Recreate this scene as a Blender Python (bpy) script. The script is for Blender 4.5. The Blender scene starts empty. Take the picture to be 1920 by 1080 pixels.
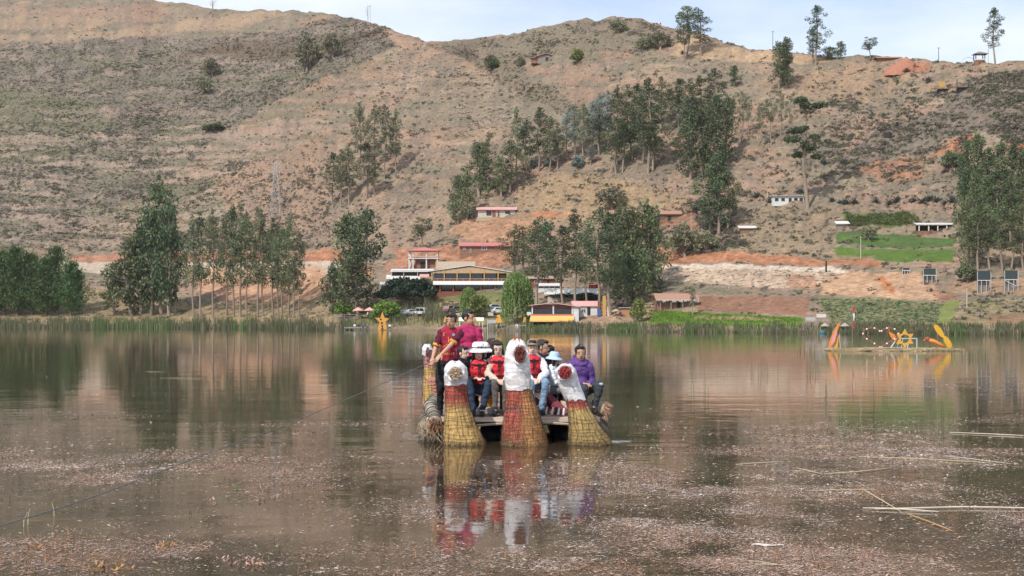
import bpy, bmesh, math, random
import numpy as np
from mathutils import Vector, Matrix, Quaternion

# ------------------------------------------------------------------ camera, sky, sun, exposure
S = bpy.context.scene
C = S.collection
F, HV, CAMZ = 2400.0, 603.0, 2.0            # focal length in photo pixels, horizon row, eye height
cam = bpy.data.cameras.new('camera'); camo = bpy.data.objects.new('camera', cam); C.objects.link(camo)
camo.location = (0, 0, CAMZ); camo.rotation_euler = (math.pi/2, 0, 0)
cam.sensor_width = 36; cam.lens = 45; cam.shift_y = 63/1920.0
cam.clip_start = 0.1; cam.clip_end = 5000
S.camera = camo
S.view_settings.view_transform = 'Standard'; S.view_settings.look = 'None'
S.view_settings.exposure = 0.38; S.view_settings.gamma = 1.0; S.view_settings.use_curve_mapping = False
SUNV = Vector((-0.42, -0.56, 0.74)).normalized()   # direction towards the sun: high, behind the camera to the left
sun = bpy.data.lights.new('sun', 'SUN'); sun.energy = 3.2; sun.angle = math.radians(0.6); sun.color = (1.0, 0.955, 0.89)
suno = bpy.data.objects.new('sun', sun); C.objects.link(suno)
suno.rotation_euler = SUNV.to_track_quat('Z', 'Y').to_euler(); suno.location = SUNV*300
W = bpy.data.worlds.new('World'); S.world = W; W.use_nodes = True
nt = W.node_tree; nt.nodes.clear()
wo = nt.nodes.new('ShaderNodeOutputWorld'); bg = nt.nodes.new('ShaderNodeBackground'); bg.inputs[1].default_value = 0.15
sky = nt.nodes.new('ShaderNodeTexSky'); sky.sky_type = 'NISHITA'; sky.sun_disc = False
sky.sun_elevation = math.asin(SUNV.z); sky.sun_rotation = math.atan2(SUNV.x, SUNV.y); sky.altitude = 2700
tc = nt.nodes.new('ShaderNodeTexCoord'); mp = nt.nodes.new('ShaderNodeMapping'); mp.inputs['Scale'].default_value = (1, 1, 3.2)
nz = nt.nodes.new('ShaderNodeTexNoise'); nz.inputs['Scale'].default_value = 3.3; nz.inputs['Detail'].default_value = 6; nz.inputs['Roughness'].default_value = .55
cr = nt.nodes.new('ShaderNodeValToRGB'); cr.color_ramp.elements[0].position = .40; cr.color_ramp.elements[1].position = .66
cr.color_ramp.elements[0].color = (.38, .40, .43, 1); cr.color_ramp.elements[1].color = (1, 1, 1, 1)
mx = nt.nodes.new('ShaderNodeMix'); mx.data_type = 'RGBA'; mx.inputs[7].default_value = (4.9, 5.25, 5.7, 1)
nt.links.new(tc.outputs['Generated'], mp.inputs[0]); nt.links.new(mp.outputs[0], nz.inputs[0]); nt.links.new(nz.outputs[0], cr.inputs[0])
nt.links.new(cr.outputs[0], mx.inputs[0]); nt.links.new(sky.outputs[0], mx.inputs[6]); nt.links.new(mx.outputs[2], bg.inputs[0])
nt.links.new(bg.outputs[0], wo.inputs[0])
S.cycles.max_bounces = 6; S.cycles.diffuse_bounces = 2; S.cycles.glossy_bounces = 3; S.cycles.transparent_max_bounces = 8
S.cycles.use_denoising = True

rng = np.random.default_rng(7); R = random.Random(11)

# ------------------------------------------------------------------ helpers
def hash2(ix, iy, s):
    n = (ix.astype(np.int64)*374761393 + iy.astype(np.int64)*668265263 + s*974634777) & 0x7fffffff
    n = ((n ^ (n >> 13))*1274126177) & 0x7fffffff
    return ((n ^ (n >> 16)) & 0xffff)/65535.0
def vn(x, y, s=0):
    x = np.asarray(x, float); y = np.asarray(y, float)
    ix, iy = np.floor(x), np.floor(y); fx, fy = x-ix, y-iy
    fx = fx*fx*(3-2*fx); fy = fy*fy*(3-2*fy)
    a, b = hash2(ix, iy, s), hash2(ix+1, iy, s); c, d = hash2(ix, iy+1, s), hash2(ix+1, iy+1, s)
    return (a*(1-fx)+b*fx)*(1-fy)+(c*(1-fx)+d*fx)*fy
def fbm(x, y, s=0, o=4):
    t = 0; a = .5
    for i in range(o):
        t = t + a*vn(np.asarray(x)*2**i+i*17.3, np.asarray(y)*2**i-i*9.1, s+i); a *= .5
    return t/(1-.5**o)
def sm(e0, e1, x):
    t = np.clip((np.asarray(x, float)-e0)/(e1-e0), 0, 1); return t*t*(3-2*t)
def inpoly(u, v, poly):
    u = np.asarray(u, float); v = np.asarray(v, float); c = np.zeros(u.shape, bool); n = len(poly)
    for i in range(n):
        x1, y1 = poly[i]; x2, y2 = poly[i-1]
        if y1 == y2: continue
        cond = ((y1 > v) != (y2 > v)) & (u < (x2-x1)*(v-y1)/(y2-y1)+x1)
        c ^= cond
    return c

def sRGB(r, g, b):
    f = lambda c: (c/255/12.92 if c/255 <= .04045 else ((c/255+.055)/1.055)**2.4)
    return (f(r), f(g), f(b))

MATS = {}
def mat(name, col, rough=.75, var=.25, scale=6.0, bump=.15, stretch=(1, 1, 1), spec=.3, metal=0, attr=None, alpha=1, trans=0, objrand=0, detail=5, bdist=.02):
    """procedural principled material: colour broken by noise, fine relief from the same noise"""
    if name in MATS: return MATS[name]
    m = bpy.data.materials.new(name); m.use_nodes = True; n = m.node_tree.nodes; l = m.node_tree.links
    p = n['Principled BSDF']; p.inputs['Roughness'].default_value = rough; p.inputs['Metallic'].default_value = metal
    p.inputs['Specular IOR Level'].default_value = spec
    t = n.new('ShaderNodeTexCoord'); mpp = n.new('ShaderNodeMapping'); mpp.inputs['Scale'].default_value = stretch
    no = n.new('ShaderNodeTexNoise'); no.inputs['Scale'].default_value = scale; no.inputs['Detail'].default_value = detail; no.inputs['Roughness'].default_value = .65
    l.new(t.outputs['Object'], mpp.inputs[0]); l.new(mpp.outputs[0], no.inputs[0])
    mr = n.new('ShaderNodeMapRange'); mr.inputs[1].default_value = .25; mr.inputs[2].default_value = .75
    mr.inputs[3].default_value = 1-var; mr.inputs[4].default_value = 1+var
    l.new(no.outputs[0], mr.inputs[0])
    h = n.new('ShaderNodeHueSaturation')
    if attr:
        a = n.new('ShaderNodeAttribute'); a.attribute_name = attr; l.new(a.outputs[0], h.inputs[4])
    else:
        h.inputs[4].default_value = (*col, 1)
    l.new(mr.outputs[0], h.inputs[2])
    if objrand:
        oi = n.new('ShaderNodeObjectInfo'); m2 = n.new('ShaderNodeMapRange'); m2.inputs[3].default_value = .5-objrand*.06; m2.inputs[4].default_value = .5+objrand*.06
        l.new(oi.outputs['Random'], m2.inputs[0]); l.new(m2.outputs[0], h.inputs[0])
        m3 = n.new('ShaderNodeMath'); m3.operation = 'MULTIPLY'; m4 = n.new('ShaderNodeMapRange'); m4.inputs[3].default_value = 1-objrand*.35; m4.inputs[4].default_value = 1+objrand*.35
        l.new(oi.outputs['Random'], m4.inputs[0]); l.new(m4.outputs[0], m3.inputs[0]); l.new(mr.outputs[0], m3.inputs[1]); l.new(m3.outputs[0], h.inputs[2])
    l.new(h.outputs[0], p.inputs['Base Color'])
    if bump:
        b = n.new('ShaderNodeBump'); b.inputs['Strength'].default_value = bump; b.inputs['Distance'].default_value = bdist
        l.new(no.outputs[0], b.inputs['Height']); l.new(b.outputs[0], p.inputs['Normal'])
    if alpha < 1: p.inputs['Alpha'].default_value = alpha
    if trans:
        out = n['Material Output']; tr = n.new('ShaderNodeBsdfTranslucent'); ms = n.new('ShaderNodeMixShader'); ms.inputs[0].default_value = trans
        l.new(h.outputs[0], tr.inputs[0]); l.new(p.outputs[0], ms.inputs[1]); l.new(tr.outputs[0], ms.inputs[2]); l.new(ms.outputs[0], out.inputs[0])
    MATS[name] = m; return m

def mesh_np(name, verts, faces, m=None, col=None, smooth=False, fmat=None):
    """mesh from numpy arrays; faces is (n,3) or (n,4); col is per-vertex rgb"""
    me = bpy.data.meshes.new(name); verts = np.asarray(verts, np.float32); faces = np.asarray(faces, np.int32)
    nf, k = faces.shape
    me.vertices.add(len(verts)); me.vertices.foreach_set('co', verts.ravel())
    me.loops.add(nf*k); me.loops.foreach_set('vertex_index', faces.ravel())
    me.polygons.add(nf); me.polygons.foreach_set('loop_start', np.arange(0, nf*k, k, dtype=np.int32))
    me.polygons.foreach_set('loop_total', np.full(nf, k, np.int32))
    if fmat is not None: me.polygons.foreach_set('material_index', np.asarray(fmat, np.int32))
    me.update(calc_edges=True)
    if col is not None:
        a = me.attributes.new('Col', 'FLOAT_COLOR', 'POINT'); c4 = np.ones((len(verts), 4), np.float32); c4[:, :3] = col
        a.data.foreach_set('color', c4.ravel())
    if smooth: me.polygons.foreach_set('use_smooth', np.ones(nf, bool))
    if m is not None:
        for x in (m if isinstance(m, (list, tuple)) else [m]): me.materials.append(x)
    return me

def link(name, me, parent=None, loc=None):
    o = bpy.data.objects.new(name, me); C.objects.link(o)
    if parent is not None: o.parent = parent
    if loc is not None: o.location = loc
    return o
def tag(o, label=None, cat=None, group=None, kind=None):
    if label: o['label'] = label
    if cat: o['category'] = cat
    if group: o['group'] = group
    if kind: o['kind'] = kind
    return o
def thing(name, label, cat, loc=(0, 0, 0), rz=0, group=None, scale=None):
    o = bpy.data.objects.new(name, None); C.objects.link(o); o.location = loc; o.rotation_euler = (0, 0, rz); o.empty_display_size = .3
    if scale: o.scale = scale
    return tag(o, label, cat, group)
def copy_tree(o, parent=None):
    c = o.copy(); C.objects.link(c)
    if parent is not None: c.parent = parent
    for ch in list(o.children): copy_tree(ch, c)
    return c

class MB:
    """collects shapes for ONE mesh"""
    def __init__(s): s.v = []; s.f = []
    def add(s, vs, fs):
        n = len(s.v); s.v += [tuple(x) for x in vs]; s.f += [tuple(i+n for i in f) for f in fs]; return s
    def box(s, x0, y0, z0, x1, y1, z1):
        return s.add([(x0,y0,z0),(x1,y0,z0),(x1,y1,z0),(x0,y1,z0),(x0,y0,z1),(x1,y0,z1),(x1,y1,z1),(x0,y1,z1)],
                     [(0,3,2,1),(4,5,6,7),(0,1,5,4),(1,2,6,5),(2,3,7,6),(3,0,4,7)])
    def hexa(s, p):  # 8 points, bottom loop then top loop
        return s.add(p, [(0,3,2,1),(4,5,6,7),(0,1,5,4),(1,2,6,5),(2,3,7,6),(3,0,4,7)])
    def prism(s, poly, y0, y1):  # polygon in x,z pushed along y
        n = len(poly)
        return s.add([(x, y0, z) for x, z in poly]+[(x, y1, z) for x, z in poly],
                     [tuple(range(n)), tuple(range(2*n-1, n-1, -1))]+[(i, (i+1) % n+0, (i+1) % n+n, i+n)[::-1] for i in range(n)])
    def tube(s, pts, rad, n=6, cap=True):
        pts = [Vector(p) for p in pts]; rad = rad if isinstance(rad, (list, tuple)) else [rad]*len(pts)
        rings = []; prev = None
        for i, p in enumerate(pts):
            d = (pts[min(i+1, len(pts)-1)]-pts[max(i-1, 0)]).normalized()
            if prev is None:
                a = d.orthogonal().normalized()
            else:
                a = prev-d*prev.dot(d); a = a.normalized() if a.length > 1e-6 else d.orthogonal().normalized()
            prev = a; b = d.cross(a)
            rings.append([p+(a*math.cos(t)+b*math.sin(t))*rad[i] for t in [2*math.pi*k/n for k in range(n)]])
        vs = [q for r in rings for q in r]; fs = []
        for i in range(len(pts)-1):
            for k in range(n): fs.append((i*n+k, i*n+(k+1) % n, (i+1)*n+(k+1) % n, (i+1)*n+k))
        if cap: fs.append(tuple(range(n))[::-1]); fs.append(tuple((len(pts)-1)*n+k for k in range(n)))
        return s.add(vs, fs)
    def ell(s, c, r, nu=12, nv=8, rot=None):
        vs = []; fs = []; c = Vector(c)
        for j in range(nv+1):
            th = math.pi*j/nv
            for i in range(nu):
                ph = 2*math.pi*i/nu; q = Vector((r[0]*math.sin(th)*math.cos(ph), r[1]*math.sin(th)*math.sin(ph), r[2]*math.cos(th)))
                if rot is not None: q = rot @ q
                vs.append(c+q)
        for j in range(nv):
            for i in range(nu):
                a, b, d, e = j*nu+i, j*nu+(i+1) % nu, (j+1)*nu+(i+1) % nu, (j+1)*nu+i
                if j == 0: fs.append((a, d, e))
                elif j == nv-1: fs.append((a, b, e))
                else: fs.append((a, b, d, e))
        return s.add(vs, fs)
    def lathe(s, prof, n=16, c=(0, 0, 0), rot=None):  # profile of (r, z)
        vs = []; c = Vector(c)
        for r, z in prof:
            for k in range(n):
                q = Vector((r*math.cos(2*math.pi*k/n), r*math.sin(2*math.pi*k/n), z)); vs.append(c+(rot @ q if rot is not None else q))
        fs = [(i*n+k, i*n+(k+1) % n, (i+1)*n+(k+1) % n, (i+1)*n+k) for i in range(len(prof)-1) for k in range(n)]
        return s.add(vs, fs)
    def mesh(s, name, m=None, smooth=False):
        me = bpy.data.meshes.new(name); me.from_pydata(s.v, [], s.f); me.update()
        bm = bmesh.new(); bm.from_mesh(me); bmesh.ops.recalc_face_normals(bm, faces=bm.faces); bm.to_mesh(me); bm.free()
        if smooth: me.polygons.foreach_set('use_smooth', [True]*len(me.polygons))
        if m: me.materials.append(m)
        return me
    def build(s, name, m=None, parent=None, smooth=False, loc=None):
        return link(name, s.mesh(name, m, smooth), parent, loc)

def at(u, v, Y):      # the point at distance Y that the photo shows at (u, v)
    return Vector(((u-960)/F*Y, Y, CAMZ+(HV-v)/F*Y))
# ------------------------------------------------------------------ land: a height field from the lake shore to the ridges
RIDGE = [(-500,-60),(-100,-30),(120,-14),(300,0),(400,14),(470,19),(560,20),(650,31),(700,44),(760,66),(800,78),(830,78),(900,72),(970,62),(1050,45),(1100,36),
         (1170,33),(1215,43),(1300,60),(1345,76),(1400,86),(1450,93),(1500,98),(1560,101),(1640,104),(1700,110),(1750,113),(1800,117),(1850,116),(1920,108),(2050,98),(2400,80)]
SHORE = [(-500,400),(0,390),(300,372),(500,345),(640,300),(800,288),(1000,268),(1200,250),(1500,222),(1700,207),(1920,193),(2400,175)]
U0, DU, NU = -1000.0, 5.0, 800
NV = 250
ucol = U0+DU*np.arange(NU)
vr = np.interp(ucol, *zip(*RIDGE)); y0 = np.interp(ucol, *zip(*SHORE))
vr = vr+(fbm(ucol/14, ucol*0+3, 5)-.5)*6
a0 = -CAMZ/y0; a1 = (HV-vr)/F
tt = (np.arange(NV)/(NV-1))**1.18
A = a0[:, None]+(a1-a0)[:, None]*tt[None, :]
V = HV-A*F; U = np.repeat(ucol[:, None], NV, 1)
s = np.interp(V, [-60, 60, 120, 200, 320, 410, 470, 495, 560, 592, 640], [.50, .50, .58, .62, .62, .52, .42, .32, .24, .14, .12])
s = s*(1-.30*np.exp(-((U-1680)/140)**2-((V-465)/32)**2))
s = s*(1-.35*np.exp(-((V-(492+(U-300)*0))/7)**2)*(sm(100, 160, U)*(1-sm(640, 700, U))))
vled = np.interp(U, [300, 400, 470, 560, 640, 690, 730], [112, 98, 92, 94, 80, 66, 58]); led = np.exp(-((V-vled)/5)**2)*sm(300, 420, U)*(1-sm(700, 735, U))
s = s*(1+1.6*led*(.5+fbm(U/12, V/30, 25)))
s = s*(1+.30*(fbm(U/60, V/12, 21)-.5))
s = np.maximum(s, A+.09+.10*sm(0, 60, V-vr[:, None]))
Yg = np.zeros_like(A); Yg[:, 0] = y0
ve = np.interp(ucol, [780, 820, 870, 960, 1010, 1080, 1130], [70, 92, 112, 160, 188, 222, 250])
amp = np.interp(ucol, [770, 800, 900, 1080, 1140], [0, 30, 70, 30, 0])
for k in range(NV-1):
    Yg[:, k+1] = Yg[:, k]*(s[:, k]-A[:, k])/(s[:, k]-A[:, k+1])
    hit = (V[:, k] >= ve) & (V[:, k+1] < ve)
    Yg[:, k+1] += np.where(hit, amp, 0)
Xg = (U-960)/F*Yg; Zg = CAMZ+A*Yg
rise = sm(2, 16, Zg)
dz = rise*((fbm(Xg/26, Yg/26, 1)-.5)*3.0+(fbm(Xg/7, Yg/7, 2)-.5)*1.3)
gul = np.abs(fbm(U/34+V/150, V/120, 12)-.5)*2+np.abs(fbm(U/13+V/90, V/60, 14)-.5)
dz = dz-sm(6, 40, Zg)*sm(4, 90, V-vr[:, None])*(np.clip(.42-gul, 0, 1)*2.4)                      # gullies run down the slope
road = sm(100, 160, U)*(1-sm(640, 700, U))*np.exp(-((V-494)/9)**2)
dz = dz*(1-.8*road)
# terraces on the left hill and right hill
terr = (sm(500, 100, U)*sm(40, 90, V)*(1-sm(420, 470, V)))
ph = V/23+fbm(U/130, V/60, 9)*3
dz = dz+terr*1.0*np.abs((ph % 1)-.5)*2
# the ledge of rock high on the left hill
Zg = Zg+dz
def _row(u, v):
    fu = np.clip((u-U0)/DU, 0, NU-1.001); i = int(fu); w = fu-i; out = []
    for j in (i, i+1):
        k = np.interp(-v, -V[j], np.arange(NV)); out.append(k)
    return i, w, out
def ground(u, v):
    """the point of the land that lies at photo position (u, v)"""
    i, w, (k0, k1) = _row(u, v)
    ar = np.arange(NV)
    Y = np.interp(k0, ar, Yg[i])*(1-w)+np.interp(k1, ar, Yg[i+1])*w
    Z = np.interp(k0, ar, Zg[i])*(1-w)+np.interp(k1, ar, Zg[i+1])*w
    return Vector(((u-960)/F*Y, Y, Z))
def land_z(X, Y):
    u = 960+F*X/Y; fu = np.clip((u-U0)/DU, 0, NU-1.001); i = int(fu); w = fu-i
    return float(np.interp(Y, Yg[i], Zg[i])*(1-w)+np.interp(Y, Yg[i+1], Zg[i+1])*w)

# colours of soil and growth
Uw = U+(fbm(U/22, V/9, 31)-.5)*26; Vw = V+(fbm(U/30, V/10, 32)-.5)*9
col = np.zeros(U.shape+(3,)); reg = np.zeros(U.shape, int)
def setc(mask, c, k=1.0):
    k = np.asarray(mask, float)[..., None]*k; col[:] = col*(1-k)+np.array(c)*k
TAN, STRAW, REDDISH = (.250, .172, .118), (.300, .213, .142), (.285, .170, .115)
GREY, OLIVE, DUST = (.142, .117, .095), (.128, .122, .072), (.295, .215, .160)
setc(np.ones(U.shape), TAN)
n1 = fbm(Xg/22, Yg/10, 41); n2 = fbm(Xg/9, Yg/5, 42); n3 = fbm(Xg/45, Yg/30, 43); n4 = fbm(U/40, V/5, 44)
setc(sm(.48, .62, n1), STRAW, .8); setc(sm(.55, .68, n3), REDDISH, .65); setc(sm(.52, .66, n2), GREY, .5); setc(sm(.54, .62, n4), DUST, .6)
setc(sm(.56, .66, fbm(U/55, V/6, 46)), OLIVE, .45)
def zone(poly, soft=0):
    return inpoly(Uw, Vw, poly)
Z_SCRUB_L = [(-500,-40),(-500,470),(60,470),(150,430),(330,330),(430,240),(560,170),(640,130),(740,90),(720,50),(640,30),(520,60),(380,70),(200,72),(0,84)]
Z_SCRUB_R = [(1815,140),(1900,130),(2300,130),(2300,270),(1900,270),(1830,240),(1790,250),(1650,300),(1600,330),(1560,300),(1640,240),(1760,200)]
Z_OLIVE = [(-500,150),(60,170),(160,190),(230,230),(140,290),(40,300),(-500,320)]
Z_HILL2 = [(820,92),(980,62),(1100,40),(1200,42),(1270,60),(1230,95),(1060,100),(960,110),(1090,205),(1020,190),(900,125)]
setc(sm(.50, .58, fbm(U/150, V/50, 48)), (.205, .168, .118), .55); setc(sm(.55, .61, fbm(U/90, V/26, 49)), (.30, .185, .13), .6); setc(sm(.56, .60, fbm(U/70, V/9+U/200, 50)), (.155, .135, .095), .55)
mS = zone(Z_SCRUB_L); setc(mS, GREY, .86); setc(mS & (n2 > .55), DUST, .5); setc(zone(Z_OLIVE), OLIVE, .6)
bandn = fbm(U/110, V/6+U/300, 47)
setc(sm(.50, .58, bandn)*sm(760, 560, U)*sm(70, 110, V)*(1-sm(440, 480, V)), OLIVE, .6); setc(sm(.44, .38, bandn)*sm(760, 560, U)*sm(180, 240, V)*(1-sm(440, 480, V)), DUST, .65)
setc(zone(Z_SCRUB_R), GREY, .7); setc(zone(Z_HILL2), (.165, .135, .095), .75)
setc(np.clip(led*1.5, 0, 1)*(.4+1.1*fbm(U/7, V/14, 26)), (.125, .080, .056), .9)
setc(zone([(0,66),(180,62),(330,40),(480,22),(560,24),(420,52),(250,70),(0,80)]), (.31,.215,.14), .8)
setc(zone([(-100,30),(120,30),(230,36),(170,50),(-100,60)]), (.30,.21,.135), .8)
setc(zone([(400,352),(470,306),(600,260),(640,300),(610,400),(560,440),(430,400)]), (.275,.178,.122), .75)
setc(zone([(560,430),(700,360),(840,390),(840,450),(740,470),(600,470)]), (.285,.195,.135), .6)
setc(zone([(1250,100),(1290,75),(1420,92),(1570,108),(1500,118),(1330,112)]), (.38,.255,.155), .9)
setc(zone([(640,60),(700,70),(650,100),(560,110),(420,108),(340,100),(430,78),(560,70)]), (.135,.098,.068), .8)
setc(zone([(1490,135),(1640,120),(1720,136),(1640,190),(1480,175)]), (.30,.20,.122), .6)
setc(zone([(1660,140),(1680,116),(1745,118),(1740,136)]), (.32,.15,.09), 1)
setc(zone([(1620,296),(1730,288),(1735,335),(1660,335),(1610,312)]), (.30,.15,.09), .9)
setc(zone([(1740,290),(1800,250),(1830,250),(1830,290)]), (.34,.15,.075), .9)
setc(zone([(1880,268),(1990,258),(1990,280),(1900,285)]), (.30,.10,.055), .9)
setc(zone([(980,330),(1080,320),(1250,350),(1330,400),(1100,420),(960,405)]), (.30,.205,.115), .7)
# dry meadow below, right of the middle trees
setc(zone([(1310,400),(1560,385),(1570,480),(1250,475)]), (.235,.175,.112), .75)
R_ROAD, R_CUT, R_PLOUGH, R_GREEN, R_CROP, R_SOIL, R_GRAVEL, R_BANK = 1, 2, 3, 4, 5, 6, 7, 8
REGS = [
 (R_CUT, [(130,478),(640,470),(640,498),(140,492)], (.33,.15,.09), .8, .55),
 (R_CUT, [(575,490),(605,462),(700,500),(690,530),(600,510)], (.35,.16,.09), .85, .4),
 (R_ROAD, [(60,492),(640,489),(640,515),(560,520),(300,512),(120,514)], (.42,.34,.26), .9, .2),
 (R_SOIL, [(330,502),(600,500),(615,545),(560,575),(450,570),(380,545)], (.42,.235,.14), .85, .4),
 (R_CUT, [(740,462),(870,458),(960,462),(960,492),(900,500),(810,492),(745,500)], (.33,.155,.09), .85, .55),
 (R_CUT, [(720,490),(770,470),(820,478),(800,510),(725,512)], (.33,.16,.10), .7, .5),
 (R_SOIL, [(860,404),(980,402),(1020,420),(960,446),(880,446),(840,430)], (.33,.185,.11), .85, .4),
 (R_CUT, [(985,396),(1010,390),(1090,396),(1010,406)], (.37,.16,.085), .8, .4),
 (R_SOIL, [(1165,408),(1300,398),(1310,425),(1200,428)], (.26,.12,.075), .7, .3),
 (R_CUT, [(1200,500),(1238,462),(1270,474),(1400,476),(1545,484),(1660,490),(1650,502),(1540,496),(1380,490),(1240,500)], (.34,.150,.080), .9, .55),
 (R_ROAD, [(1230,500),(1380,494),(1560,500),(1600,512),(1400,504),(1230,508)], (.52,.42,.33), .9, .15),
 (R_GRAVEL, [(1225,504),(1400,501),(1560,508),(1550,534),(1470,536),(1330,530),(1225,524)], (.43,.315,.225), .9, .35),
 (R_PLOUGH, [(1300,552),(1520,556),(1512,592),(1310,582)], (.235,.125,.080), .95, .2),
 (R_SOIL, [(1470,516),(1530,512),(1535,540),(1480,538)], (.36,.20,.125), .85, .35),
 (R_SOIL, [(1535,520),(1600,510),(1720,512),(1765,545),(1760,562),(1700,560),(1540,552)], (.42,.26,.16), .95, .35),
 (R_SOIL, [(1640,516),(1655,515),(1682,548),(1668,552)], (.40,.155,.065), .9, .2),
 (R_SOIL, [(1740,540),(1790,545),(1800,562),(1760,566)], (.28,.15,.095), .8, .3),
 (R_CROP, [(1530,556),(1640,556),(1775,566),(1760,606),(1560,608)], (.165,.150,.075), .9, .4),
 (R_GREEN, [(1215,580),(1330,586),(1510,596),(1500,612),(1200,608)], (.095,.155,.020), 1, .2),
 (R_SOIL, [(1300,591),(1400,594),(1480,601),(1400,600),(1300,597)], (.26,.19,.10), .8, .2),
 (R_GREEN, [(1565,462),(1700,468),(1790,470),(1790,496),(1690,492),(1570,478)], (.085,.135,.028), 1, .2),
 (R_GREEN, [(1570,436),(1640,438),(1790,445),(1790,466),(1640,462),(1565,455)], (.075,.118,.034), 1, .2),
 (R_GREEN, [(1580,398),(1700,398),(1720,410),(1720,424),(1660,426),(1580,420)], (.105,.125,.045), 1, .3),
 (R_CUT, [(1555,470),(1640,480),(1640,490),(1555,484)], (.26,.17,.10), .7, .4),
 (R_GREEN, [(1770,566),(1800,562),(1785,612),(1755,612)], (.16,.185,.05), .9, .2),
 (R_GREEN, [(1815,566),(1880,566),(1880,574),(1815,576)], (.13,.18,.045), .9, .2),
 (R_BANK, [(1800,562),(2300,562),(2300,612),(1795,616)], (.215,.17,.09), .7, .4),
 (R_SOIL, [(1850,590),(2300,580),(2300,606),(1850,610)], (.23,.13,.08), .7, .3),
 (R_SOIL, [(1780,530),(1960,516),(2300,520),(2300,556),(1880,552),(1780,548)], (.31,.19,.115), .7, .4),
 (R_GREEN, [(800,548),(960,546),(960,566),(800,562)], (.125,.135,.045), .85, .4),
 (R_BANK, [(700,562),(960,560),(1000,610),(640,612)], (.20,.175,.075), .8, .4),
 (R_ROAD, [(880,578),(980,572),(985,584),(860,592),(820,586)], (.42,.35,.25), .8, .3),
 (R_BANK, [(-400,560),(180,540),(380,570),(640,560),(640,606),(-400,606)], (.25,.185,.10), .8, .4),
 (R_SOIL, [(1080,586),(1180,578),(1200,606),(1090,608)], (.33,.215,.14), .8, .35),
 (R_BANK, [(1180,556),(1230,520),(1240,560),(1215,606),(1185,606)], (.30,.225,.12), .8, .3),
]
for rid, poly, c, k, nzz in REGS:
    m = inpoly(U+(fbm(U/9, V/6, 61)-.5)*10, V+(fbm(U/14, V/6, 62)-.5)*5, poly)
    setc(m, np.array(c), k)
    w = m[..., None]*nzz*((fbm(U/12, V/4, 63+rid)-.5)*2.0)[..., None]
    col[:] = np.clip(col*(1+w), .01, .8)
    reg[m] = rid
# the wet strip along the water
setc(np.clip((.34-gul)*3, 0, 1)*sm(8, 30, Zg)*(reg == 0), GREY, .55)
lum = col.mean(-1, keepdims=True); col[:] = lum+(col-lum)*np.where(np.isin(reg, (4, 5, 8))[..., None], 1.0, 1.0)
setc(sm(.6, 0, Zg), (.15, .12, .07), .7)
col *= (1+.35*(fbm(Xg/2.2, Yg/2.2, 71)-.5))[..., None]*1.0
col = np.clip(col, .008, .8)

# rows beyond the ridge fall away so that the hill has a back, and a first row dips under the water
def land_rows(P, ex0, exn):
    return np.concatenate([ex0[:, None], P, exn], 1)
bk = np.arange(1, 9)
Yb = Yg[:, -1:]+bk*14.0; Zb = Zg[:, -1:]-(bk**1.5)*1.1+0*Yb; Ub = np.repeat(ucol[:, None], 8, 1); Xb = (Ub-960)/F*Yb
XX = land_rows(Xg, (ucol-960)/F*(y0-8), Xb); YY = land_rows(Yg, y0-8, Yb); ZZ = land_rows(Zg, y0*0-1.2, Zb)
CC = np.concatenate([col[:, :1], col, np.repeat(col[:, -1:], 8, 1)], 1)
RR = np.concatenate([reg[:, :1], reg, np.zeros((NU, 8), int)], 1)
nrow = NV+9
idx = np.arange(NU*nrow).reshape(NU, nrow)
quads = np.stack([idx[:-1, :-1], idx[1:, :-1], idx[1:, 1:], idx[:-1, 1:]], -1).reshape(-1, 4)
qreg = RR[:-1, :-1].reshape(-1)
allv = np.stack([XX, YY, ZZ], -1).reshape(-1, 3); allc = CC.reshape(-1, 3)
m_land = mat('dry_grass_and_soil', (1, 1, 1), rough=.95, var=.5, scale=1.0, bump=.9, attr='Col', spec=.1, detail=9, bdist=.35)
m_field = mat('field_growth', (1, 1, 1), rough=.9, var=.32, scale=1.6, bump=.8, attr='Col', spec=.15, detail=8, bdist=.2)
RN = {0: ('hillside', 'dry grassy hillside with grey scrub and red soil'), R_ROAD: ('dirt_road', 'pale dirt road along the foot of the hill'),
      R_CUT: ('earth_cut', 'bare orange earth cut into the slope'), R_PLOUGH: ('ploughed_field', 'brown ploughed field beside the adobe hut'),
      R_GREEN: ('green_field', 'bright green fields'), R_CROP: ('crop_field', 'field of low leafy crops'), R_SOIL: ('bare_soil', 'bare orange soil heaps and banks'),
      R_GRAVEL: ('gravel_embankment', 'pale stony embankment under the road'), R_BANK: ('shore_bank', 'grassy bank along the lake')}
for rid, (nm, lb) in RN.items():
    q = quads[qreg == rid]
    if not len(q): continue
    used, inv = np.unique(q, return_inverse=True)
    o = link(nm, mesh_np(nm, allv[used], inv.reshape(-1, 4), m_field if rid in (R_GREEN, R_CROP) else m_land, col=allc[used], smooth=True))
    tag(o, lb, kind='structure')

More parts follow.
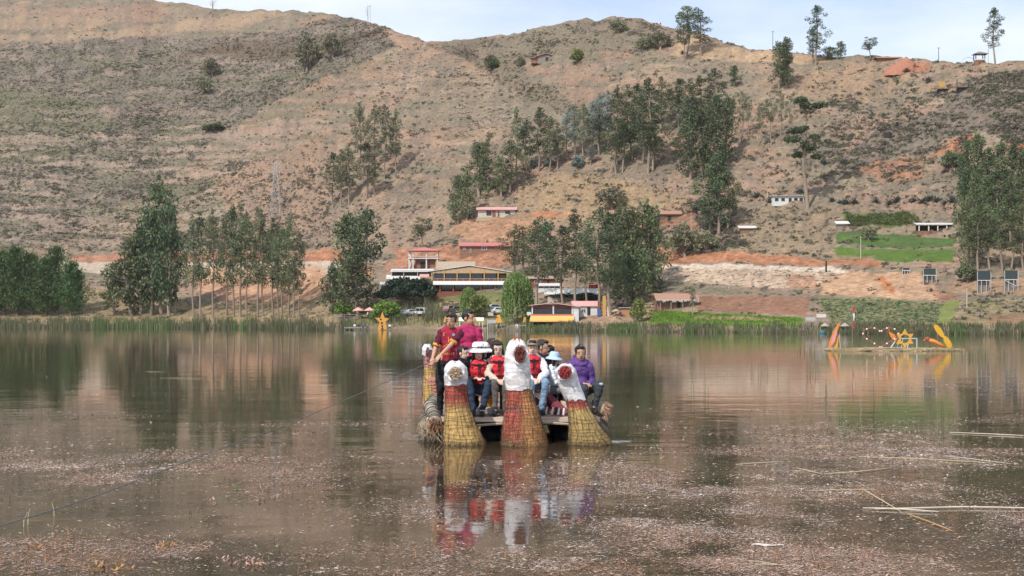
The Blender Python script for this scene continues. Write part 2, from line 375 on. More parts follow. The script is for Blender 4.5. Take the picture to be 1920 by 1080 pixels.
# ------------------------------------------------------------------ lake
def lake_material():
    m = bpy.data.materials.new('lake_water'); m.use_nodes = True; n = m.node_tree.nodes; l = m.node_tree.links; p = n['Principled BSDF']
    t = n.new('ShaderNodeTexCoord')
    def noise(sx, sy, sc, det=3, rough=.5):
        mp_ = n.new('ShaderNodeMapping'); mp_.inputs['Scale'].default_value = (sx, sy, 1); x = n.new('ShaderNodeTexNoise')
        x.inputs['Scale'].default_value = sc; x.inputs['Detail'].default_value = det; x.inputs['Roughness'].default_value = rough
        l.new(t.outputs['Object'], mp_.inputs[0]); l.new(mp_.outputs[0], x.inputs[0]); return x.outputs[0]
    w = noise(.35, 1, .55, 5, .6); c = n.new('ShaderNodeValToRGB'); e = c.color_ramp.elements
    e[0].position = .40; e[0].color = (.034, .025, .014, 1); e[1].position = .66; e[1].color = (.105, .070, .046, 1)
    l.new(w, c.inputs[0])
    at_ = n.new('ShaderNodeAttribute'); at_.attribute_name = 'Col'; fn = noise(.5, 1, 9, 6, .7)       # matted weed just under the surface
    m1 = n.new('ShaderNodeMath'); m1.operation = 'MULTIPLY_ADD'; m1.inputs[1].default_value = 1.6; m1.inputs[2].default_value = -.55; l.new(fn, m1.inputs[0])
    sx_ = n.new('ShaderNodeSeparateColor'); l.new(at_.outputs[0], sx_.inputs[0]); m2 = n.new('ShaderNodeMath'); m2.operation = 'MULTIPLY'; m2.use_clamp = True; l.new(sx_.outputs[0], m2.inputs[0]); l.new(m1.outputs[0], m2.inputs[1])
    mxx = n.new('ShaderNodeMix'); mxx.data_type = 'RGBA'; l.new(m2.outputs[0], mxx.inputs[0]); l.new(c.outputs[0], mxx.inputs[6]); mxx.inputs[7].default_value = (.30, .205, .17, 1); l.new(mxx.outputs[2], p.inputs['Base Color'])
    ro = n.new('ShaderNodeMapRange'); ro.inputs[3].default_value = .045; ro.inputs[4].default_value = .20; l.new(m2.outputs[0], ro.inputs[0]); l.new(ro.outputs[0], p.inputs['Roughness'])
    p.inputs['IOR'].default_value = 1.45; p.inputs['Specular IOR Level'].default_value = .6
    a = noise(.55, 1, 2.6, 2, .45); b = noise(.6, 1, .6, 2, .5); g = noise(.1, .1, .5, 2, .5)
    ad = n.new('ShaderNodeMath'); ad.operation = 'MULTIPLY_ADD'; ad.inputs[1].default_value = 2.2; l.new(b, ad.inputs[0]); l.new(a, ad.inputs[2])
    mr = n.new('ShaderNodeMapRange'); mr.inputs[1].default_value = .35; mr.inputs[2].default_value = .65; mr.inputs[3].default_value = .35; mr.inputs[4].default_value = 1.3
    l.new(g, mr.inputs[0])
    ml = n.new('ShaderNodeMath'); ml.operation = 'MULTIPLY'; l.new(ad.outputs[0], ml.inputs[0]); l.new(mr.outputs[0], ml.inputs[1])
    bu = n.new('ShaderNodeBump'); bu.inputs['Strength'].default_value = 1.0; bu.inputs['Distance'].default_value = WATER_BUMP
    l.new(ml.outputs[0], bu.inputs['Height']); l.new(bu.outputs[0], p.inputs['Normal'])
    return m
WATER_BUMP = .0042
LAKE_ROWS = 6.0*(445/6.0)**(np.arange(230)/229.0)
LAKE_COLS = np.concatenate([np.linspace(-9000, -200, 12)[:-1], np.arange(-200, 2130, 14), np.linspace(2130, 11000, 12)[1:]])
# ------------------------------------------------------------------ trees: trunk and crown, a few dozen shapes shared by the copies
m_bark = mat('eucalyptus_bark', (.27, .205, .155), rough=.9, var=.45, scale=3, bump=.5, stretch=(3, 3, .6), bdist=.05)
m_leaf = mat('eucalyptus_leaf', (.06, .08, .045), rough=.6, var=.35, scale=.9, bump=0, attr='Col', spec=.25, trans=.22, objrand=.45)
def leaf_quads(P, size, rnd, base, jit=.35, droop=.0, up=None, aspect=.55, lay=1.0):
    """leaf-sized bent quads at the points P"""
    n = len(P); d = rnd.normal(size=(n, 3)); d[:, 2] -= droop; d[:, 2] *= lay
    if up is not None: d = d*.55+up
    d /= np.linalg.norm(d, axis=1, keepdims=True)+1e-9
    e = rnd.normal(size=(n, 3)); e[:, 2] *= lay; e -= d*(e*d).sum(1, keepdims=True); e /= np.linalg.norm(e, axis=1, keepdims=True)+1e-9
    sz = (np.asarray(size)*rnd.uniform(.6, 1.35, n))[:, None]
    v = np.stack([P-d*sz, P+e*sz*aspect, P+d*sz, P-e*sz*aspect], 1).reshape(-1, 3)
    f = np.arange(4*n).reshape(n, 4)
    c = np.array(base)[None, :]*(1+rnd.uniform(-jit, jit, (n, 1))); c = c*(1+rnd.uniform(-.12, .12, (n, 3)))
    return v, f, np.repeat(np.clip(c, .004, .6), 4, 0)
def crown_pts(clumps, n, rnd):
    """points filling the clumps' shells: list of (centre, radii)"""
    w = np.array([r[0]*r[1]*r[2] for c, r in clumps])**.66; w /= w.sum(); k = rnd.choice(len(clumps), n, p=w)
    cc = np.array([c for c, r in clumps])[k]; rr = np.array([r for c, r in clumps])[k]
    d = rnd.normal(size=(n, 3)); d /= np.linalg.norm(d, axis=1, keepdims=True)
    return cc+d*rr*(rnd.uniform(.15, 1, (n, 1))**.45), k
LEAF = {'dark': (.096, .124, .062), 'euca': (.138, .164, .080), 'pale': (.18, .205, .105), 'blue': (.23, .29, .26), 'pine': (.105, .165, .062),
        'willow': (.19, .235, .075), 'lime': (.19, .25, .05), 'fig': (.036, .058, .034), 'yellow': (.25, .26, .09), 'dry': (.21, .20, .12)}
def make_tree(kind, seed, tone):
    """one unit high, crown about 1 wide at the widest: returns (trunk mesh, crown mesh)"""
    r = np.random.default_rng(seed); rr = random.Random(seed); mb = MB(); cl = []
    q = {'tall': 4.2, 'top': 2.6, 'sparse': 3.2, 'dense': 2.4, 'broad': 1.7, 'umbrella': 2.4, 'bush': .85, 'spread': .55, 'willow': 1.7, 'conifer': 2.0, 'bare': 1.5}[kind]   # height over width
    lean = rr.uniform(-.09, .09)
    def axis(z): return Vector((lean*math.sin(z*3)+.03*math.sin(z*9+seed), .04*math.cos(z*7+seed), z*q))
    def limb(z, ang, ln, up, r0):
        a = axis(z); b = a+Vector((math.cos(ang)*ln*.55, math.sin(ang)*ln*.55, up*.35)); c = a+Vector((math.cos(ang)*ln, math.sin(ang)*ln, up))
        mb.tube([a, b, c], [r0, r0*.7, r0*.3], 4, False); return c
    def trunk():
        for i, p in enumerate(mb.v): mb.v[i] = (p[0], p[1], p[2]/q)
        return mb.mesh('trunk', m_bark, True)
    def crown(v, f, c):
        v = v.copy(); v[:, 2] /= q
        return mesh_np('crown', v, f, m_leaf, c)
    if kind in ('tall', 'top', 'sparse', 'dense', 'broad', 'umbrella'):
        r0 = {'tall': .036, 'top': .030, 'sparse': .032, 'dense': .040, 'broad': .042, 'umbrella': .040}[kind]
        mb.tube([axis(z) for z in (-.06, 0, .2, .4, .6, .8, .96)], [r0*1.3, r0*1.15, r0, r0*.85, r0*.65, r0*.42, r0*.15], 7, False)
        lo, nc, n, rk = {'tall': (.30, 32, 2700, .165), 'top': (.50, 20, 2000, .17), 'sparse': (.42, 16, 1000, .14), 'dense': (.08, 42, 3000, .155), 'broad': (.10, 36, 2800, .150), 'umbrella': (.40, 15, 2200, .155)}[kind]
        for i in range(nc):
            t = (i+.5)/nc; z = lo+(1-lo)*(t**.9)*.96; a = i*2.4+rr.uniform(-.5, .5)
            if kind == 'dense': pr = (1-t)**.60*.95+.10
            elif kind == 'broad': pr = math.sin(math.pi*min(1, t*.80+.22))**.6
            elif kind == 'tall': pr = (.45+.55*math.sin(math.pi*min(1, t*.9+.1)))*(1 if t < .75 else (1-t)*3+.25)
            elif kind == 'umbrella': pr = .95 if t > .5 else .75
            else: pr = .55+.4*math.sin(math.pi*t)
            if kind == 'umbrella' and t > .5: z = .90+.06*rr.random()
            ln = .44*pr*rr.uniform(.25, 1.08); rad = rk*rr.uniform(.6, 1.3)*(.6 if t > .92 else 1)
            c = limb(max(.03, z-.05-.05*ln/q), a, ln, .22*rr.uniform(.4, 1.3), r0*.30)
            cl.append((tuple(c), (rad, rad, rad*(rr.uniform(.75, 1.5) if kind != 'umbrella' else .42))))
        cl.append((tuple(axis(.96)), (.09, .09, .12)))
        droop, size = .8, .034
    elif kind == 'conifer':
        mb.tube([axis(z) for z in (-.05, 0, .5, .95)], [.03, .026, .016, .003], 6, False); P = []; up = []
        for i in range(210):      # feathery boughs that sweep up and out
            t = rr.random()**1.05; z = (.05+.90*t)*q; a = i*2.4; ln = (.58*(1-t)**.55+.05)*rr.uniform(.45, 1.15)
            for k in range(20):
                e = (k+1)/20; dr = ln*e; zz_ = z+ln*(.15*e+.75*e*e); P.append((dr*math.cos(a)+r.normal()*.035, dr*math.sin(a)+r.normal()*.035, min(zz_+r.normal()*.04, q*1.02)))
                up.append((math.cos(a)*.9, math.sin(a)*.9, .4+1.2*e))
        v, f, c = leaf_quads(np.array(P), .045, r, LEAF[tone], .5, up=np.array(up), aspect=.26)
        return trunk(), crown(v, f, c)
    elif kind == 'willow':
        mb.tube([axis(z) for z in (-.05, 0, .2, .5, .75)], [.035, .03, .026, .018, .006], 6, False); P = []
        for i in range(460):
            a = r.random()*6.283; w_ = r.random()**.5; rad = .46*w_; top = .62+.36*math.sqrt(max(0, 1-w_*w_))*(.80+.25*r.random()); ln = (.32+.50*r.random())*(.55+.6*w_)
            for k in range(22):
                z = top-ln*k/21.
                if z < .07+.06*math.sin(a*3): break
                P.append((rad*math.cos(a)*(1+.12*k/19)+r.normal()*.015, rad*math.sin(a)*(1+.12*k/19)+r.normal()*.015, z*q))
        v, f, c = leaf_quads(np.array(P), .042, r, LEAF[tone], .45, droop=2.2, aspect=.38)
        return trunk(), crown(v, f, c)
    elif kind == 'bush':
        n0 = 1000 if tone == 'dry' else 2000; mb.tube([axis(z) for z in (-.1, 0, .3, .6)], [.05, .045, .03, .01], 6, False); n = n0; size = .045; droop = .1
        for i in range(22):
            a = i*2.4; w_ = math.sqrt((i+.5)/22); z = .14+.64*math.sqrt(max(0, 1-w_*w_))*rr.uniform(.6, 1.2)
            c = limb(.1, a, .38*w_, (z-.1)*q, .012); rd = rr.uniform(.10, .19); cl.append((tuple(c), (rd, rd, rd*rr.uniform(.8, 1.3))))
    elif kind == 'spread':
        mb.tube([axis(z) for z in (-.1, 0, .25, .5)], [.06, .05, .04, .02], 6, False); n = 4200; size = .030; droop = .0
        for i in range(40):
            a = i*2.4; w_ = math.sqrt((i+.5)/40); z = .22+.70*math.sqrt(max(0, 1-w_*w_*.8))*rr.uniform(.35, 1.08)
            c = limb(.2, a, .46*w_, (z-.2)*q, .012); cl.append((tuple(c), (.11, .11, .075)))
    elif kind == 'bare':
        mb.tube([axis(z) for z in (-.1, 0, .35, .7, 1)], [.05, .045, .03, .018, .005], 5, False)
        for i in range(18):
            c = limb(.25+.04*i, i*2.4, rr.uniform(.15, .45), rr.uniform(.12, .4), .014); cl.append((tuple(c), (.06, .06, .06)))
        n = 60; size = .02; droop = 0
    P, kk = crown_pts(cl, n, r); v, f, c = leaf_quads(P, size, r, LEAF[tone], .38, droop=droop)
    c = c*np.repeat(r.uniform(.72, 1.30, len(cl))[kk], 4)[:, None]      # young and old boughs differ in tone
    return trunk(), crown(v, f, c)
TREES = {}
def plant(kind, tone, u, vb, vt, wpx, label, cat='tree', name='eucalyptus_tree', group=None, var=0, uvtop=None):
    key = (kind, tone, var)
    if key not in TREES: TREES[key] = make_tree(kind, len(TREES)*13+5, tone)
    p = ground(u, vb); h = (vb-vt)*p.y/F; w = wpx*p.y/F
    t = thing(name, label, cat, p, R.uniform(0, 6.28), group)
    wf = w/.95; t.scale = (wf, wf, h)
    for nm, me in zip(('trunk', 'crown'), TREES[key]):
        o = link(nm, me, t)
    return t
EUC = 'eucalyptuses on the slope'
ORD = ['first', 'second', 'third', 'fourth', 'fifth', 'sixth', 'seventh', 'eighth', 'ninth', 'tenth', 'eleventh', 'twelfth', 'thirteenth', 'fourteenth', 'fifteenth', 'sixteenth', 'seventeenth', 'eighteenth', 'nineteenth', 'twentieth', 'twenty-first', 'twenty-second', 'twenty-third', 'twenty-fourth', 'twenty-fifth', 'twenty-sixth']
def grove(rows, labelfmt, group, name='eucalyptus_tree', cat='tree', vary=3):
    """trees of one grove, told apart by their order from left to right; rows: (u, base, top, width, kind, tone)"""
    rows = sorted(rows, key=lambda q: q[0])
    for i, (u, vb, vt, w, kind, tone) in enumerate(rows):
        plant(kind, tone, u, vb, vt, w, labelfmt % ORD[i], cat, name, group, var=i % vary)
grove([(-22,592,474,92,'conifer','pine'),(6,590,470,86,'conifer','pine'),(31,593,462,90,'conifer','pine'),(58,590,474,84,'conifer','pine'),(84,592,484,82,'conifer','pine'),(106,590,460,74,'conifer','pine'),(134,592,490,66,'conifer','pine'),(146,588,506,44,'conifer','pine')],
      'dense dark conifer, %s from the left in the clump on the left shore', 'conifers on the left shore', 'conifer_tree')
grove([(214,590,496,56,'broad','euca'),(243,592,452,84,'broad','euca'),(262,590,432,80,'broad','euca'),(284,592,402,70,'broad','dark'),(300,590,336,84,'dense','euca'),(318,594,388,62,'broad','dark'),(330,590,430,46,'tall','euca')],
      'big bushy eucalyptus, %s from the left in the tall clump beside the conifers', 'bushy eucalyptuses by the left shore')
grove([(362,592,402,44,'tall','euca'),(376,594,392,48,'tall','dark'),(400,595,384,42,'tall','euca'),(425,592,396,44,'tall','euca'),(438,595,381,46,'tall','dark'),(452,594,378,52,'tall','euca'),(463,596,390,40,'tall','euca'),(482,595,384,46,'tall','pale'),
       (492,592,400,38,'tall','euca'),(510,596,404,46,'tall','dark'),(521,594,412,40,'tall','euca'),(529,596,424,40,'tall','dark'),(541,594,398,48,'tall','euca'),(551,596,430,38,'tall','euca'),(560,594,434,30,'tall','dark')],
      'slender bare-trunked eucalyptus, %s from the left in the lakeside row below the pylon', 'slender eucalyptuses in the lakeside row', vary=4)
plant('dense', 'euca', 648, 582, 402, 92, 'dense pointed eucalyptus beside the white-roofed annex', group=EUC)
plant('top', 'dark', 690, 580, 400, 84, 'eucalyptus with outspread upper branches beside the annex', group=EUC)
plant('dense', 'dark', 672, 592, 478, 86, 'low dark eucalyptus in front of the outspread one near the annex', group=EUC)
plant('broad', 'dark', 624, 590, 500, 50, 'low eucalyptus left of the pointed one, above the lime bush', group=EUC)
plant('top', 'euca', 793, 468, 405, 44, 'single small eucalyptus above the pink-roofed lookout tower', group=EUC)
grove([(624,384,276,42,'tall','dark'),(640,383,272,36,'tall','euca'),(655,380,262,40,'tall','euca'),(688,374,264,50,'tall','dark'),(702,368,290,26,'tall','euca'),(675,312,184,38,'tall','euca'),(702,318,190,34,'tall','euca'),(722,330,187,40,'tall','dark'),(742,322,198,28,'tall','euca')],
      'eucalyptus, %s from the left in the lone clump on the open left slope', 'eucalyptuses in the lone clump on the slope', vary=4)
grove([(858,413,320,42,'dense','euca'),(876,408,316,46,'dense','pale'),(899,362,262,64,'dense','euca'),(914,360,242,34,'tall','euca'),(940,362,296,42,'broad','pale'),(958,352,252,56,'tall','euca'),(969,330,194,34,'tall','euca'),(986,322,214,36,'tall','dark'),(1010,318,194,52,'tall','dark'),(1031,318,212,44,'tall','euca'),(1046,312,222,36,'tall','euca')],
      'eucalyptus, %s from the left in the line climbing from the pale pink-roofed house', 'eucalyptuses climbing from the pink-roofed house')
grove([(1064,296,206,30,'tall','blue'),(1078,292,198,34,'tall','blue'),(1094,298,190,38,'tall','pale'),(1110,290,184,36,'tall','blue'),(1126,284,172,36,'tall','blue'),(1140,282,166,36,'tall','blue'),(1085,310,286,30,'bush','blue'),(1108,306,272,26,'tall','blue'),(1030,308,292,22,'bush','blue')],
      'blue-grey young eucalyptus, %s from the left in the pale patch mid slope', 'blue-grey young eucalyptuses')
grove([(1122,288,200,42,'tall','euca'),(1158,280,158,46,'tall','dark'),(1176,262,152,42,'tall','euca'),(1196,258,150,44,'tall','dark'),(1155,324,214,54,'tall','euca'),(1168,322,226,46,'tall','dark'),(1218,322,140,70,'tall','dark'),(1226,318,200,56,'tall','euca'),(1240,240,146,44,'tall','euca'),(1184,300,190,50,'tall','euca'),(1206,300,180,48,'tall','dark'),(1255,250,160,40,'tall','euca')],
      'tall eucalyptus, %s from the left in the wood right of the blue-grey trees', 'eucalyptuses of the middle wood')
grove([(1272,240,148,42,'tall','dark'),(1292,238,150,44,'tall','euca'),(1312,228,138,46,'tall','dark'),(1342,226,124,50,'tall','dark'),(1296,334,176,66,'dense','dark'),(1318,322,190,58,'dense','euca'),(1340,318,172,66,'dense','dark'),(1364,302,172,54,'dense','euca'),(1274,316,250,40,'tall','euca'),(1330,438,296,64,'tall','euca'),(1350,436,284,66,'dense','dark'),(1366,432,318,52,'tall','euca'),(1391,264,166,36,'sparse','pale'),(1402,262,178,32,'sparse','pale')],
      'eucalyptus, %s from the left in the dark stand stepping down to the tile-roofed house', 'eucalyptuses of the dark stand')
plant('dense', 'dark', 1377, 166, 126, 28, 'small round dark eucalyptus alone below the bare ridge field', group=EUC)
plant('dense', 'euca', 1462, 168, 80, 46, 'fat eucalyptus of the pair standing alone below the ridge', group=EUC)
plant('dense', 'dark', 1474, 166, 70, 38, 'taller dark eucalyptus of the pair standing alone below the ridge', group=EUC)
grove([(1283,118,50,32,'top','dark'),(1290,104,12,52,'top','euca'),(1314,104,18,46,'tall','euca')], 'eucalyptus on the skyline, %s from the left of three by the bare field', 'eucalyptuses on the skyline')
plant('tall', 'dark', 1530, 118, 2, 42, 'tallest dark eucalyptus on the right skyline', group='eucalyptuses on the skyline')
plant('tall', 'euca', 1524, 116, 52, 30, 'shorter eucalyptus leaning on the tallest skyline tree', group='eucalyptuses on the skyline')
plant('broad', 'pale', 1556, 106, 82, 34, 'low pale bushy tree right of the tallest skyline tree', group='eucalyptuses on the skyline')
plant('broad', 'euca', 1576, 106, 75, 24, 'little upright tree beside the low pale bushy one on the skyline', group='eucalyptuses on the skyline')
plant('top', 'euca', 1632, 112, 70, 32, 'small airy eucalyptus on the skyline left of the red soil heap', group='eucalyptuses on the skyline')
plant('tall', 'dark', 1865, 116, 8, 40, 'lone eucalyptus on the skyline beside the ridge shelter', group='eucalyptuses on the skyline')
plant('umbrella', 'dark', 1512, 390, 182, 84, 'gaunt eucalyptus with flat tufts on a long bare trunk', group=EUC)
grove([(1430,274,186,30,'sparse','pale'),(1446,270,172,32,'sparse','euca'),(1464,272,172,28,'sparse','pale'),(1482,270,176,30,'sparse','euca'),(1424,268,200,24,'sparse','pale')],
      'thin sparse eucalyptus, %s from the left beside the gaunt flat-topped one', 'thin eucalyptuses on the right slope')
fr = []
for i, u in enumerate((1812,1832,1852,1876,1900,1922,1946)): fr.append((u, 410, 262-26*(i == 1)+6*(i % 3), 52, 'dense', 'euca' if i % 2 else 'dark'))
for i, u in enumerate((1806,1826,1846,1868,1890,1912,1936)): fr.append((u+4, 466, 318+9*(i % 3), 50, 'tall' if i > 2 else 'dense', 'euca' if i % 3 else 'dark'))
for i, u in enumerate((1814,1834,1856,1878,1898,1918,1940)): fr.append((u, 504+4*(i % 2), 372+10*((i*2) % 3), 50, 'dense' if i == 0 else 'tall', 'euca' if i % 2 else 'pale'))
grove(fr, 'eucalyptus, %s from the left in the dense wood at the right edge', 'eucalyptuses of the wood at the right edge')
plant('bush', 'euca', 1788, 318, 286, 46, 'low green tree at the upper corner of the dense wood', group=EUC)
plant('bush', 'pale', 1815, 526, 490, 46, 'pale green bush between the netted panels', 'bush', 'green_bush')
grove([(964,520,414,52,'tall','euca'),(980,516,418,54,'tall','euca'),(1008,573,408,66,'tall','euca'),(1026,520,412,58,'broad','dark'),(1054,571,420,58,'tall','dark'),(1079,571,388,60,'tall','dark'),(1099,573,430,50,'tall','euca'),(1125,592,383,70,'tall','dark'),(1143,591,394,66,'tall','dark'),(1162,560,392,60,'broad','euca'),(1184,562,396,84,'broad','euca'),(1210,552,384,78,'broad','euca'),(1228,530,404,50,'broad','pale'),(1170,575,470,60,'broad','euca'),(1203,570,470,60,'broad','euca')],
      'big eucalyptus, %s from the left in the group shading the lakeside buildings', 'eucalyptuses shading the lakeside buildings', vary=4)
plant('willow', 'willow', 970, 606, 508, 58, 'weeping willow on the shore beside the orange awning', 'tree', 'willow_tree')
plant('bush', 'lime', 725, 602, 560, 62, 'round lime-green bush behind the yellow star', 'bush', 'green_bush')
plant('bush', 'lime', 645, 596, 562, 42, 'lime-green bush left of the pink parasols', 'bush', 'green_bush')
plant('bush', 'willow', 897, 596, 545, 46, 'rounded light green tree behind the two standing men', 'tree', 'leafy_tree')
plant('willow', 'willow', 879, 596, 537, 32, 'slim light green tree behind the two standing men', 'tree', 'leafy_tree')
plant('spread', 'fig', 768, 574, 520, 104, 'dark spreading tree in front of the annex', 'tree', 'spreading_tree')
plant('bush', 'yellow', 1195, 604, 558, 34, 'yellowish thin tree left of the adobe hut', 'tree', 'leafy_tree')
plant('bush', 'fig', 1050, 563, 549, 62, 'dark clipped bush at left under the long grey roof', 'bush', 'green_bush')
plant('bush', 'fig', 1096, 563, 548, 60, 'dark clipped bush at right under the long grey roof', 'bush', 'green_bush')
plant('tall', 'dry', 1299, 590, 536, 18, 'small thin tree in front of the adobe hut', 'tree', 'leafy_tree')
for u, vb, vt, w, tone, lb in [(578,132,62,58,'dry','hazy green tree under the rock ledge on the left hill'),(625,108,58,46,'dry','green tree at the right end of the rock ledge'),(398,140,104,40,'dry','small tree below the middle of the rock ledge'),(380,176,140,34,'dry','dark small tree low on the upper left hill'),
        (402,248,232,44,'dark','dark rounded bush on the terraced left slope'),(922,128,98,34,'dry','greyish tree left of the old house in the hollow'),(926,128,112,24,'dark','dark bush left of the old house in the hollow'),(1083,120,92,30,'willow','green bush right of the old house in the hollow'),(975,122,104,24,'dry','bush touching the old house in the hollow'),
        (1205,92,64,40,'dry','olive bush below the crest of the middle hill'),(1240,92,56,50,'dry','olive bush beside the bare field on the crest'),(1160,64,40,40,'dry','olive thicket tree on top of the middle hill'),(1628,452,424,38,'dry','hazy tree in the green field'),(1000,312,296,16,'blue','blue-green shrub under the mid-slope trees'),(1150,388,346,70,'dry','olive bush above the tile-roofed house'),(1285,480,410,66,'dry','grey leafless thicket above the red cut'),(1325,470,430,50,'dry','thorny grey bush right of the thicket above the red cut')]:
    plant('bush', tone, u, vb, vt, w, lb, 'bush', 'wild_bush', 'wild bushes on the hills', var=len(lb) % 3)
for u, vb, vt, w, lb in [(398,14,-4,26,'leafless shrub on the left skyline at the frame top'),(690,44,10,12,'dead stalk on the left crest'),(770,362,322,22,'dead leaning stump of a tree on the slope')]:
    plant('bare', 'dry', u, vb, vt, w, lb, 'tree', 'bare_tree', var=1)
# agaves: rosettes of thick leaves
def agave_mesh(seed):
    r = random.Random(seed); mb = MB()
    for k in range(22):
        a = k*2.4; el = .25+1.1*(k/22); L = r.uniform(.8, 1.1); d = Vector((math.cos(a)*math.cos(el), math.sin(a)*math.cos(el), math.sin(el))); sd = Vector((-math.sin(a), math.cos(a), 0))*.11
        mid = d*L*.5+Vector((0, 0, .05)); tip = d*L
        mb.add([sd*.6, -sd*.6, mid-sd, tip, mid+sd, mid+Vector((0, 0, -.08))], [(0, 1, 2, 4), (2, 3, 4), (0, 4, 5), (5, 2, 1), (4, 3, 5), (2, 5, 3)])
    return mb.mesh('agave_plant', mat('agave_leaf', (.085, .115, .105), rough=.6, var=.3, scale=4, objrand=.3))
AG = [agave_mesh(i) for i in range(3)]
ags = [(1575,380),(1585,384),(1602,380),(1642,380),(1668,381),(1682,378),(1712,382),(1728,384),(1742,381),(1756,384),(1772,385),(1786,384),(1420,366),(1445,380),(1280,100),(1545,300),(1584,298),(1500,360),(1305,392),(1322,396),(1355,420),(1375,428),(1560,378),(1740,100+52),(1680,136),(1700,137)]
for i, (u, v) in enumerate(sorted(ags)):
    p = ground(u, v); o = link('agave_plant', AG[i % 3], None, p-Vector((0, 0, .1))); k = R.uniform(1.3, 2.1); o.scale = (k*1.15, k*1.15, k); o.rotation_euler = (0, 0, R.uniform(0, 6))
    tag(o, 'blue-green agave, %s from the left of those dotted over the right slope' % ORD[i], 'plant', 'agaves on the right slope')

# ------------------------------------------------------------------ scrub, rocks, crops, reeds, water weeds: what nobody could count
def scatter(name, label, pts, sizes, cols, m, nq, seed, flat=.6, droop=0, asp=.6, leaf=.5):
    r = np.random.default_rng(seed); n = len(pts)
    d = r.normal(size=(n, nq, 3)); d /= np.linalg.norm(d, axis=2, keepdims=True); d *= r.uniform(.25, 1, (n, nq, 1))**.5
    d[:, :, 2] = np.abs(d[:, :, 2])*flat
    P = (pts[:, None, :]+d*sizes[:, None, None]).reshape(-1, 3); sz = np.repeat(sizes, nq)*leaf
    v, f, c = leaf_quads(P, sz, r, (1, 1, 1), .3, droop=droop, aspect=asp, lay=.6)
    c = c*np.repeat(np.repeat(cols, nq, 0), 4, 0)
    o = link(name, mesh_np(name, v, f, m, np.clip(c, .004, .6))); return tag(o, label, kind='stuff')
m_scrub = mat('scrub_leaf', (1, 1, 1), rough=.85, var=.2, scale=1, bump=0, attr='Col', spec=.1, trans=.45)
NS = 175000
su = rng.uniform(-550, 2450, NS); sv = rng.uniform(-30, 600, NS); rv = np.interp(su, ucol, vr)
dens = .10+0*su
big = inpoly(su, sv, Z_SCRUB_L); dens = np.where(big, 1.3, dens); dens = np.where(inpoly(su, sv, Z_SCRUB_R), .9, dens); dens = np.where(inpoly(su, sv, Z_HILL2), .5, dens)
dens = np.where((su < 620) & (sv > 300) & (sv < 470), .7, dens)
dens = np.where(inpoly(su, sv, [(1480,200),(1830,150),(1830,300),(1500,330)]), .40, dens)
dens = np.where(inpoly(su, sv, [(1230,380),(1330,370),(1420,480),(1240,476)]), .75, dens)
cl_ = .5*fbm(su/34, sv/11, 81)+.5*fbm(su/95, sv/6+su/300, 47); dens = dens*sm(.36, .60, cl_)*1.5+dens*.28
php = sv/23+fbm(su/130, sv/60, 9)*3; hedge = np.exp(-((((php+.5) % 1)-.5)/.075)**2)*sm(700, 520, su)*sm(90, 130, sv)*(1-sm(440, 470, sv))*sm(.42, .56, fbm(su/45, sv/20, 85))
dens = np.clip(dens, 0, 1)*(1-.5*hedge)+1.0*hedge                         # scrub grows thickest along the terrace edges
for rid, poly, c, k, z in REGS:
    if rid in (R_ROAD, R_PLOUGH, R_GREEN, R_CROP, R_SOIL, R_GRAVEL, R_CUT): dens = np.where(inpoly(su, sv, poly), .006 if rid != R_SOIL else .02, dens)
    elif rid == R_BANK: dens = np.where(inpoly(su, sv, poly), .22, dens)
dens = np.where(inpoly(su, sv, [(1250,100),(1290,75),(1420,92),(1570,108),(1500,118),(1330,112)]), .02, dens)
keep = (rng.random(NS) < dens) & (sv > rv-1); su, sv = su[keep], sv[keep]
pts = np.array([ground(a, b) for a, b in zip(su, sv)])
szs = (rng.uniform(.3, 1.0, len(su))*np.where(sv > 480, .75, 1.0))*np.where(fbm(su/34, sv/11, 81) > .55, 1.25, .85)
pal = np.array([(.36,.30,.245),(.41,.345,.285),(.31,.30,.19),(.26,.275,.175),(.45,.36,.27),(.34,.31,.27)])
ci = rng.integers(0, len(pal), len(su)); oli = fbm(su/60, sv/25, 83) > .56; ci = np.where(oli & (rng.random(len(su)) < .6), 2+rng.integers(0, 2, len(su)), ci)
scatter('hillside_scrub', 'grey and olive scrub covering the hillsides', pts, szs, pal[ci]*rng.uniform(.75, 1.25, (len(su), 1)), m_scrub, 11, 3, flat=.6, leaf=.40)
# rocks
ru = np.concatenate([rng.normal(800, 38, 160), rng.normal(905, 45, 150), rng.normal(700, 120, 140), rng.uniform(560, 700, 120), rng.uniform(1230, 1560, 260)])
rvv = np.concatenate([rng.normal(130, 13, 160), rng.normal(222, 10, 150), rng.normal(180, 60, 140), rng.uniform(60, 100, 120), rng.uniform(504, 532, 260)])
ok = rvv > np.interp(ru, ucol, vr)+4; ru, rvv = ru[ok], rvv[ok]; rp = np.array([ground(a, b) for a, b in zip(ru, rvv)])
ico = np.array([(0,0,1),(.9,0,.2),(.28,.85,.3),(-.72,.53,.2),(-.72,-.53,.3),(.28,-.85,.2),(0,0,-.6)]); icf = np.array([(0,1,2),(0,2,3),(0,3,4),(0,4,5),(0,5,1),(6,2,1),(6,3,2),(6,4,3),(6,5,4),(6,1,5)])
n = len(ru); sc = rng.uniform(.15, .75, (n, 1, 1))*np.where(ru > 1220, .55, 1)[:, None, None]; vv = (ico[None]*rng.uniform(.6, 1.4, (n, 7, 3))*sc*np.array([1.3, 1, .7])+rp[:, None, :]).reshape(-1, 3)
ff = (icf[None]+7*np.arange(n)[:, None, None]).reshape(-1, 3)
tag(link('hillside_rocks', mesh_np('hillside_rocks', vv, ff, mat('grey_rock', (.27, .235, .205), rough=.9, var=.4, scale=2, bump=.5, bdist=.1))), 'grey rocks breaking through the slope and the embankment', kind='stuff')
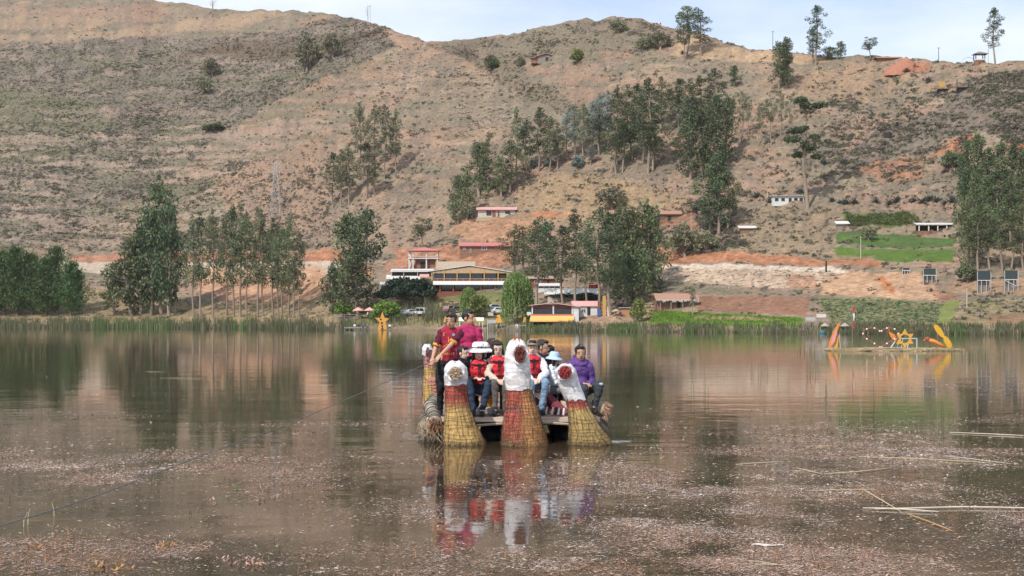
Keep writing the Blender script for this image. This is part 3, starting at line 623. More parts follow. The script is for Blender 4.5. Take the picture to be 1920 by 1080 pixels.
# low crops, grain
def field_fill(poly, n, size, cols, name, label, nq, flat, droop, asp, seed, rows=None):
    xs = [p[0] for p in poly]; ys = [p[1] for p in poly]; a = rng.uniform(min(xs), max(xs), n); b = rng.uniform(min(ys), max(ys), n)
    ok_ = inpoly(a, b, poly) & (rng.random(n) < .35+.9*sm(.35, .6, fbm(a/16, b/5, seed)))
    a, b = a[ok_], b[ok_]; P = np.array([ground(x, y) for x, y in zip(a, b)])
    cc = np.array(cols)[rng.integers(0, len(cols), len(a))]*rng.uniform(.8, 1.2, (len(a), 1))
    scatter(name, label, P, rng.uniform(.7, 1.2, len(a))*size, cc, m_scrub, nq, seed, flat, droop, asp)
field_fill([(1536,560),(1640,560),(1768,570),(1756,604),(1562,606)], 1500, .30, [(.18,.30,.13),(.23,.36,.17),(.30,.42,.22)], 'potato_plants', 'leafy potato plants in the crop field', 6, .5, 0, .7, 91)
field_fill([(1582,400),(1700,400),(1722,412),(1720,424),(1590,420)], 1300, .6, [(.19,.25,.09),(.25,.29,.12),(.30,.31,.14)], 'maize_plants', 'rows of green maize on the slope', 6, 1.2, 0, .3, 92)
field_fill([(1218,583),(1330,588),(1506,598),(1496,606),(1206,604)], 2600, .22, [(.10,.19,.018),(.12,.21,.025)], 'field_grass', 'bright green grass field by the adobe hut', 5, 1.5, 0, .3, 93)
# reeds along the shore
def reed_blades(X, Y, Z, H, cols, seed, w=.05, bend=.25):
    r = np.random.default_rng(seed); n = len(X); a = r.uniform(0, 6.283, n); bx, by = np.cos(a)*bend*H*r.random(n), np.sin(a)*bend*H*r.random(n)
    t = np.array([0, .5, 1.]); wx = r.uniform(-1, 1, n); wy = np.sqrt(1-wx*wx)*.5; ww = w*r.uniform(.7, 1.4, n)
    L = np.zeros((n, 6, 3)); 
    for i, (tt_, k) in enumerate(((0, 1), (.55, .8), (1, .15))):
        cx, cy, cz = X+bx*tt_**2, Y+by*tt_**2, Z+H*tt_
        L[:, 2*i] = np.stack([cx-np.abs(wx)*ww*k, cy-wy*ww*k, cz], -1); L[:, 2*i+1] = np.stack([cx+np.abs(wx)*ww*k, cy+wy*ww*k, cz], -1)
    f = (np.array([(0,1,3,2),(2,3,5,4)])[None]+6*np.arange(n)[:, None, None]).reshape(-1, 4)
    return L.reshape(-1, 3), f, np.repeat(cols, 6, 0)
m_reed = mat('reed_blade', (1, 1, 1), rough=.7, var=.15, scale=2, bump=0, attr='Col', spec=.2, trans=.2)
n = 56000; bu_ = rng.uniform(-600, 2500, n)
dn = np.interp(bu_, [-250, 0, 600, 640, 690, 700, 850, 862, 955, 990, 1010, 1190, 1210, 1350, 1362, 1384, 1500, 1530, 1560, 1740, 1760, 2180], [1, 1, 1, .6, .3, .5, .55, .08, .05, .2, 1, 1, .8, .9, .25, .9, .9, .25, .8, .9, .6, 1])*(.28+1.3*sm(.32, .62, fbm(bu_/14, bu_*0+2, 101)))
bu_ = bu_[rng.random(n) < dn]; n = len(bu_)
ysh = np.interp(bu_, ucol, y0); mid_ = (bu_ > 690) & (bu_ < 860)
yy = ysh+rng.uniform(-5, 7, n)+np.where(mid_, rng.uniform(8, 26, n), 0)+np.where(bu_ < 620, rng.uniform(-12, 6, n), 0); xx = (bu_-960)/F*yy
zz = np.array([max(-.1, land_z(a, b)) if b > c else -.1 for a, b, c in zip(xx, yy, ysh)])
hh = (.65+2.6*fbm(bu_/16, bu_*0+9, 103))*rng.uniform(.7, 1.15, n)*np.where(bu_ < 640, .98, 1.0)*np.where(bu_ > 1000, .50, 1)
rc = np.array([(.15,.16,.085),(.20,.19,.125),(.12,.145,.07),(.26,.235,.16),(.15,.19,.08)])[rng.integers(0, 5, n)]*rng.uniform(.8, 1.2, (n, 1))
gr = fbm(bu_/50, bu_*0+4, 105) > .55; rc = np.where(gr[:, None], rc*np.array([.9, 1.08, .8]), rc*np.array([1.02, .97, .95]))
v_, f_, c_ = reed_blades(xx, yy, zz, hh, rc, 8, w=.10)
tag(link('shore_reeds', mesh_np('shore_reeds', v_, f_, m_reed, c_)), 'dense band of dark green reeds along the far shore', kind='stuff')

# floating water weed
def weed_density(u, v):
    d = .007+0*u
    def blob(cu, cv, su_, sv_, k): return k*np.exp(-((u-cu)/su_)**2-((v-cv)/sv_)**2)
    d = d+blob(120, 885, 340, 36, .80)+blob(430, 880, 260, 22, .30)+blob(120, 830, 160, 9, .30)+blob(90, 945, 200, 22, .22)+blob(250, 1035, 340, 28, .55)+blob(60, 1050, 130, 24, .4)+blob(480, 1010, 160, 12, .35)+blob(620, 918, 220, 12, .18)
    d = d+blob(640, 795, 190, 5, .35)+blob(560, 812, 160, 4, .35)+blob(150, 778, 160, 7, .25)+blob(690, 875, 120, 10, .25)+blob(820, 960, 200, 22, .22)+blob(900, 905, 120, 12, .12)
    d = d+blob(1060, 965, 150, 30, .28)+blob(1250, 970, 260, 60, .75)+blob(1450, 930, 350, 55, .6)+blob(1620, 1010, 440, 65, .72)+blob(1650, 830, 280, 20, .95)+blob(1500, 850, 420, 14, .4)+blob(1300, 905, 320, 16, .4)+blob(1400, 800, 230, 7, .35)+blob(1330, 770, 160, 5, .22)
    d = d+blob(1820, 880, 200, 40, .38)+blob(1830, 790, 160, 9, .5)+blob(1850, 725, 180, 12, .32)+blob(1400, 700, 200, 4, .18)+blob(1600, 690, 300, 6, .15)+blob(1350, 878, 260, 12, .55)+blob(1850, 662, 80, 4, 1.2)+blob(1000, 1060, 500, 20, .26)+blob(1900, 1040, 200, 50, .45)+blob(1650, 735, 260, 5, .12)
    return d
gu, gy = np.meshgrid(LAKE_COLS, LAKE_ROWS, indexing='ij'); gx = (gu-960)/F*gy; gv = HV+CAMZ*F/gy
gd = weed_density(gu, gv)*(sm(.42, .60, fbm(gx/1.3, gy/1.5, 111))*.95+.04)*np.where((np.abs(gu-970) < 200) & (gv < 850), .1, 1)
gi = np.arange(gu.size).reshape(gu.shape); gq = np.stack([gi[:-1, :-1], gi[1:, :-1], gi[1:, 1:], gi[:-1, 1:]], -1).reshape(-1, 4)
lake = link('lake_water', mesh_np('lake_water', np.stack([gx, gy, gx*0], -1).reshape(-1, 3), gq, lake_material(), np.repeat(np.clip(gd*1.5, 0, 1).reshape(-1, 1), 3, 1)))
tag(lake, 'still brown lake water mirroring the hill', kind='structure')
NW = 1700000
wu = rng.uniform(-60, 1980, NW); wv = 646+(1100-646)*rng.random(NW)
Yw = CAMZ*F/(wv-HV); Xw = (wu-960)/F*Yw
lump = sm(.40, .62, fbm(Xw/1.3, Yw/1.5, 111))*(.35+.9*sm(.42, .62, fbm(Xw/.30, Yw/.55, 113)))+.075
near_boat = (np.abs(wu-970) < 200) & (wv < 850)
k_ = rng.random(NW) < weed_density(wu, wv)*lump*np.where(near_boat, .12, 1)*1.0
Xw, Yw, wu, wv = Xw[k_], Yw[k_], wu[k_], wv[k_]; n = len(Xw)
yaw = rng.normal(0, .75, n)+math.pi*rng.integers(0, 2, n); L = np.clip(.017*np.exp(rng.normal(0, .55, n)),   .006, .055)*np.clip(Yw/16, .85, 1.5); Wd = L*rng.uniform(.09, .24, n); tilt = rng.normal(0, .13, n)
d = np.stack([np.cos(yaw)*np.cos(tilt), np.sin(yaw)*np.cos(tilt), np.abs(np.sin(tilt))], -1)*L[:, None]; e = np.stack([-np.sin(yaw), np.cos(yaw), rng.normal(0, .15, n)], -1)*Wd[:, None]
P = np.stack([Xw, Yw, rng.uniform(.003, .014, n)], -1)
vv = np.stack([P-d*.2, P+d*.4+e, P+d, P+d*.4-e], 1).reshape(-1, 3); ff = np.arange(4*n).reshape(n, 4)
wp = np.array([(.47,.355,.30),(.42,.30,.25),(.52,.41,.345),(.60,.505,.44),(.32,.225,.18),(.39,.295,.24),(.44,.24,.11),(.33,.25,.13)]); pw = np.array([.22,.18,.17,.11,.12,.12,.035,.045])
cw = wp[rng.choice(8, n, p=pw)]*rng.uniform(.75, 1.2, (n, 1)); cw = cw*(.72+.62*fbm(Xw/.45, Yw/.6, 119))[:, None]*np.where((fbm(Xw/1.6, Yw/2.2, 121) > .52)[:, None], np.array([1, 1, 1]), np.array([.86, .76, .70])); rust = fbm(Xw/.8, Yw/.8, 117) > .66; cw = np.where((rust & (rng.random(n) < .35) & (wv > 900))[:, None], np.array([.36,.16,.05]), cw)
m_weed = mat('water_weed_leaf', (1, 1, 1), rough=.55, var=.2, scale=9, bump=0, attr='Col', spec=.3)
tag(link('floating_weed', mesh_np('floating_weed', vv, ff, m_weed, np.repeat(cw, 4, 0))), 'pinkish brown water weed floating in patches', kind='stuff')
# little upright tips of the weed
sel = rng.choice(n, 2600, replace=False); sel = sel[Yw[sel] < 40]
v_, f_, c_ = reed_blades(Xw[sel], Yw[sel], np.zeros(len(sel)), rng.uniform(.02, .085, len(sel)), np.array([(.22,.11,.08),(.30,.16,.11),(.12,.10,.05),(.36,.19,.07)])[rng.integers(0, 4, len(sel))], 12, w=.0042, bend=.4)
tag(link('weed_tips', mesh_np('weed_tips', v_, f_, m_weed, c_)), 'reddish weed tips standing out of the water', kind='stuff')
# rusty leaf clumps near the camera
tops = [(722-3,0)]
for i, (u, v, k, lb) in enumerate([(312,1024,1.0,'rusty orange leaf cluster afloat above the bottom left edge'),(212,1066,1.5,'yellow and rust leaf cluster at the bottom left'),(480,988+72,1.2,'pinkish leaf cluster low in the left foreground'),(452,1052,1.4,'orange-tipped weed cluster right of the yellow and rust one'),(72,1028,.7,'single amber upright leaf at far left'),(392,938,.5,'small brown leaf tuft just under the cable'),(441,915,.35,'tiny fresh green leaf on the water'),(480,942,.6,'small orange leaf tuft in mid left water'),(695,888,.5,'rust tuft left of the raft')]):
    Y = CAMZ*F/(v-HV); p = Vector(((u-960)/F*Y, Y, 0)); r2 = np.random.default_rng(i+50); nn = 46 if k > .6 else 16
    PP = np.array(p)+r2.normal(size=(nn, 3))*np.array([.075, .05, .012])*k+np.array([0, 0, .02]); PP[:, 2] = np.abs(PP[:, 2])
    base = (.10, .26, .02) if 'fresh' in lb else ((.36,.20,.085) if i in (0, 1, 4) else (.40,.25,.19))
    v_, f_, c_ = leaf_quads(PP, .024*k**.4, r2, base, .45, droop=-.9, aspect=.3)
    tag(link('leaf_cluster', mesh_np('leaf_cluster', v_, f_, m_weed, c_)), lb, kind='stuff')
# ------------------------------------------------------------------ buildings: each stands on the land; local units are photo pixels at its distance
def P3(c): return sRGB(*c)
mW = mat('white_sheet_roof', (.62, .60, .57), rough=.5, var=.22, scale=.3, bump=.2, stretch=(4, .4, 1))
mPINK = mat('pink_sheet_roof', (.50, .175, .155), rough=.6, var=.34, scale=.3, bump=.3, stretch=(5, .3, 1))
mPALEPINK = mat('faded_pink_sheet_roof', (.62, .34, .31), rough=.55, var=.18, scale=.3, bump=.1, stretch=(3, .3, 1))
mTILE = mat('old_clay_tile', (.36, .20, .14), rough=.9, var=.4, scale=.8, bump=.5, stretch=(2.5, .4, 1))
mADOBE = mat('adobe_wall', (.25, .135, .09), rough=.95, var=.45, scale=.35, bump=.3)
mBRICK = mat('red_brown_boards', (.23, .085, .06), rough=.8, var=.3, scale=.5, bump=.2)
mCREAM = mat('pale_plaster', (.52, .44, .36), rough=.9, var=.28, scale=.25, bump=.15)
mWHITE = mat('white_plaster', (.62, .61, .58), rough=.85, var=.2, scale=.25, bump=.15)
mYEL = mat('yellow_paint', (.52, .29, .075), rough=.6, var=.15, scale=.5, bump=.1)
mPLANK = mat('weathered_gable_plank', (.50, .34, .20), rough=.85, var=.45, scale=.6, bump=.3, stretch=(6, 1, .15))
mGLASS = mat('dark_window_glass', (.018, .022, .026), rough=.12, var=.3, scale=.2, bump=0, spec=.6)
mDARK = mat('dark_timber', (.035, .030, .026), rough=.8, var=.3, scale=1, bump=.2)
mTIN = mat('grey_tin', (.46, .46, .45), rough=.45, var=.2, scale=.3, bump=.1, stretch=(4, .4, 1))
mGREY = mat('grey_weathered_wood', (.24, .21, .18), rough=.9, var=.35, scale=1.2, bump=.3, stretch=(1, 1, .3))
mORANGE = mat('orange_awning_cloth', (.80, .42, .13), rough=.7, var=.12, scale=.4, bump=.15)
mNET = mat('dark_green_shade_net', (.045, .060, .062), rough=.8, var=.3, scale=1, bump=.2)
mTAN = mat('tan_sheet_roof', (.40, .31, .22), rough=.7, var=.25, scale=.3, bump=.2, stretch=(3, .4, 1))
mBLUE = mat('blue_tarp', (.06, .10, .28), rough=.6, var=.2, scale=.6, bump=.2)
mREDT = mat('red_tarp', (.33, .035, .035), rough=.6, var=.2, scale=.6, bump=.2)
def bld(name, label, cat, u, v, rz=0, group=None):
    p = ground(u, v); k = p.y/F
    return thing(name, label, cat, p, rz, group, scale=(k, k, k))
def pbox(root, name, m, *b): return MB().box(*b).build(name, m, root)
def window(root, x0, z0, x1, z1, y=0, mframe=None, bars=1, fw=.8):
    mframe = mframe or mWHITE; mb = MB(); a = y-1.1; b = y+.4
    mb.box(x0, a, z0, x0+fw, b, z1).box(x1-fw, a, z0, x1, b, z1).box(x0+fw, a+.05, z0, x1-fw, b, z0+fw).box(x0+fw, a+.05, z1-fw, x1-fw, b, z1)
    for i in range(bars):
        c = x0+(x1-x0)*(i+1)/(bars+1); mb.box(c-fw*.4, a+.1, z0+fw, c+fw*.4, b, z1-fw)
    w = mb.build('window', mframe, root); MB().box(x0+fw*.5, y-.6, z0+fw*.5, x1-fw*.5, y-.15, z1-fw*.5).build('pane', mGLASS, w); return w
def door(root, x0, z0, x1, z1, m, y=0):
    d = pbox(root, 'door', m, x0, y-.7, z0, x1, y+.3, z1); MB().box(x1-.9, y-1.1, (z0+z1)/2, x1-.4, y-.7, (z0+z1)/2+.5).build('handle', mTIN, d); return d
def gable_x(root, m, x0, x1, y0, y1, z, rise, th=1.2):   # ridge along x
    ym = (y0+y1)/2; return MB().add([(x0,y0,z),(x1,y0,z),(x1,ym,z+rise),(x0,ym,z+rise),(x0,y1,z),(x1,y1,z)]+[(x0,y0,z-th),(x1,y0,z-th),(x1,ym,z+rise-th),(x0,ym,z+rise-th),(x0,y1,z-th),(x1,y1,z-th)],
        [(0,1,2,3),(3,2,5,4),(7,6,9,8),(8,9,10,11),(0,6,7,1),(4,5,11,10),(0,3,9,6),(3,4,10,9),(1,7,8,2),(2,8,11,5)]).build('roof', m, root)
def gable_y(root, m, x0, x1, xm, y0, y1, z0, z1, zt, th=1.2, name='roof'):   # ridge going back
    return MB().add([(x0,y0,z0),(xm,y0,zt),(x1,y0,z1),(x0,y1,z0),(xm,y1,zt),(x1,y1,z1)]+[(x0,y0,z0-th),(xm,y0,zt-th),(x1,y0,z1-th),(x0,y1,z0-th),(xm,y1,zt-th),(x1,y1,z1-th)],
        [(0,1,4,3),(1,2,5,4),(7,6,9,10),(8,7,10,11),(0,6,7,1),(1,7,8,2),(3,4,10,9),(4,5,11,10),(0,3,9,6),(2,8,11,5)]).build(name, m, root)
def slope_roof(root, m, x0, x1, y0, y1, z0, z1, th=1, name='roof'):   # from z0 at the front to z1 at the back
    return MB().hexa([(x0,y0,z0-th),(x1,y0,z0-th),(x1,y1,z1-th),(x0,y1,z1-th),(x0,y0,z0),(x1,y0,z0),(x1,y1,z1),(x0,y1,z1)]).build(name, m, root)

# two-storey lakeside restaurant
b = bld('restaurant', 'two-storey restaurant with plank gable, yellow columns and a white canopy', 'building', 880, 548)
pbox(b, 'lower_wall', mBRICK, -70, 0, -14, 75, 60, 3.2)
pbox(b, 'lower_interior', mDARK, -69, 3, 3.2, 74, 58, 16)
pbox(b, 'rail', mBRICK, -70, -1.2, 6.2, 75, -.4, 7.2)
for x in (-55, -30, -3.5, 22, 48, 73): pbox(b, 'column', mYEL, x-1, -1.5, 3.2, x+1, .6, 16)
for x in (-54, -29, -2.5, 23, 49): window(b, x+1.5, 7.8, x+22.5, 14.8, 2.6, mDARK, 3, .5)
slope_roof(b, mW, -68, 74, -9, 1, 16, 22.5, 1.2, 'canopy')
pbox(b, 'upper_wall', mBRICK, -68, 2, 16, 73, 58, 26)
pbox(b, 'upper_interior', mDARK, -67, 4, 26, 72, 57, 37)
for x in (-70.5, -47, -23, 1.5, 28, 54, 71): pbox(b, 'column', mYEL, x-1, .6, 23, x+1, 2.8, 42 if abs(x) < 60 else 38)
for x in (-68, -45.5, -21.5, 3, 29.5): window(b, x+.5, 27, x+20.5, 36.5, 3.4, mDARK, 2, .5)
for i in range(46):   # gable of vertical planks, every one a board
    x0 = -69+i*3.08; xm = x0+1.5; zt = 51-abs(xm-1)*.142
    MB().box(x0, 1.2+(i % 3)*.25, 37, x0+2.8, 2.8+(i % 3)*.25, zt-1.6).build('plank', mPLANK, b)
gable_y(b, mW, -78, 80, 1, -.6, 30, 41, 40, 52.4, 1.3)
slope_roof(b, mTAN, -64, 10, 20, 62, 47, 62, 1, 'rear_roof')
for x in range(-60, 70, 12): pbox(b, 'railing_post', mCREAM, x-.3, -.2, 23, x+.3, .4, 27)
pbox(b, 'railing', mCREAM, -66, -.2, 26.6, 72, .3, 27.2)
# annex
b = bld('annex_building', 'open annex with stacked white sheet roofs left of the restaurant', 'building', 765, 545, 0)
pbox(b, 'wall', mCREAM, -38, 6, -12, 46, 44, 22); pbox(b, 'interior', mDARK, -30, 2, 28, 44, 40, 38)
slope_roof(b, mW, -33, 47, -2, 22, 36.5, 42, 1.2); slope_roof(b, mW, -41, 24, -10, 6, 22, 30, 1.2); slope_roof(b, mW, -52, -22, -18, 2, 11, 17, 1.2)
pbox(b, 'side_wall', mADOBE, -49, -8, -14, -24, 10, 10)
for x in (-39, -18, 2, 22): pbox(b, 'post', mTIN, x-.6, -8, 0, x+.6, -7, 23)
for x in (-31, -8, 18, 44): pbox(b, 'post', mTIN, x-.6, -1, 28, x+.6, 0, 37)
slope_roof(b, mPALEPINK, 22, 40, -12, 2, 26, 32, 1.2, 'lean_to_roof')
# lookout tower
b = bld('lookout_tower', 'white-framed lookout tower under a pink hipped roof', 'tower', 794, 503)
for x in (-27, -19.5, 5.5, 26): 
    pbox(b, 'column', mWHITE, x-1.1, -1, -6, x+1.1, 1.2, 36)
for x in (-27, 26): pbox(b, 'column', mWHITE, x-1.1, 28, -6, x+1.1, 30, 36)
pbox(b, 'platform', mWHITE, -29, -2, 19.5, 28, 32, 21.2); pbox(b, 'room', mADOBE, -16, 6, -4, 22, 28, 19); pbox(b, 'yellow_panel', mYEL, 22, 2, 2, 28, 5, 19)
pbox(b, 'doorway', mDARK, -6, 5.4, 0, 2, 6.4, 14); pbox(b, 'railing', mWHITE, -28, -2.2, 24, 27, -1.6, 24.8)
MB().add([(-30,-5,35.5),(31,-5,35.5),(31,33,35.5),(-30,33,35.5),(0,14,42.5),(-30,-5,34.3),(31,-5,34.3),(31,33,34.3),(-30,33,34.3)], [(0,1,4),(1,2,4),(2,3,4),(3,0,4),(0,5,6,1),(1,6,7,2),(2,7,8,3),(3,8,5,0),(8,7,6,5)]).build('roof', mPINK, b)
# brown house, pale house
b = bld('farm_house', 'long brown adobe house with a pink roof above the restaurant', 'house', 908, 466)
pbox(b, 'wall', mADOBE, -46, 0, -12, 46, 34, 14); gable_x(b, mPINK, -48, 50, -4, 38, 14.5, 7); window(b, -5, 6, 5, 13); window(b, -39, 7, -35, 11, bars=0); door(b, -28, 0, -23, 11, mGREY)
b = bld('farm_house', 'pale house with a faded pink roof alone on the slope', 'house', 932, 400)
pbox(b, 'wall', mCREAM, -36, 0, -8, 34, 30, 12); gable_x(b, mPALEPINK, -39, 38, -4, 34, 13.5, 6); door(b, -9, 0, -3, 11, mBRICK); door(b, 1, 0, 4, 11, mBRICK); window(b, -20, 3, -11, 11, mframe=mDARK); window(b, 15, 6, 24, 10, mframe=mDARK); pbox(b, 'foundation', mTAN, -38, -1.5, -9, 37, 29, -1)
# behind the shade trees
b = bld('wooden_cabin', 'red-brown cabin with a flat tan roof behind the willow', 'cabin', 1020, 530)
pbox(b, 'wall', mBRICK, -26, 0, -8, 20, 24, 13); slope_roof(b, mTAN, -34, 18, -4, 26, 13.5, 19); pbox(b, 'doorway', mDARK, 6, -.6, 0, 10, .4, 10); window(b, -18, 4, -6, 10)
b = bld('canopy_shelter', 'white-roofed canopy with green windows behind the tree trunks', 'shelter', 1030, 543)
pbox(b, 'wall', mWHITE, -21, 0, -6, 21, 14, 4); pbox(b, 'glazing', mGLASS, -20, .5, 4, 20, 13, 8); slope_roof(b, mW, -22, 22, -3, 14, 9, 13.5, 1.4)
for x in (-20.5, -10, 0, 10, 20): pbox(b, 'post', mWHITE, x-.5, -.6, 4, x+.5, .4, 8.4)
b = bld('long_shed', 'long shed with a pale grey sheet roof behind the dark bushes', 'shed', 1071, 563)
pbox(b, 'wall', mCREAM, -44, 2, -6, 50, 20, 10); slope_roof(b, mat('pale_grey_sheet_roof', (.60,.59,.55), .5, .12, .3, .1), -51, 52, -2, 16, 11, 22, 1.1)
pbox(b, 'red_tarp_panel', mREDT, 34, 17.5, 21, 52, 18.5, 29)
for x in (-20, 10, 32): window(b, x-4, 2, x+4, 8, 2)
# lakeside restaurant with awning
b = bld('waterside_restaurant', 'small two-storey restaurant with an orange awning over the reeds', 'building', 1040, 609)
pbox(b, 'lower_wall', mDARK, -44, 3, -6, 35, 40, 16); pbox(b, 'side_wall', mWHITE, 35, -1, -6, 45, 40, 34)
pbox(b, 'red_door', mREDT, 23, 2, 0, 34, 2.8, 7); pbox(b, 'post', mCREAM, 21, -1, -4, 22.6, .6, 16)
pbox(b, 'rail', mat('salmon_paint', (.50, .16, .11), .7, .15, .5, .1), -44, -1.5, 16.5, 35, -.2, 20.2)
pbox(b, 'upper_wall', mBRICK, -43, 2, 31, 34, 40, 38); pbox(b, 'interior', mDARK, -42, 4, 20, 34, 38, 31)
for x in (-42, -2.5, 33): pbox(b, 'column', mWHITE, x-1.3, -.8, 20.2, x+1.3, 1.6, 36)
window(b, -40, 20.5, -4.5, 31, 2, mDARK, 3, .5); window(b, -.5, 20.5, 31, 31, 2, mDARK, 3, .5)
gable_y(b, mPALEPINK, -48, 48, -3, -5, 42, 37, 34.5, 41.5, 1.4)
MB().hexa([(-47,-9,7),(36,-9,7),(36,-1.6,16),(-45,-1.6,16),(-47,-9,8),(36,-9,8),(36,-1.6,17),(-45,-1.6,17)]).build('awning', mORANGE, b)
MB().box(-47, -9.4, 5.6, 36, -9, 8).build('awning_valance', mORANGE, b)
pbox(b, 'terrace', mWHITE, -52, 0, 18, -44, 14, 24)
b = bld('white_cabin', 'white cabin with a pink roof right of the waterside restaurant', 'cabin', 1106, 592)
pbox(b, 'wall', mWHITE, -20, 0, -5, 14, 18, 18); slope_roof(b, mPALEPINK, -34, 17, -3, 16, 18.5, 28); pbox(b, 'doorway', mDARK, -5, -.6, 1, 1, .3, 16); window(b, -16, 6, -8, 13)
b = bld('yellow_gate', 'yellow and blue painted gate post between the shade trees', 'gate', 1134, 593)
pbox(b, 'post', mYEL, -4, 0, -4, 2, 4, 38); pbox(b, 'tarp', mBLUE, -14, 1, 0, -7, 3, 13); pbox(b, 'post', mBRICK, -13, 3, -4, -9, 6, 28); pbox(b, 'panel', mWHITE, 5, 2, 0, 12, 4, 18)
b = bld('thatched_parasol', 'small thatched sunshade right of the white cabin', 'parasol', 1155, 592)
MB().lathe([(.1, 13), (9, 9), (9, 8.2), (.1, 12)], 10).build('canopy', mat('thatch', (.42,.32,.22), .95, .3, 1.2, .5), b); MB().tube([(0,0,-3),(0,0,12)], .6).build('pole', mGREY, b)
b = bld('lean_to_shed', 'low brick lean-to beside the thatched sunshade', 'shed', 1173, 592); pbox(b, 'wall', mat('orange_brick', (.42,.20,.10), .9, .25, .8, .3), -9, 0, -3, 9, 10, 12); slope_roof(b, mTIN, -13, 10, -3, 11, 15.5, 13.5)
# farmstead with tile roofs
for u, v, w, hgt, rs, lb in [(1200,408,40,12,11,'long tile-roofed adobe house above the shade trees'),(1255,410,22,12,7,'lower tile-roofed adobe house at the right end of the farmstead'),(1156,402,12,7,7,'small tile-roofed adobe outhouse at the left end of the farmstead')]:
    b = bld('adobe_house', lb, 'house', u, v); pbox(b, 'wall', mADOBE, -w, 0, -9, w, 22, hgt); gable_x(b, mTILE, -w-2, w+2, -4, 26, hgt+.6, rs); door(b, -3, 0, 3, 9, mDARK)
    if w > 15: window(b, -w+6, 4, -w+12, 9, mframe=mGREY); window(b, w-12, 4, w-6, 9, mframe=mGREY)
b = bld('wall_pier', 'small dark-roofed shed beside the farmstead pole', 'shed', 1297, 402); b.name = 'small_shed'; pbox(b, 'wall', mADOBE, -8, 0, -5, 8, 10, 8); slope_roof(b, mDARK, -11, 11, -2, 11, 9, 11)
b = bld('adobe_hut', 'adobe hut with sagging tile roof and ragged thatch edge by the grass field', 'hut', 1268, 579)
pbox(b, 'wall', mADOBE, -36, 6, -6, 37, 34, 17); gable_x(b, mTILE, -40, 42, -4, 40, 18.5, 11); pbox(b, 'lean_to', mADOBE, -39, 8, -4, -37, 20, 14)
for x in (-30, -10, 12, 32): pbox(b, 'post', mGREY, x-.8, -2, -4, x+.8, -.6, 18)
fr_ = MB(); rr_ = random.Random(4)
for i in range(40):
    x = -38+i*2; h_ = rr_.uniform(2, 6.5); fr_.add([(x,-4.4,18),(x+1.7,-4.4,18),(x+1.5,-4.8,18-h_),(x+.3,-4.8,18-h_*.9)], [(0,1,2,3)])
tag(fr_.build('thatch_fringe', mat('ragged_white_straw', (.55,.48,.42), .9, .35, 1.5, .3), b), kind='stuff')
pbox(b, 'doorway', mDARK, 2, 5.4, 0, 9, 6.4, 12)
b = bld('plain_house', 'white flat-roofed house right of the gaunt bare tree', 'house', 1478, 378)
pbox(b, 'wall', mWHITE, -29, 0, -6, 29, 22, 12); slope_roof(b, mTIN, -31, 31, -3, 24, 13.4, 14.4)
for x in (-22, -10, 14, 24): window(b, x-3, 4, x+3, 9, mframe=mDARK)
door(b, 1, 0, 6, 9, mDARK)
b = bld('tin_shed', 'small adobe shed with shiny tin roof in the dry meadow', 'shed', 1402, 437); pbox(b, 'wall', mADOBE, -14, 0, -4, 14, 12, 8); slope_roof(b, mW, -17, 17, -3, 14, 9, 14)
b = bld('tin_shed', 'small shed with tin roof at the left corner of the green fields', 'shed', 1580, 427); pbox(b, 'wall', mGREY, -10, 0, -4, 11, 11, 8); slope_roof(b, mW, -13, 13, -3, 12, 9.5, 15)
b = bld('open_shed', 'long open shed with white roof and dark bays above the green fields', 'shed', 1761, 429)
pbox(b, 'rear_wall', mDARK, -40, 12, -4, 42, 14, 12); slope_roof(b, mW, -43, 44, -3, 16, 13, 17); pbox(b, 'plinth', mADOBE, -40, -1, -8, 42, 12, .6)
for x in (-38, -20, -3, 14, 30, 41): pbox(b, 'post', mWHITE, x-.9, -1.5, .6, x+.9, 0, 12.4)
b = bld('old_house', 'old weathered gable house in the hollow below the crest', 'house', 1026, 112)
MB().prism([(-18,-5),(20,-5),(20,7),(0,13),(-18,8)], 0, 22).build('wall', mGREY, b); gable_y(b, mTILE, -24, 23, -1, -3, 25, 8, 6, 15, 1.2); pbox(b, 'lean_to', mADOBE, -30, 2, -4, -18.2, 16, 6); slope_roof(b, mTILE, -33, -18.5, -1, 16, 6.4, 8, 1, 'lean_to_roof'); pbox(b, 'doorway', mDARK, -3, -.6, 0, 2, .3, 7)
b = bld('ridge_house', 'low brown-roofed house on the skyline behind the soil heap', 'house', 1666, 113); pbox(b, 'wall', mADOBE, -20, 0, -5, 22, 18, 5); gable_x(b, mTILE, -24, 26, -4, 22, 5.5, 4)
b = bld('ridge_shelter', 'open-sided shelter with hipped roof on the right skyline', 'shelter', 1839, 119)
pbox(b, 'base', mADOBE, -9, 0, -4, 8, 12, 7); 
for x in (-9, 8): pbox(b, 'post', mDARK, x-.7, 0, 7, x+.7, 1.4, 19); pbox(b, 'post', mDARK, x-.7, 11, 7, x+.7, 12.4, 19)
MB().add([(-13,-3,18.5),(14,-3,18.5),(14,15,18.5),(-13,15,18.5),(-2,6,24),(3,6,24)], [(0,1,5,4),(1,2,5),(2,3,4,5),(3,0,4),(0,3,2,1)]).build('roof', mGREY, b); pbox(b, 'counter', mWHITE, -10, -.6, 7, 9, 0, 9)
b = bld('entrance_arch', 'thin pale arch on the skyline left of the ridge shelter', 'arch', 1816, 119); MB().tube([(14*math.cos(t), 0, 13*math.sin(t)-1) for t in [math.pi*k/12 for k in range(13)]], .55, 5).build('hoop', mTIN, b)
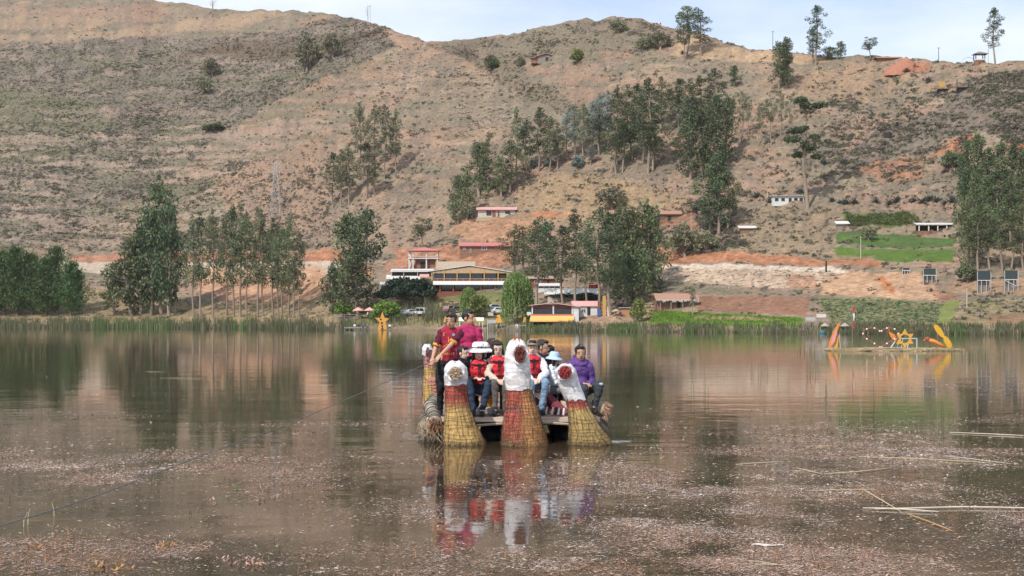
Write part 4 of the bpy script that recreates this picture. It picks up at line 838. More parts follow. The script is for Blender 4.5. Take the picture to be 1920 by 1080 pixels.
# soil heap
sh = bld('soil_heap', 'big heap of red soil on the right skyline', 'heap', 1700, 136); mb = MB(); rr_ = random.Random(9); vs = []; fs = []
for j in range(9):
    for i in range(28):
        t = j/8; a = i/28*6.283; rad = 43*(1-t)**.85*(1+.14*rr_.uniform(-1, 1)); vs.append((rad*math.cos(a)+(6 if t > .5 else 0), 22+rad*.6*math.sin(a), -6+38*t+rr_.uniform(-1, 1)))
for j in range(8):
    for i in range(28): fs.append((j*28+i, j*28+(i+1) % 28, (j+1)*28+(i+1) % 28, (j+1)*28+i))
mb.add(vs, fs).build('heap', mat('red_soil', (.36, .16, .10), .95, .4, .5, .6), sh, True)
# netted panels on legs at right
for u, v, w, top, m_, lb in [(1743,532,12,29,mNET,'dark netted panel on white legs left of the pale bush'),(1845,546,12.5,40,mNET,'tall netted panel on white legs right of the pale bush'),(1896,546,12.5,39,mNET,'tall netted panel with diagonal brace at the right edge'),(1699,514,7,11,mDARK,'small black panel at the end of the soil bank')]:
    b = bld('netted_panel', lb, 'panel', u, v, 0, 'netted panels by the right shore'); pbox(b, 'net', m_, -w, 0, top*.55, w, 3, top); pbox(b, 'rear_board', mGREY, -w+1, 5, -2, w-1, 6.5, top*.56)
    for x in (-w, -w*.4, w*.35, w): pbox(b, 'leg', mTIN, x-.45, -1.4, -4, x+.45, -.2, top*(.98 if abs(x) == w else .56))
    MB().box(-w, -1.5, top*.54, w, -.3, top*.54+1.2).build('crossbar', mWHITE, b)
    if 'brace' in lb: MB().tube([(-w, -2, top*.52), (w*.6, -2, top*.25)], .6).build('brace', mWHITE, b)
for u, v, lb in [(1665,249,'black water tank half way up the right slope'),(1766,172,'dark hut opening left under the yellow sheet high on the slope'),(1803,170,'dark hut opening with two poles high on the slope')]:
    b = bld('water_tank' if 'tank' in lb else 'slope_hut', lb, 'tank' if 'tank' in lb else 'hut', u, v)
    if 'tank' in lb: MB().lathe([(0, -2), (7, -2), (7, 8), (5, 10), (0, 10.5)], 12).build('barrel', mDARK, b); pbox(b, 'stand', mGREY, -8, -6, -5, 8, 6, -2.1)
    else:
        pbox(b, 'opening', mDARK, -7, 0, -4, 7, 8, 8); slope_roof(b, mADOBE, -17, 17, -3, 10, 9, 11)
        if 'yellow' in lb: MB().add([(-6,1,22),(6,1,21),(5,1,12),(-4,1,12),(-6,2,22),(6,2,21),(5,2,12),(-4,2,12)], [(0,1,2,3),(7,6,5,4),(0,4,5,1),(2,6,7,3)]).build('yellow_sheet', mYEL, b)
        else:
            for x in (-10, 11): MB().tube([(x, -4, -2), (x, -4, 22)], .7).build('pole', mDARK, b)
# lattice pylon
b = bld('lattice_pylon', 'pale lattice pylon behind the lakeside row of eucalyptuses', 'pylon', 517, 412)
mST = mat('galvanised_steel', (.40, .39, .38), .5, .1, 1, .05)
lv = [0, 14, 28, 42, 56, 69, 81, 92, 101, 108]; hw = [10*(1-z/108*.82) for z in lv]
for sx in (-1, 1):
    for sy in (-1, 1): MB().tube([(sx*h, sy*h, z) for h, z in zip(hw, lv)], .34, 4).build('leg', mST, b)
br = MB()
for i in range(9):
    for q in range(4):
        c = [(-1,-1),(1,-1),(1,1),(-1,1)]; p, w = c[q], c[(q+1) % 4]
        br.tube([(p[0]*hw[i], p[1]*hw[i], lv[i]), (w[0]*hw[i+1], w[1]*hw[i+1], lv[i+1])], .2, 4); br.tube([(w[0]*hw[i], w[1]*hw[i], lv[i]), (p[0]*hw[i+1], p[1]*hw[i+1], lv[i+1])], .2, 4)
tag(br.build('bracing', mST, b), kind='stuff')
for z in (88, 97, 105): MB().box(-8, -.5, z, 8, .5, z+1).build('crossarm', mST, b)
for u, vb, vt, lb in [(1296,432,392,'pale wooden pole beside the tile-roofed farmstead'),(1614,482,440,'pale pole at the edge of the green fields'),(1549,509,488,'short dark post on the stony embankment'),(1439,378,358,'thin pole left of the white flat-roofed house'),(1813,577,540,'pale pole by the straight field path'),(1140,134,112,'pale post in the meadow below the old house'),(1367,538,508,'thin pale pole on the stony embankment'),(790,160,128,'green post on the rocky spur'),(1853,112,78,'thin pole beside the ridge shelter'),(1760,112,86,'bare stick of a dead agave on the skyline'),(1449,92,56,'dry agave stalk on the skyline left of the tallest tree'),(694,40,8,'thin mast on the left crest')]:
    p = ground(u, vb); h = (vb-vt)*p.y/F; w = .10 if 'dark' not in lb else .22
    t = thing('pole', lb, 'pole', p, 0, 'poles on the hills'); MB().tube([(0,0,-.5),(0,0,h)], [w, w*.7], 6).build('shaft', mDARK if ('dark' in lb or 'dry' in lb or 'dead' in lb) else mCREAM, t)
    if h > 4: MB().box(-.5, -.06, h*.93, .5, .06, h*.95).build('crossbar', mGREY, t)
# wooden fence at the left of the bushes
fn = bld('wooden_fence', 'grey rail fence among the reeds left of the pink parasols', 'fence', 650, 602)
for x in (-24, -14, -4, 6, 16, 26): pbox(fn, 'post', mGREY, x-.5, 0, -3, x+.5, 1, 13)
for z in (4, 8, 12): pbox(fn, 'rail', mGREY, -26, -.6, z-.5, 28, -.05, z+.5)

# ------------------------------------------------------------------ lakeside furniture
mPAR = mat('pink_parasol_cloth', (.70, .36, .32), .8, .12, .6, .1); mSTAR = mat('yellow_board', (.64, .32, .06), .7, .4, .5, .3)
for u, lb in [(672, 'faded pink parasol, left of the two near the yellow star'), (693, 'faded pink parasol, right of the two near the yellow star')]:
    b = bld('parasol', lb, 'parasol', u, 599, 0, 'pink parasols'); MB().lathe([(.2, 23), (5, 20.5), (11, 17), (11, 16.2), (5, 19.6), (.2, 22)], 8).build('canopy', mPAR, b); MB().tube([(0,0,-3),(0,0,22)], .5).build('pole', mWHITE, b)
    pbox(b, 'table', mADOBE, -5, -4, 5, 5, 4, 6)
def flat_star(mb, R1, R2, n, y0, y1, c=(0, 0), ph=0):
    pts = [(c[0]+(R1 if i % 2 == 0 else R2)*math.sin(ph+math.pi*i/n), c[1]+(R1 if i % 2 == 0 else R2)*math.cos(ph+math.pi*i/n)) for i in range(2*n)]
    N = 2*n; vs = [(x, y0, z) for x, z in pts]+[(x, y1, z) for x, z in pts]+[(c[0], y0-1.5, c[1]), (c[0], y1+1.5, c[1])]
    mb.add(vs, [(i, (i+1) % N, 2*N) for i in range(N)]+[((i+1) % N+N, i+N, 2*N+1) for i in range(N)]+[(i, i+N, (i+1) % N+N, (i+1) % N) for i in range(N)])
b = bld('star_sculpture', 'tall yellow star with cut-out face holes on the shore', 'star', 717, 618)
mb = MB(); pts = [(0,34),(4,22),(13,21),(5.5,14.5),(9.5,-3),(4,-3),(0,6),(-4,-3),(-9.5,-3),(-5.5,14.5),(-14,22),(-4,22)]; mb.prism(pts, 0, 2.5); mb.build('star_board', mSTAR, b)
for x, z, r in ((-3.2, 19.5, 1.7), (-1, 12.5, 2.0), (-.5, 7, 1.6)): MB().lathe([(0, 0), (r, 0), (r, .5), (0, .5)], 12, (x, -.1, z), Matrix.Rotation(math.pi/2, 3, 'X')).build('face_hole', mDARK, b)
pbox(b, 'rear_prop', mGREY, -3, 2.6, -3, 3, 9, 12)
for u, v, k_, lb in [(935,617,1.0,'yellow bell-shaped swing shelter on posts by the shore'),(984,612,.65,'small yellow bell-shaped sign beside the willow'),(836,612,.7,'yellow sunshade just left of the man in the football shirt')]:
    b = bld('yellow_canopy', lb, 'canopy', u, v, 0, 'yellow canopies on the shore'); q = k_
    MB().hexa([(-6.5*q,0,12*q),(6.5*q,0,12*q),(6.5*q,6*q,12*q),(-6.5*q,6*q,12*q),(-2.5*q,2*q,27*q),(2.5*q,2*q,27*q),(2.5*q,4*q,27*q),(-2.5*q,4*q,27*q)]).build('hood', mSTAR, b)
    for x in (-5*q, 5*q): MB().tube([(x, 3*q, -4), (x, 3*q, 13*q)], .6*q).build('post', mCREAM, b)
b = bld('open_shelter', 'white-roofed open shelter on posts behind the magenta shirt', 'shelter', 884, 618)
slope_roof(b, mat('cream_sheet_roof', (.72,.66,.54), .6, .1, .4, .1), -24, 23, -2, 12, 16.5, 23, .8)
for x in (-22, -8, 15, 21): pbox(b, 'post', mWHITE, x-.7, -1, -3, x+.7, .3, 16.4)
pbox(b, 'yellow_post', mYEL, 6, -2, -3, 8.5, 0, 22)
b = bld('snack_stall', 'grey board stall between the shelter and the yellow bell', 'stall', 923, 618); pbox(b, 'counter', mGREY, -9, 0, -2, 8, 8, 9); slope_roof(b, mDARK, -12, 11, -4, 10, 23, 25); pbox(b, 'sign_board', mCREAM, -8, -3.4, 26, 2, -2.6, 32); pbox(b, 'shelf', mTIN, -8, -1, 12, 7, 6, 18)
for x in (-9, 8): pbox(b, 'post', mWHITE, x-.5, -2, -2, x+.5, -1, 22)
# cars
mTYRE = mat('tyre_rubber', (.02, .02, .02), .85, .2, 3, .1); mLAMP = mat('headlamp_glass', (.7, .7, .68), .15, .05, 2, 0); mRIM = mat('wheel_rim', (.45, .45, .46), .35, .1, 3, 0, metal=.8)
def car(label, u, v, colr, rz, kind='car'):
    p = ground(u, v); t = thing('parked_car', label, 'car', p+Vector((0, 0, .05)), rz, 'cars parked by the shore'); pm = mat('car_paint_%d' % (int(colr[0]*999)), colr, .3, .04, 2, 0, spec=.6)
    h = 1.45 if kind == 'car' else 1.85; roof = .0 if kind == 'car' else .3
    prof = [(-2.1,.35),(-2.12,.8),(-1.95,.95),(-1.35-roof,1.0),(-.95-roof,h),(.55+roof,h),(1.15+roof*.6,1.0),(1.95,.88),(2.1,.7),(2.1,.35)]
    mb = MB(); mb.prism(prof, -.82, .82); bo = mb.build('body', pm, t); bo.modifiers.new('bevel', 'BEVEL').width = .07
    for s_ in (-1, 1):
        MB().prism([(-1.25-roof,1.03),(-.9-roof,h-.1),(-.2,h-.1),(-.2,1.03)], s_*.825-.01, s_*.825+.01).build('window', mGLASS, t); MB().prism([(-.12,1.03),(-.12,h-.1),(.48+roof,h-.1),(.98+roof*.6,1.03)], s_*.825-.01, s_*.825+.01).build('window', mGLASS, t)
        for x in (-1.3, 1.3):
            w = MB().lathe([(0, -.1), (.31, -.1), (.33, 0), (.31, .1), (0, .1)], 14, (x, s_*.78, .33), Matrix.Rotation(math.pi/2, 3, 'X')).build('wheel', mTYRE, t)
            MB().lathe([(0, -.115), (.19, -.115), (.19, .115), (0, .115)], 10, (x, s_*.78, .33), Matrix.Rotation(math.pi/2, 3, 'X')).build('rim', mRIM, w)
        MB().box(2.08, s_*.55-.2, .62, 2.13, s_*.55+.2, .8).build('headlight', mLAMP, t)
    MB().hexa([(1.0+roof*.6,-.7,1.04),(1.12+roof*.6,-.7,1.03),(1.12+roof*.6,.7,1.03),(1.0+roof*.6,.7,1.04),(.55+roof,-.66,h-.08),(.66+roof,-.66,h-.10),(.66+roof,.66,h-.10),(.55+roof,.66,h-.08)]).build('windscreen', mGLASS, t)
car('white car parked half behind the weeping willow', 936, 589, (.66, .66, .64), .25); car('grey-blue car parked behind the white one near the willow', 927, 583, (.22, .26, .30), .4)
car('silver car at the left end of the row by the willow', 911, 585, (.50, .51, .50), .3); car('dark red van parked above the man in the football shirt', 841, 588, (.12, .03, .035), 1.2, 'van'); car('white van at the right of the three parked behind the reeds', 789, 592, (.68, .67, .65), 2.6, 'van')
car('white and blue car in the middle of the three parked behind the reeds', 772, 592, (.45, .48, .55), .5); car('white car at the left of the three parked behind the reeds', 757, 593, (.64, .64, .62), .6); car('dark grey car beside the dark red van', 858, 586, (.08, .085, .09), .3)
# jetties
def jetty(label, u, v, w, h, nposts, Yoff):
    p = ground(u, v); p.z = 0; p.y += Yoff; k = p.y/F; t = thing('jetty', label, 'jetty', p, 0, 'small jetties', (k, k, k))
    n_ = int(w/3.2)
    for i in range(n_): pbox(t, 'plank', mGREY, -w/2+i*w/n_, -8, 2.6, -w/2+(i+.86)*w/n_, 8, 3.4)
    for i in range(nposts):
        x = -w/2+i*w/(nposts-1); pbox(t, 'post', mGREY, x-.55, -8.6, -4, x+.55, -7.5, h*R.uniform(.75, 1.1))
    pbox(t, 'rail', mCREAM, -w/2, -9.2, h*.62, w/2, -8.7, h*.62+.8)
jetty('little wooden jetty left of the yellow star', 674, 620, 46, 8, 6, -4); jetty('little jetty with posts below the willow', 971, 622, 28, 16, 6, -4)
b = bld('turtle_boat', 'round teal pedal boat at the right end of the green field', 'boat', 1513, 623); b.location.z = 0; b.location.y -= 11
MB().lathe([(.5, 6.6), (3.5, 5.8), (5.6, 3.0), (6, 0), (5, -1.5)], 14).build('hull', mat('teal_paint', (.04, .13, .14), .4, .15, .5, .05), b, True); MB().tube([(-3, 0, 4), (-3.6, -1, 9), (-3.2, -2, 12)], [1.0, .8, 1.1]).build('neck', mYEL, b)
for u, lb in [(1547,'grey thatched sunshade left of the orange wing sculpture'),(1584,'grey thatched sunshade right of the orange wing sculpture')]:
    b = bld('thatched_parasol', lb, 'parasol', u, 622, 0, 'thatched sunshades on the right shore'); MB().lathe([(.2, 17), (4, 14.5), (9, 11), (9, 10.2), (.2, 15)], 9).build('canopy', mat('grey_thatch', (.36,.31,.27), .95, .3, 1.2, .5), b); MB().tube([(0,0,-3),(0,0,16)], .6).build('pole', mGREY, b)
for u, v, w, h, lb in [(1520,614,9,14,'grey board sign behind the sunshades'),(1540,614,9,20,'white board sign behind the sunshades')]:
    b = bld('notice_board', lb, 'sign', u, v, 0, 'board signs on the right shore'); pbox(b, 'board', mWHITE if 'white' in lb else mTIN, -w, 0, h-1, w, 1, h+5); pbox(b, 'post', mGREY, -w+1, .2, -3, -w+2.2, .9, h); pbox(b, 'post', mGREY, w-2.2, .2, -3, w-1, .9, h)
# ------------------------------------------------------------------ floating reed platform with its sculptures
PY = 88.0; pk = PY/F
pl = thing('reed_platform', 'long floating platform of dry reeds carrying yellow sculptures', 'raft', ((1668-960)*pk, PY, 0), 0, None, (pk, pk, pk))
mSTRAW = mat('dry_straw', (.40, .30, .17), .9, .45, .6, .6, stretch=(.4, 2, 2)); mOCH = mat('ochre_paint', (.66, .36, .04), .7, .4, .5, .3)
rr_ = random.Random(2); vs = []; fs = []; n_ = 60
for j, (zz_, kk) in enumerate(((-3, 1.0), (2.2, 1.02), (4.2, .96), (4.6, .5))):
    for i in range(n_):
        a = 6.283*i/n_; vs.append((116*math.copysign(abs(math.cos(a))**.5, math.cos(a))*kk+rr_.uniform(-1.5, 1.5), 42*math.copysign(abs(math.sin(a))**.6, math.sin(a))*kk+rr_.uniform(-2, 2), zz_+rr_.uniform(-.8, .8)))
for j in range(3):
    for i in range(n_): fs.append((j*n_+i, j*n_+(i+1) % n_, (j+1)*n_+(i+1) % n_, (j+1)*n_+i))
fs.append(tuple(3*n_+i for i in range(n_))); MB().add(vs, fs).build('straw_mat', mSTRAW, pl)
for i in range(22): pbox(pl, 'plank', mCREAM, -52+i*3.2, -40, 5.3, -52+i*3.2+2.8, -14, 6.2)
st = MB()
for i in range(500):
    x, y = rr_.uniform(-122, 118), rr_.choice([-1, -1, -1, 1])*rr_.uniform(34, 46); a = rr_.uniform(-.5, .5); L = rr_.uniform(4, 14); z = rr_.uniform(.3, 5)
    st.add([(x, y, z), (x+L*math.cos(a), y-L*math.sin(a), z+rr_.uniform(-1, 2)), (x+L*math.cos(a), y-L*math.sin(a), z+.7), (x, y, z+.7)], [(0, 1, 2, 3)])
tag(st.build('loose_straw', mSTRAW, pl), kind='stuff')
def on_plat(name, label, cat, u, dy=-10, zoff=4.6, group=None):
    return thing(name, label, cat, ((u-960)*pk+0*dy, PY+dy*pk, zoff*pk), 0, group, (pk, pk, pk))
mRUST = mat('rust_red_paint', (.30, .085, .055), .8, .3, 1, .2); mOR = mat('orange_paint', (.66, .24, .05), .7, .25, .6, .1)
w = on_plat('wing_sculpture', 'orange and pink folded wing sculpture at the left end of the platform', 'sculpture', 1562)
MB().prism([(-12,0),(-9,14),(-2,32),(8,48),(11,46),(6,34),(2,14),(-6,0)], -1, 1).build('wing', mOR, w); MB().prism([(-8,4),(-4,20),(4,38),(5,30),(0,12)], -2, -1.1).build('wing_panel', mat('pink_paint', (.66,.30,.28), .7, .2, .6, .1), w); MB().prism([(0,0),(6,28),(9,22),(6,0)], 2, 4).build('wing', mSTAR, w)
MB().tube([(12, 2, -2), (9, 0, 26)], .8).build('prop', mCREAM, w); MB().tube([(9, -1, 30), (16, -1, 0)], .7).build('prop', mGREY, w)
fl = on_plat('flagpole', 'red and white flag hanging on a thin pole above the platform', 'flag', 1598, -2)
MB().tube([(0,0,-2),(0,0,77)], .45).build('pole', mGREY, fl)
def cloth(x, z0, z1, w_, m_, nm):
    n = 8; vs = []; 
    for j in range(n+1):
        z = z0+(z1-z0)*j/n
        for i in range(4): vs.append((x+w_*(i/3-.35)*(.55+.45*math.sin(1+z*.07)), 1.1*math.sin(i*1.9+z*.2), z))
    fs = [(j*4+i, j*4+i+1, (j+1)*4+i+1, (j+1)*4+i) for j in range(n) for i in range(3)]
    o = MB().add(vs, fs).build(nm, m_, fl); o.modifiers.new('thick', 'SOLIDIFY').thickness = .3; return o
mFR = mat('flag_red', (.60, .035, .04), .8, .1, 1, .05); mFW = mat('flag_white', (.78, .77, .75), .8, .05, 1, .05)
cloth(2, 39, 51, 12, mFR, 'red_band'); cloth(2, 51.05, 66, 13, mFW, 'white_band'); cloth(1.2, 66.05, 77, 9, mFR, 'red_band')
h = on_plat('heart_arch', 'heart-shaped arch wound with flowers on the platform', 'arch', 1648)
def heart(t): return (17*1.02*math.sin(t)**3*1.9, 0, 22+1.35*(13*math.cos(t)-5*math.cos(2*t)-2*math.cos(3*t)-math.cos(4*t)))
hp = [heart(t) for t in [6.2832*k/48 for k in range(49)]]; MB().tube(hp, 1.1, 6, False).build('hoop', mRUST, h)
for i in range(3, 46, 3):
    if i in (24,): continue
    MB().ell((hp[i][0], -1.6, hp[i][2]), (1.7, 1.2, 1.7), 7, 5).build('flower', [mFW, mat('salmon_flower', (.66,.25,.18), .8, .2, 2, .1), mat('pale_green_flower', (.50,.55,.32), .8, .2, 2, .1)][i % 3], h)
MB().box(-14, -3, -.5, 14, 3, 2.5).build('seat', mRUST, h); MB().tube([(19, 2, 0), (34, 2, 22)], .8).build('brace', mFW, h)
s6 = on_plat('star_sculpture', 'orange six-pointed star ring in the middle of the platform', 'star', 1692, -16)
mb = MB(); N = 12; pts = [((18.5 if i % 2 == 0 else 10.5)*math.sin(math.pi*i/6), 18+(18.5 if i % 2 == 0 else 10.5)*math.cos(math.pi*i/6)) for i in range(N)]; ins = [(8.2*math.sin(math.pi*i/6), 18+8.2*math.cos(math.pi*i/6)) for i in range(N)]
vs = [(x, 0, z) for x, z in pts]+[(x, 0, z) for x, z in ins]+[(x, 2, z) for x, z in pts]+[(x, 2, z) for x, z in ins]; fs = []
for i in range(N):
    j = (i+1) % N; fs += [(i, j, N+j, N+i), (2*N+j, 2*N+i, 3*N+i, 3*N+j), (j, i, 2*N+i, 2*N+j), (N+i, N+j, 3*N+j, 3*N+i)]
mb.add(vs, fs).build('star_ring', mSTAR, s6); MB().tube([(-6, 3, 0), (-3, 2.6, 18)], .8).build('prop', mCREAM, s6)
s5 = on_plat('bird_sculpture', 'orange angular bird form between the heart and the six-pointed star', 'sculpture', 1672, -6)
MB().prism([(-8,42),(-4,30),(4,26),(10,14),(6,10),(-4,22),(-7,28)], 0, 2).build('body', mOR, s5); MB().tube([(0, 2, -2), (0, 1, 24)], .8).build('prop', mGREY, s5)
fb = on_plat('metal_frame', 'pale blue tube frame behind the six-pointed star', 'frame', 1705, 12); mLB = mat('pale_blue_paint', (.45,.58,.62), .5, .1, 1, .05)
MB().tube([(-20,0,0),(-14,0,18),(18,0,18)], .9).build('rail', mLB, fb); MB().tube([(18,0,18),(18,0,0)], .9).build('leg', mLB, fb); MB().tube([(4,0,18),(0,0,0)], .9).build('leg', mLB, fb)
dn = on_plat('dragonfly_sculpture', 'ochre winged creature sculpture with two long yellow wings at the right end', 'sculpture', 1752, -8)
def wing(c, L, w_, ang):
    vs = []; 
    for i in range(16):
        t = 6.283*i/16; x, z = w_*math.cos(t)*(1+.1*math.sin(t)), L*math.sin(t); vs.append((c[0]+x*math.cos(ang)-z*math.sin(ang), c[1], c[2]+x*math.sin(ang)+z*math.cos(ang)))
    vs += [(x, y+1.4, z) for x, y, z in vs]; fs = [tuple(range(16)), tuple(range(31, 15, -1))]+[(i, i+16, (i+1) % 16+16, (i+1) % 16) for i in range(16)]
    MB().add(vs, fs).build('wing', mOCH, dn)
wing((6, -2, 32), 15, 5.2, .62); wing((22, -4, 10), 15, 5.2, .55)
MB().tube([(-14, 0, 16), (-4, 0, 13), (6, 0, 8), (18, 0, 2)], [3.2, 4, 3.6, 1.5], 8).build('body', mOR, dn, True); MB().ell((-16, 0, 17), (6, 4, 4.5), 8, 6).build('head', mRUST, dn)
MB().tube([(-20, 0, 18), (-22, 0, 14)], 1.2).build('snout', mOR, dn)
for x in (-8, 2): MB().tube([(x, -2, 12), (x-2, -4, 0)], .8).build('leg', mRUST, dn)
# ------------------------------------------------------------------ the totora raft
DZ = .41                                # deck level
RL = Vector((0.05, 23.6, 0))
raft = thing('totora_raft', 'totora reed raft with three swan necks wrapped in white plastic', 'raft', RL)
def rb(mb, name, m, parent=None, smooth=False):
    return mb.build(name, m, parent or raft, smooth, None if parent else -RL)
mDECK = mat('worn_deck_plank', (.30, .21, .165), .85, .4, 5, .4, stretch=(.4, 3, 3)); mBEAM = mat('old_beam', (.22, .145, .10), .9, .4, 6, .5, stretch=(.3, 3, 3)); mBLACK = mat('underdeck_shade_black', (.012, .012, .014), .5, .3, 3, .1)
rr_ = random.Random(3); y = 21.35
while y < 26.3:
    w_ = rr_.uniform(.19, .26); rb(MB().box(-1.38+rr_.uniform(-.05, .04), y, DZ-.045+rr_.uniform(-.006, .006), 1.44+rr_.uniform(-.05, .06), y+w_, DZ+rr_.uniform(-.008, .006)), 'plank', mDECK); y += w_+.018
rb(MB().box(-1.42, 21.28, DZ-.075, 1.46, 21.34, DZ-.004), 'front_board', mat('pale_worn_board', (.62, .50, .41), .8, .3, 5, .3, stretch=(.3, 3, 3)))
for yy_ in (21.45, 23.6, 25.9): rb(MB().box(-1.40, yy_, DZ-.14, 1.5, yy_+.11, DZ-.052), 'beam', mBEAM)
rb(MB().tube([(-.62, 21.27, .27), (-.2, 21.25, .305), (.1, 21.27, .30), (.55, 21.27, .32), (1.05, 21.27, .29)], .022, 6), 'rope', mat('frayed_rope', (.42, .34, .25), .9, .3, 20, .4))
for x in (-.95, -.32, .32, .95):  # added black drums stand in for the shaded gap under the deck
    rb(MB().lathe([(0, 21.9), (.24, 21.9), (.27, 21.95), (.27, 22.7), (.28, 22.75), (.27, 22.8), (.27, 23.6), (0, 23.6)], 16, (x, 0, .03), None) if False else MB().tube([(x, 21.75, .04), (x, 22.3, .04), (x, 25.8, .04)], [.24, .26, .25], 14), 'underdeck_shade_drum', mBLACK, None, True)
# straw of the swan necks: bands of painted reed, darker to the water
def straw_mat(name, stops, side=None):
    m = bpy.data.materials.new(name); m.use_nodes = True; n = m.node_tree.nodes; l = m.node_tree.links; p = n['Principled BSDF']; p.inputs['Roughness'].default_value = .75; p.inputs['Specular IOR Level'].default_value = .2
    t = n.new('ShaderNodeTexCoord'); sp = n.new('ShaderNodeSeparateXYZ'); l.new(t.outputs['Object'], sp.inputs[0])
    def noise(sc, st, det=4):
        mp_ = n.new('ShaderNodeMapping'); mp_.inputs['Scale'].default_value = st; x = n.new('ShaderNodeTexNoise'); x.inputs['Scale'].default_value = sc; x.inputs['Detail'].default_value = det; x.inputs['Roughness'].default_value = .7
        l.new(t.outputs['Object'], mp_.inputs[0]); l.new(mp_.outputs[0], x.inputs[0]); return x.outputs[0]
    nj = noise(9, (1, 1, .5)); mm = n.new('ShaderNodeMath'); mm.operation = 'MULTIPLY_ADD'; mm.inputs[1].default_value = .10; l.new(nj, mm.inputs[0]); l.new(sp.outputs[2], mm.inputs[2])
    cr_ = n.new('ShaderNodeValToRGB'); cr_.color_ramp.interpolation = 'LINEAR'
    while len(cr_.color_ramp.elements) < len(stops): cr_.color_ramp.elements.new(.5)
    for e, (z, c) in zip(cr_.color_ramp.elements, stops): e.position = (z+.05)/2.0; e.color = (*c, 1)
    dv = n.new('ShaderNodeMath'); dv.operation = 'MULTIPLY'; dv.inputs[1].default_value = .5; l.new(mm.outputs[0], dv.inputs[0]); l.new(dv.outputs[0], cr_.inputs[0])
    colr = cr_.outputs[0]
    if side:
        mr = n.new('ShaderNodeMapRange'); mr.inputs[1].default_value = side[0]; mr.inputs[2].default_value = side[1]
        ax = n.new('ShaderNodeMath'); ax.operation = 'MULTIPLY_ADD'; ax.inputs[1].default_value = .22; l.new(nj, ax.inputs[0]); l.new(sp.outputs[0], ax.inputs[2]); l.new(ax.outputs[0], mr.inputs[0])
        mx_ = n.new('ShaderNodeMix'); mx_.data_type = 'RGBA'; l.new(mr.outputs[0], mx_.inputs[0]); l.new(colr, mx_.inputs[6]); mx_.inputs[7].default_value = (*side[2], 1); colr = mx_.outputs[2]
    st = noise(26, (1, 1, .10), 5); fl_ = noise(34, (1, 1, 1), 3)
    v1 = n.new('ShaderNodeMapRange'); v1.inputs[1].default_value = .3; v1.inputs[2].default_value = .7; v1.inputs[3].default_value = .45; v1.inputs[4].default_value = 1.35; l.new(st, v1.inputs[0])
    hs = n.new('ShaderNodeHueSaturation'); l.new(colr, hs.inputs[4]); l.new(v1.outputs[0], hs.inputs[2])
    m3 = n.new('ShaderNodeMapRange'); m3.inputs[1].default_value = .52; m3.inputs[2].default_value = .70; m3.inputs[4].default_value = .55; l.new(fl_, m3.inputs[0])
    m4 = n.new('ShaderNodeMix'); m4.data_type = 'RGBA'; l.new(m3.outputs[0], m4.inputs[0]); l.new(hs.outputs[0], m4.inputs[6]); m4.inputs[7].default_value = (.55, .40, .22, 1); l.new(m4.outputs[2], p.inputs['Base Color'])
    b = n.new('ShaderNodeBump'); b.inputs['Strength'].default_value = 1.0; b.inputs['Distance'].default_value = .05; l.new(st, b.inputs['Height']); l.new(b.outputs[0], p.inputs['Normal'])
    return m
YELS, REDS, ORS, WET = (.68, .43, .155), (.54, .10, .075), (.58, .27, .10), (.13, .085, .045)
def ring(c, rx, ry, n, tiltv=None):
    return [Vector((c[0]+rx*math.cos(2*math.pi*k/n), c[1]+ry*math.sin(2*math.pi*k/n), c[2])) for k in range(n)]
mNETT = mat('dark_net_cord', (.075, .058, .048), .9, .3, 20, .2)
mWRAP = bpy.data.materials.new('white_plastic_wrap'); mWRAP.use_nodes = True
def wrap_mat():
    n = mWRAP.node_tree.nodes; l = mWRAP.node_tree.links; p = n['Principled BSDF']; p.inputs['Base Color'].default_value = (.82, .80, .79, 1); p.inputs['Roughness'].default_value = .32; p.inputs['Specular IOR Level'].default_value = .5
    t = n.new('ShaderNodeTexCoord'); mp_ = n.new('ShaderNodeMapping'); mp_.inputs['Scale'].default_value = (1, 1, 2.2); x = n.new('ShaderNodeTexNoise'); x.inputs['Scale'].default_value = 5; x.inputs['Detail'].default_value = 4; x.inputs['Distortion'].default_value = .6
    l.new(t.outputs['Object'], mp_.inputs[0]); l.new(mp_.outputs[0], x.inputs[0]); b = n.new('ShaderNodeBump'); b.inputs['Strength'].default_value = .7; b.inputs['Distance'].default_value = .03; l.new(x.outputs[0], b.inputs['Height']); l.new(b.outputs[0], p.inputs['Normal'])
    mr = n.new('ShaderNodeMapRange'); mr.inputs[1].default_value = .38; mr.inputs[2].default_value = .62; mr.inputs[3].default_value = .55; mr.inputs[4].default_value = .97; l.new(x.outputs[0], mr.inputs[0])
    mr2 = n.new('ShaderNodeMath'); mr2.operation = 'MAXIMUM'; mr2.inputs[1].default_value = .62; l.new(mr.outputs[0], mr2.inputs[0]); l.new(mr2.outputs[0], p.inputs['Alpha'])
wrap_mat()
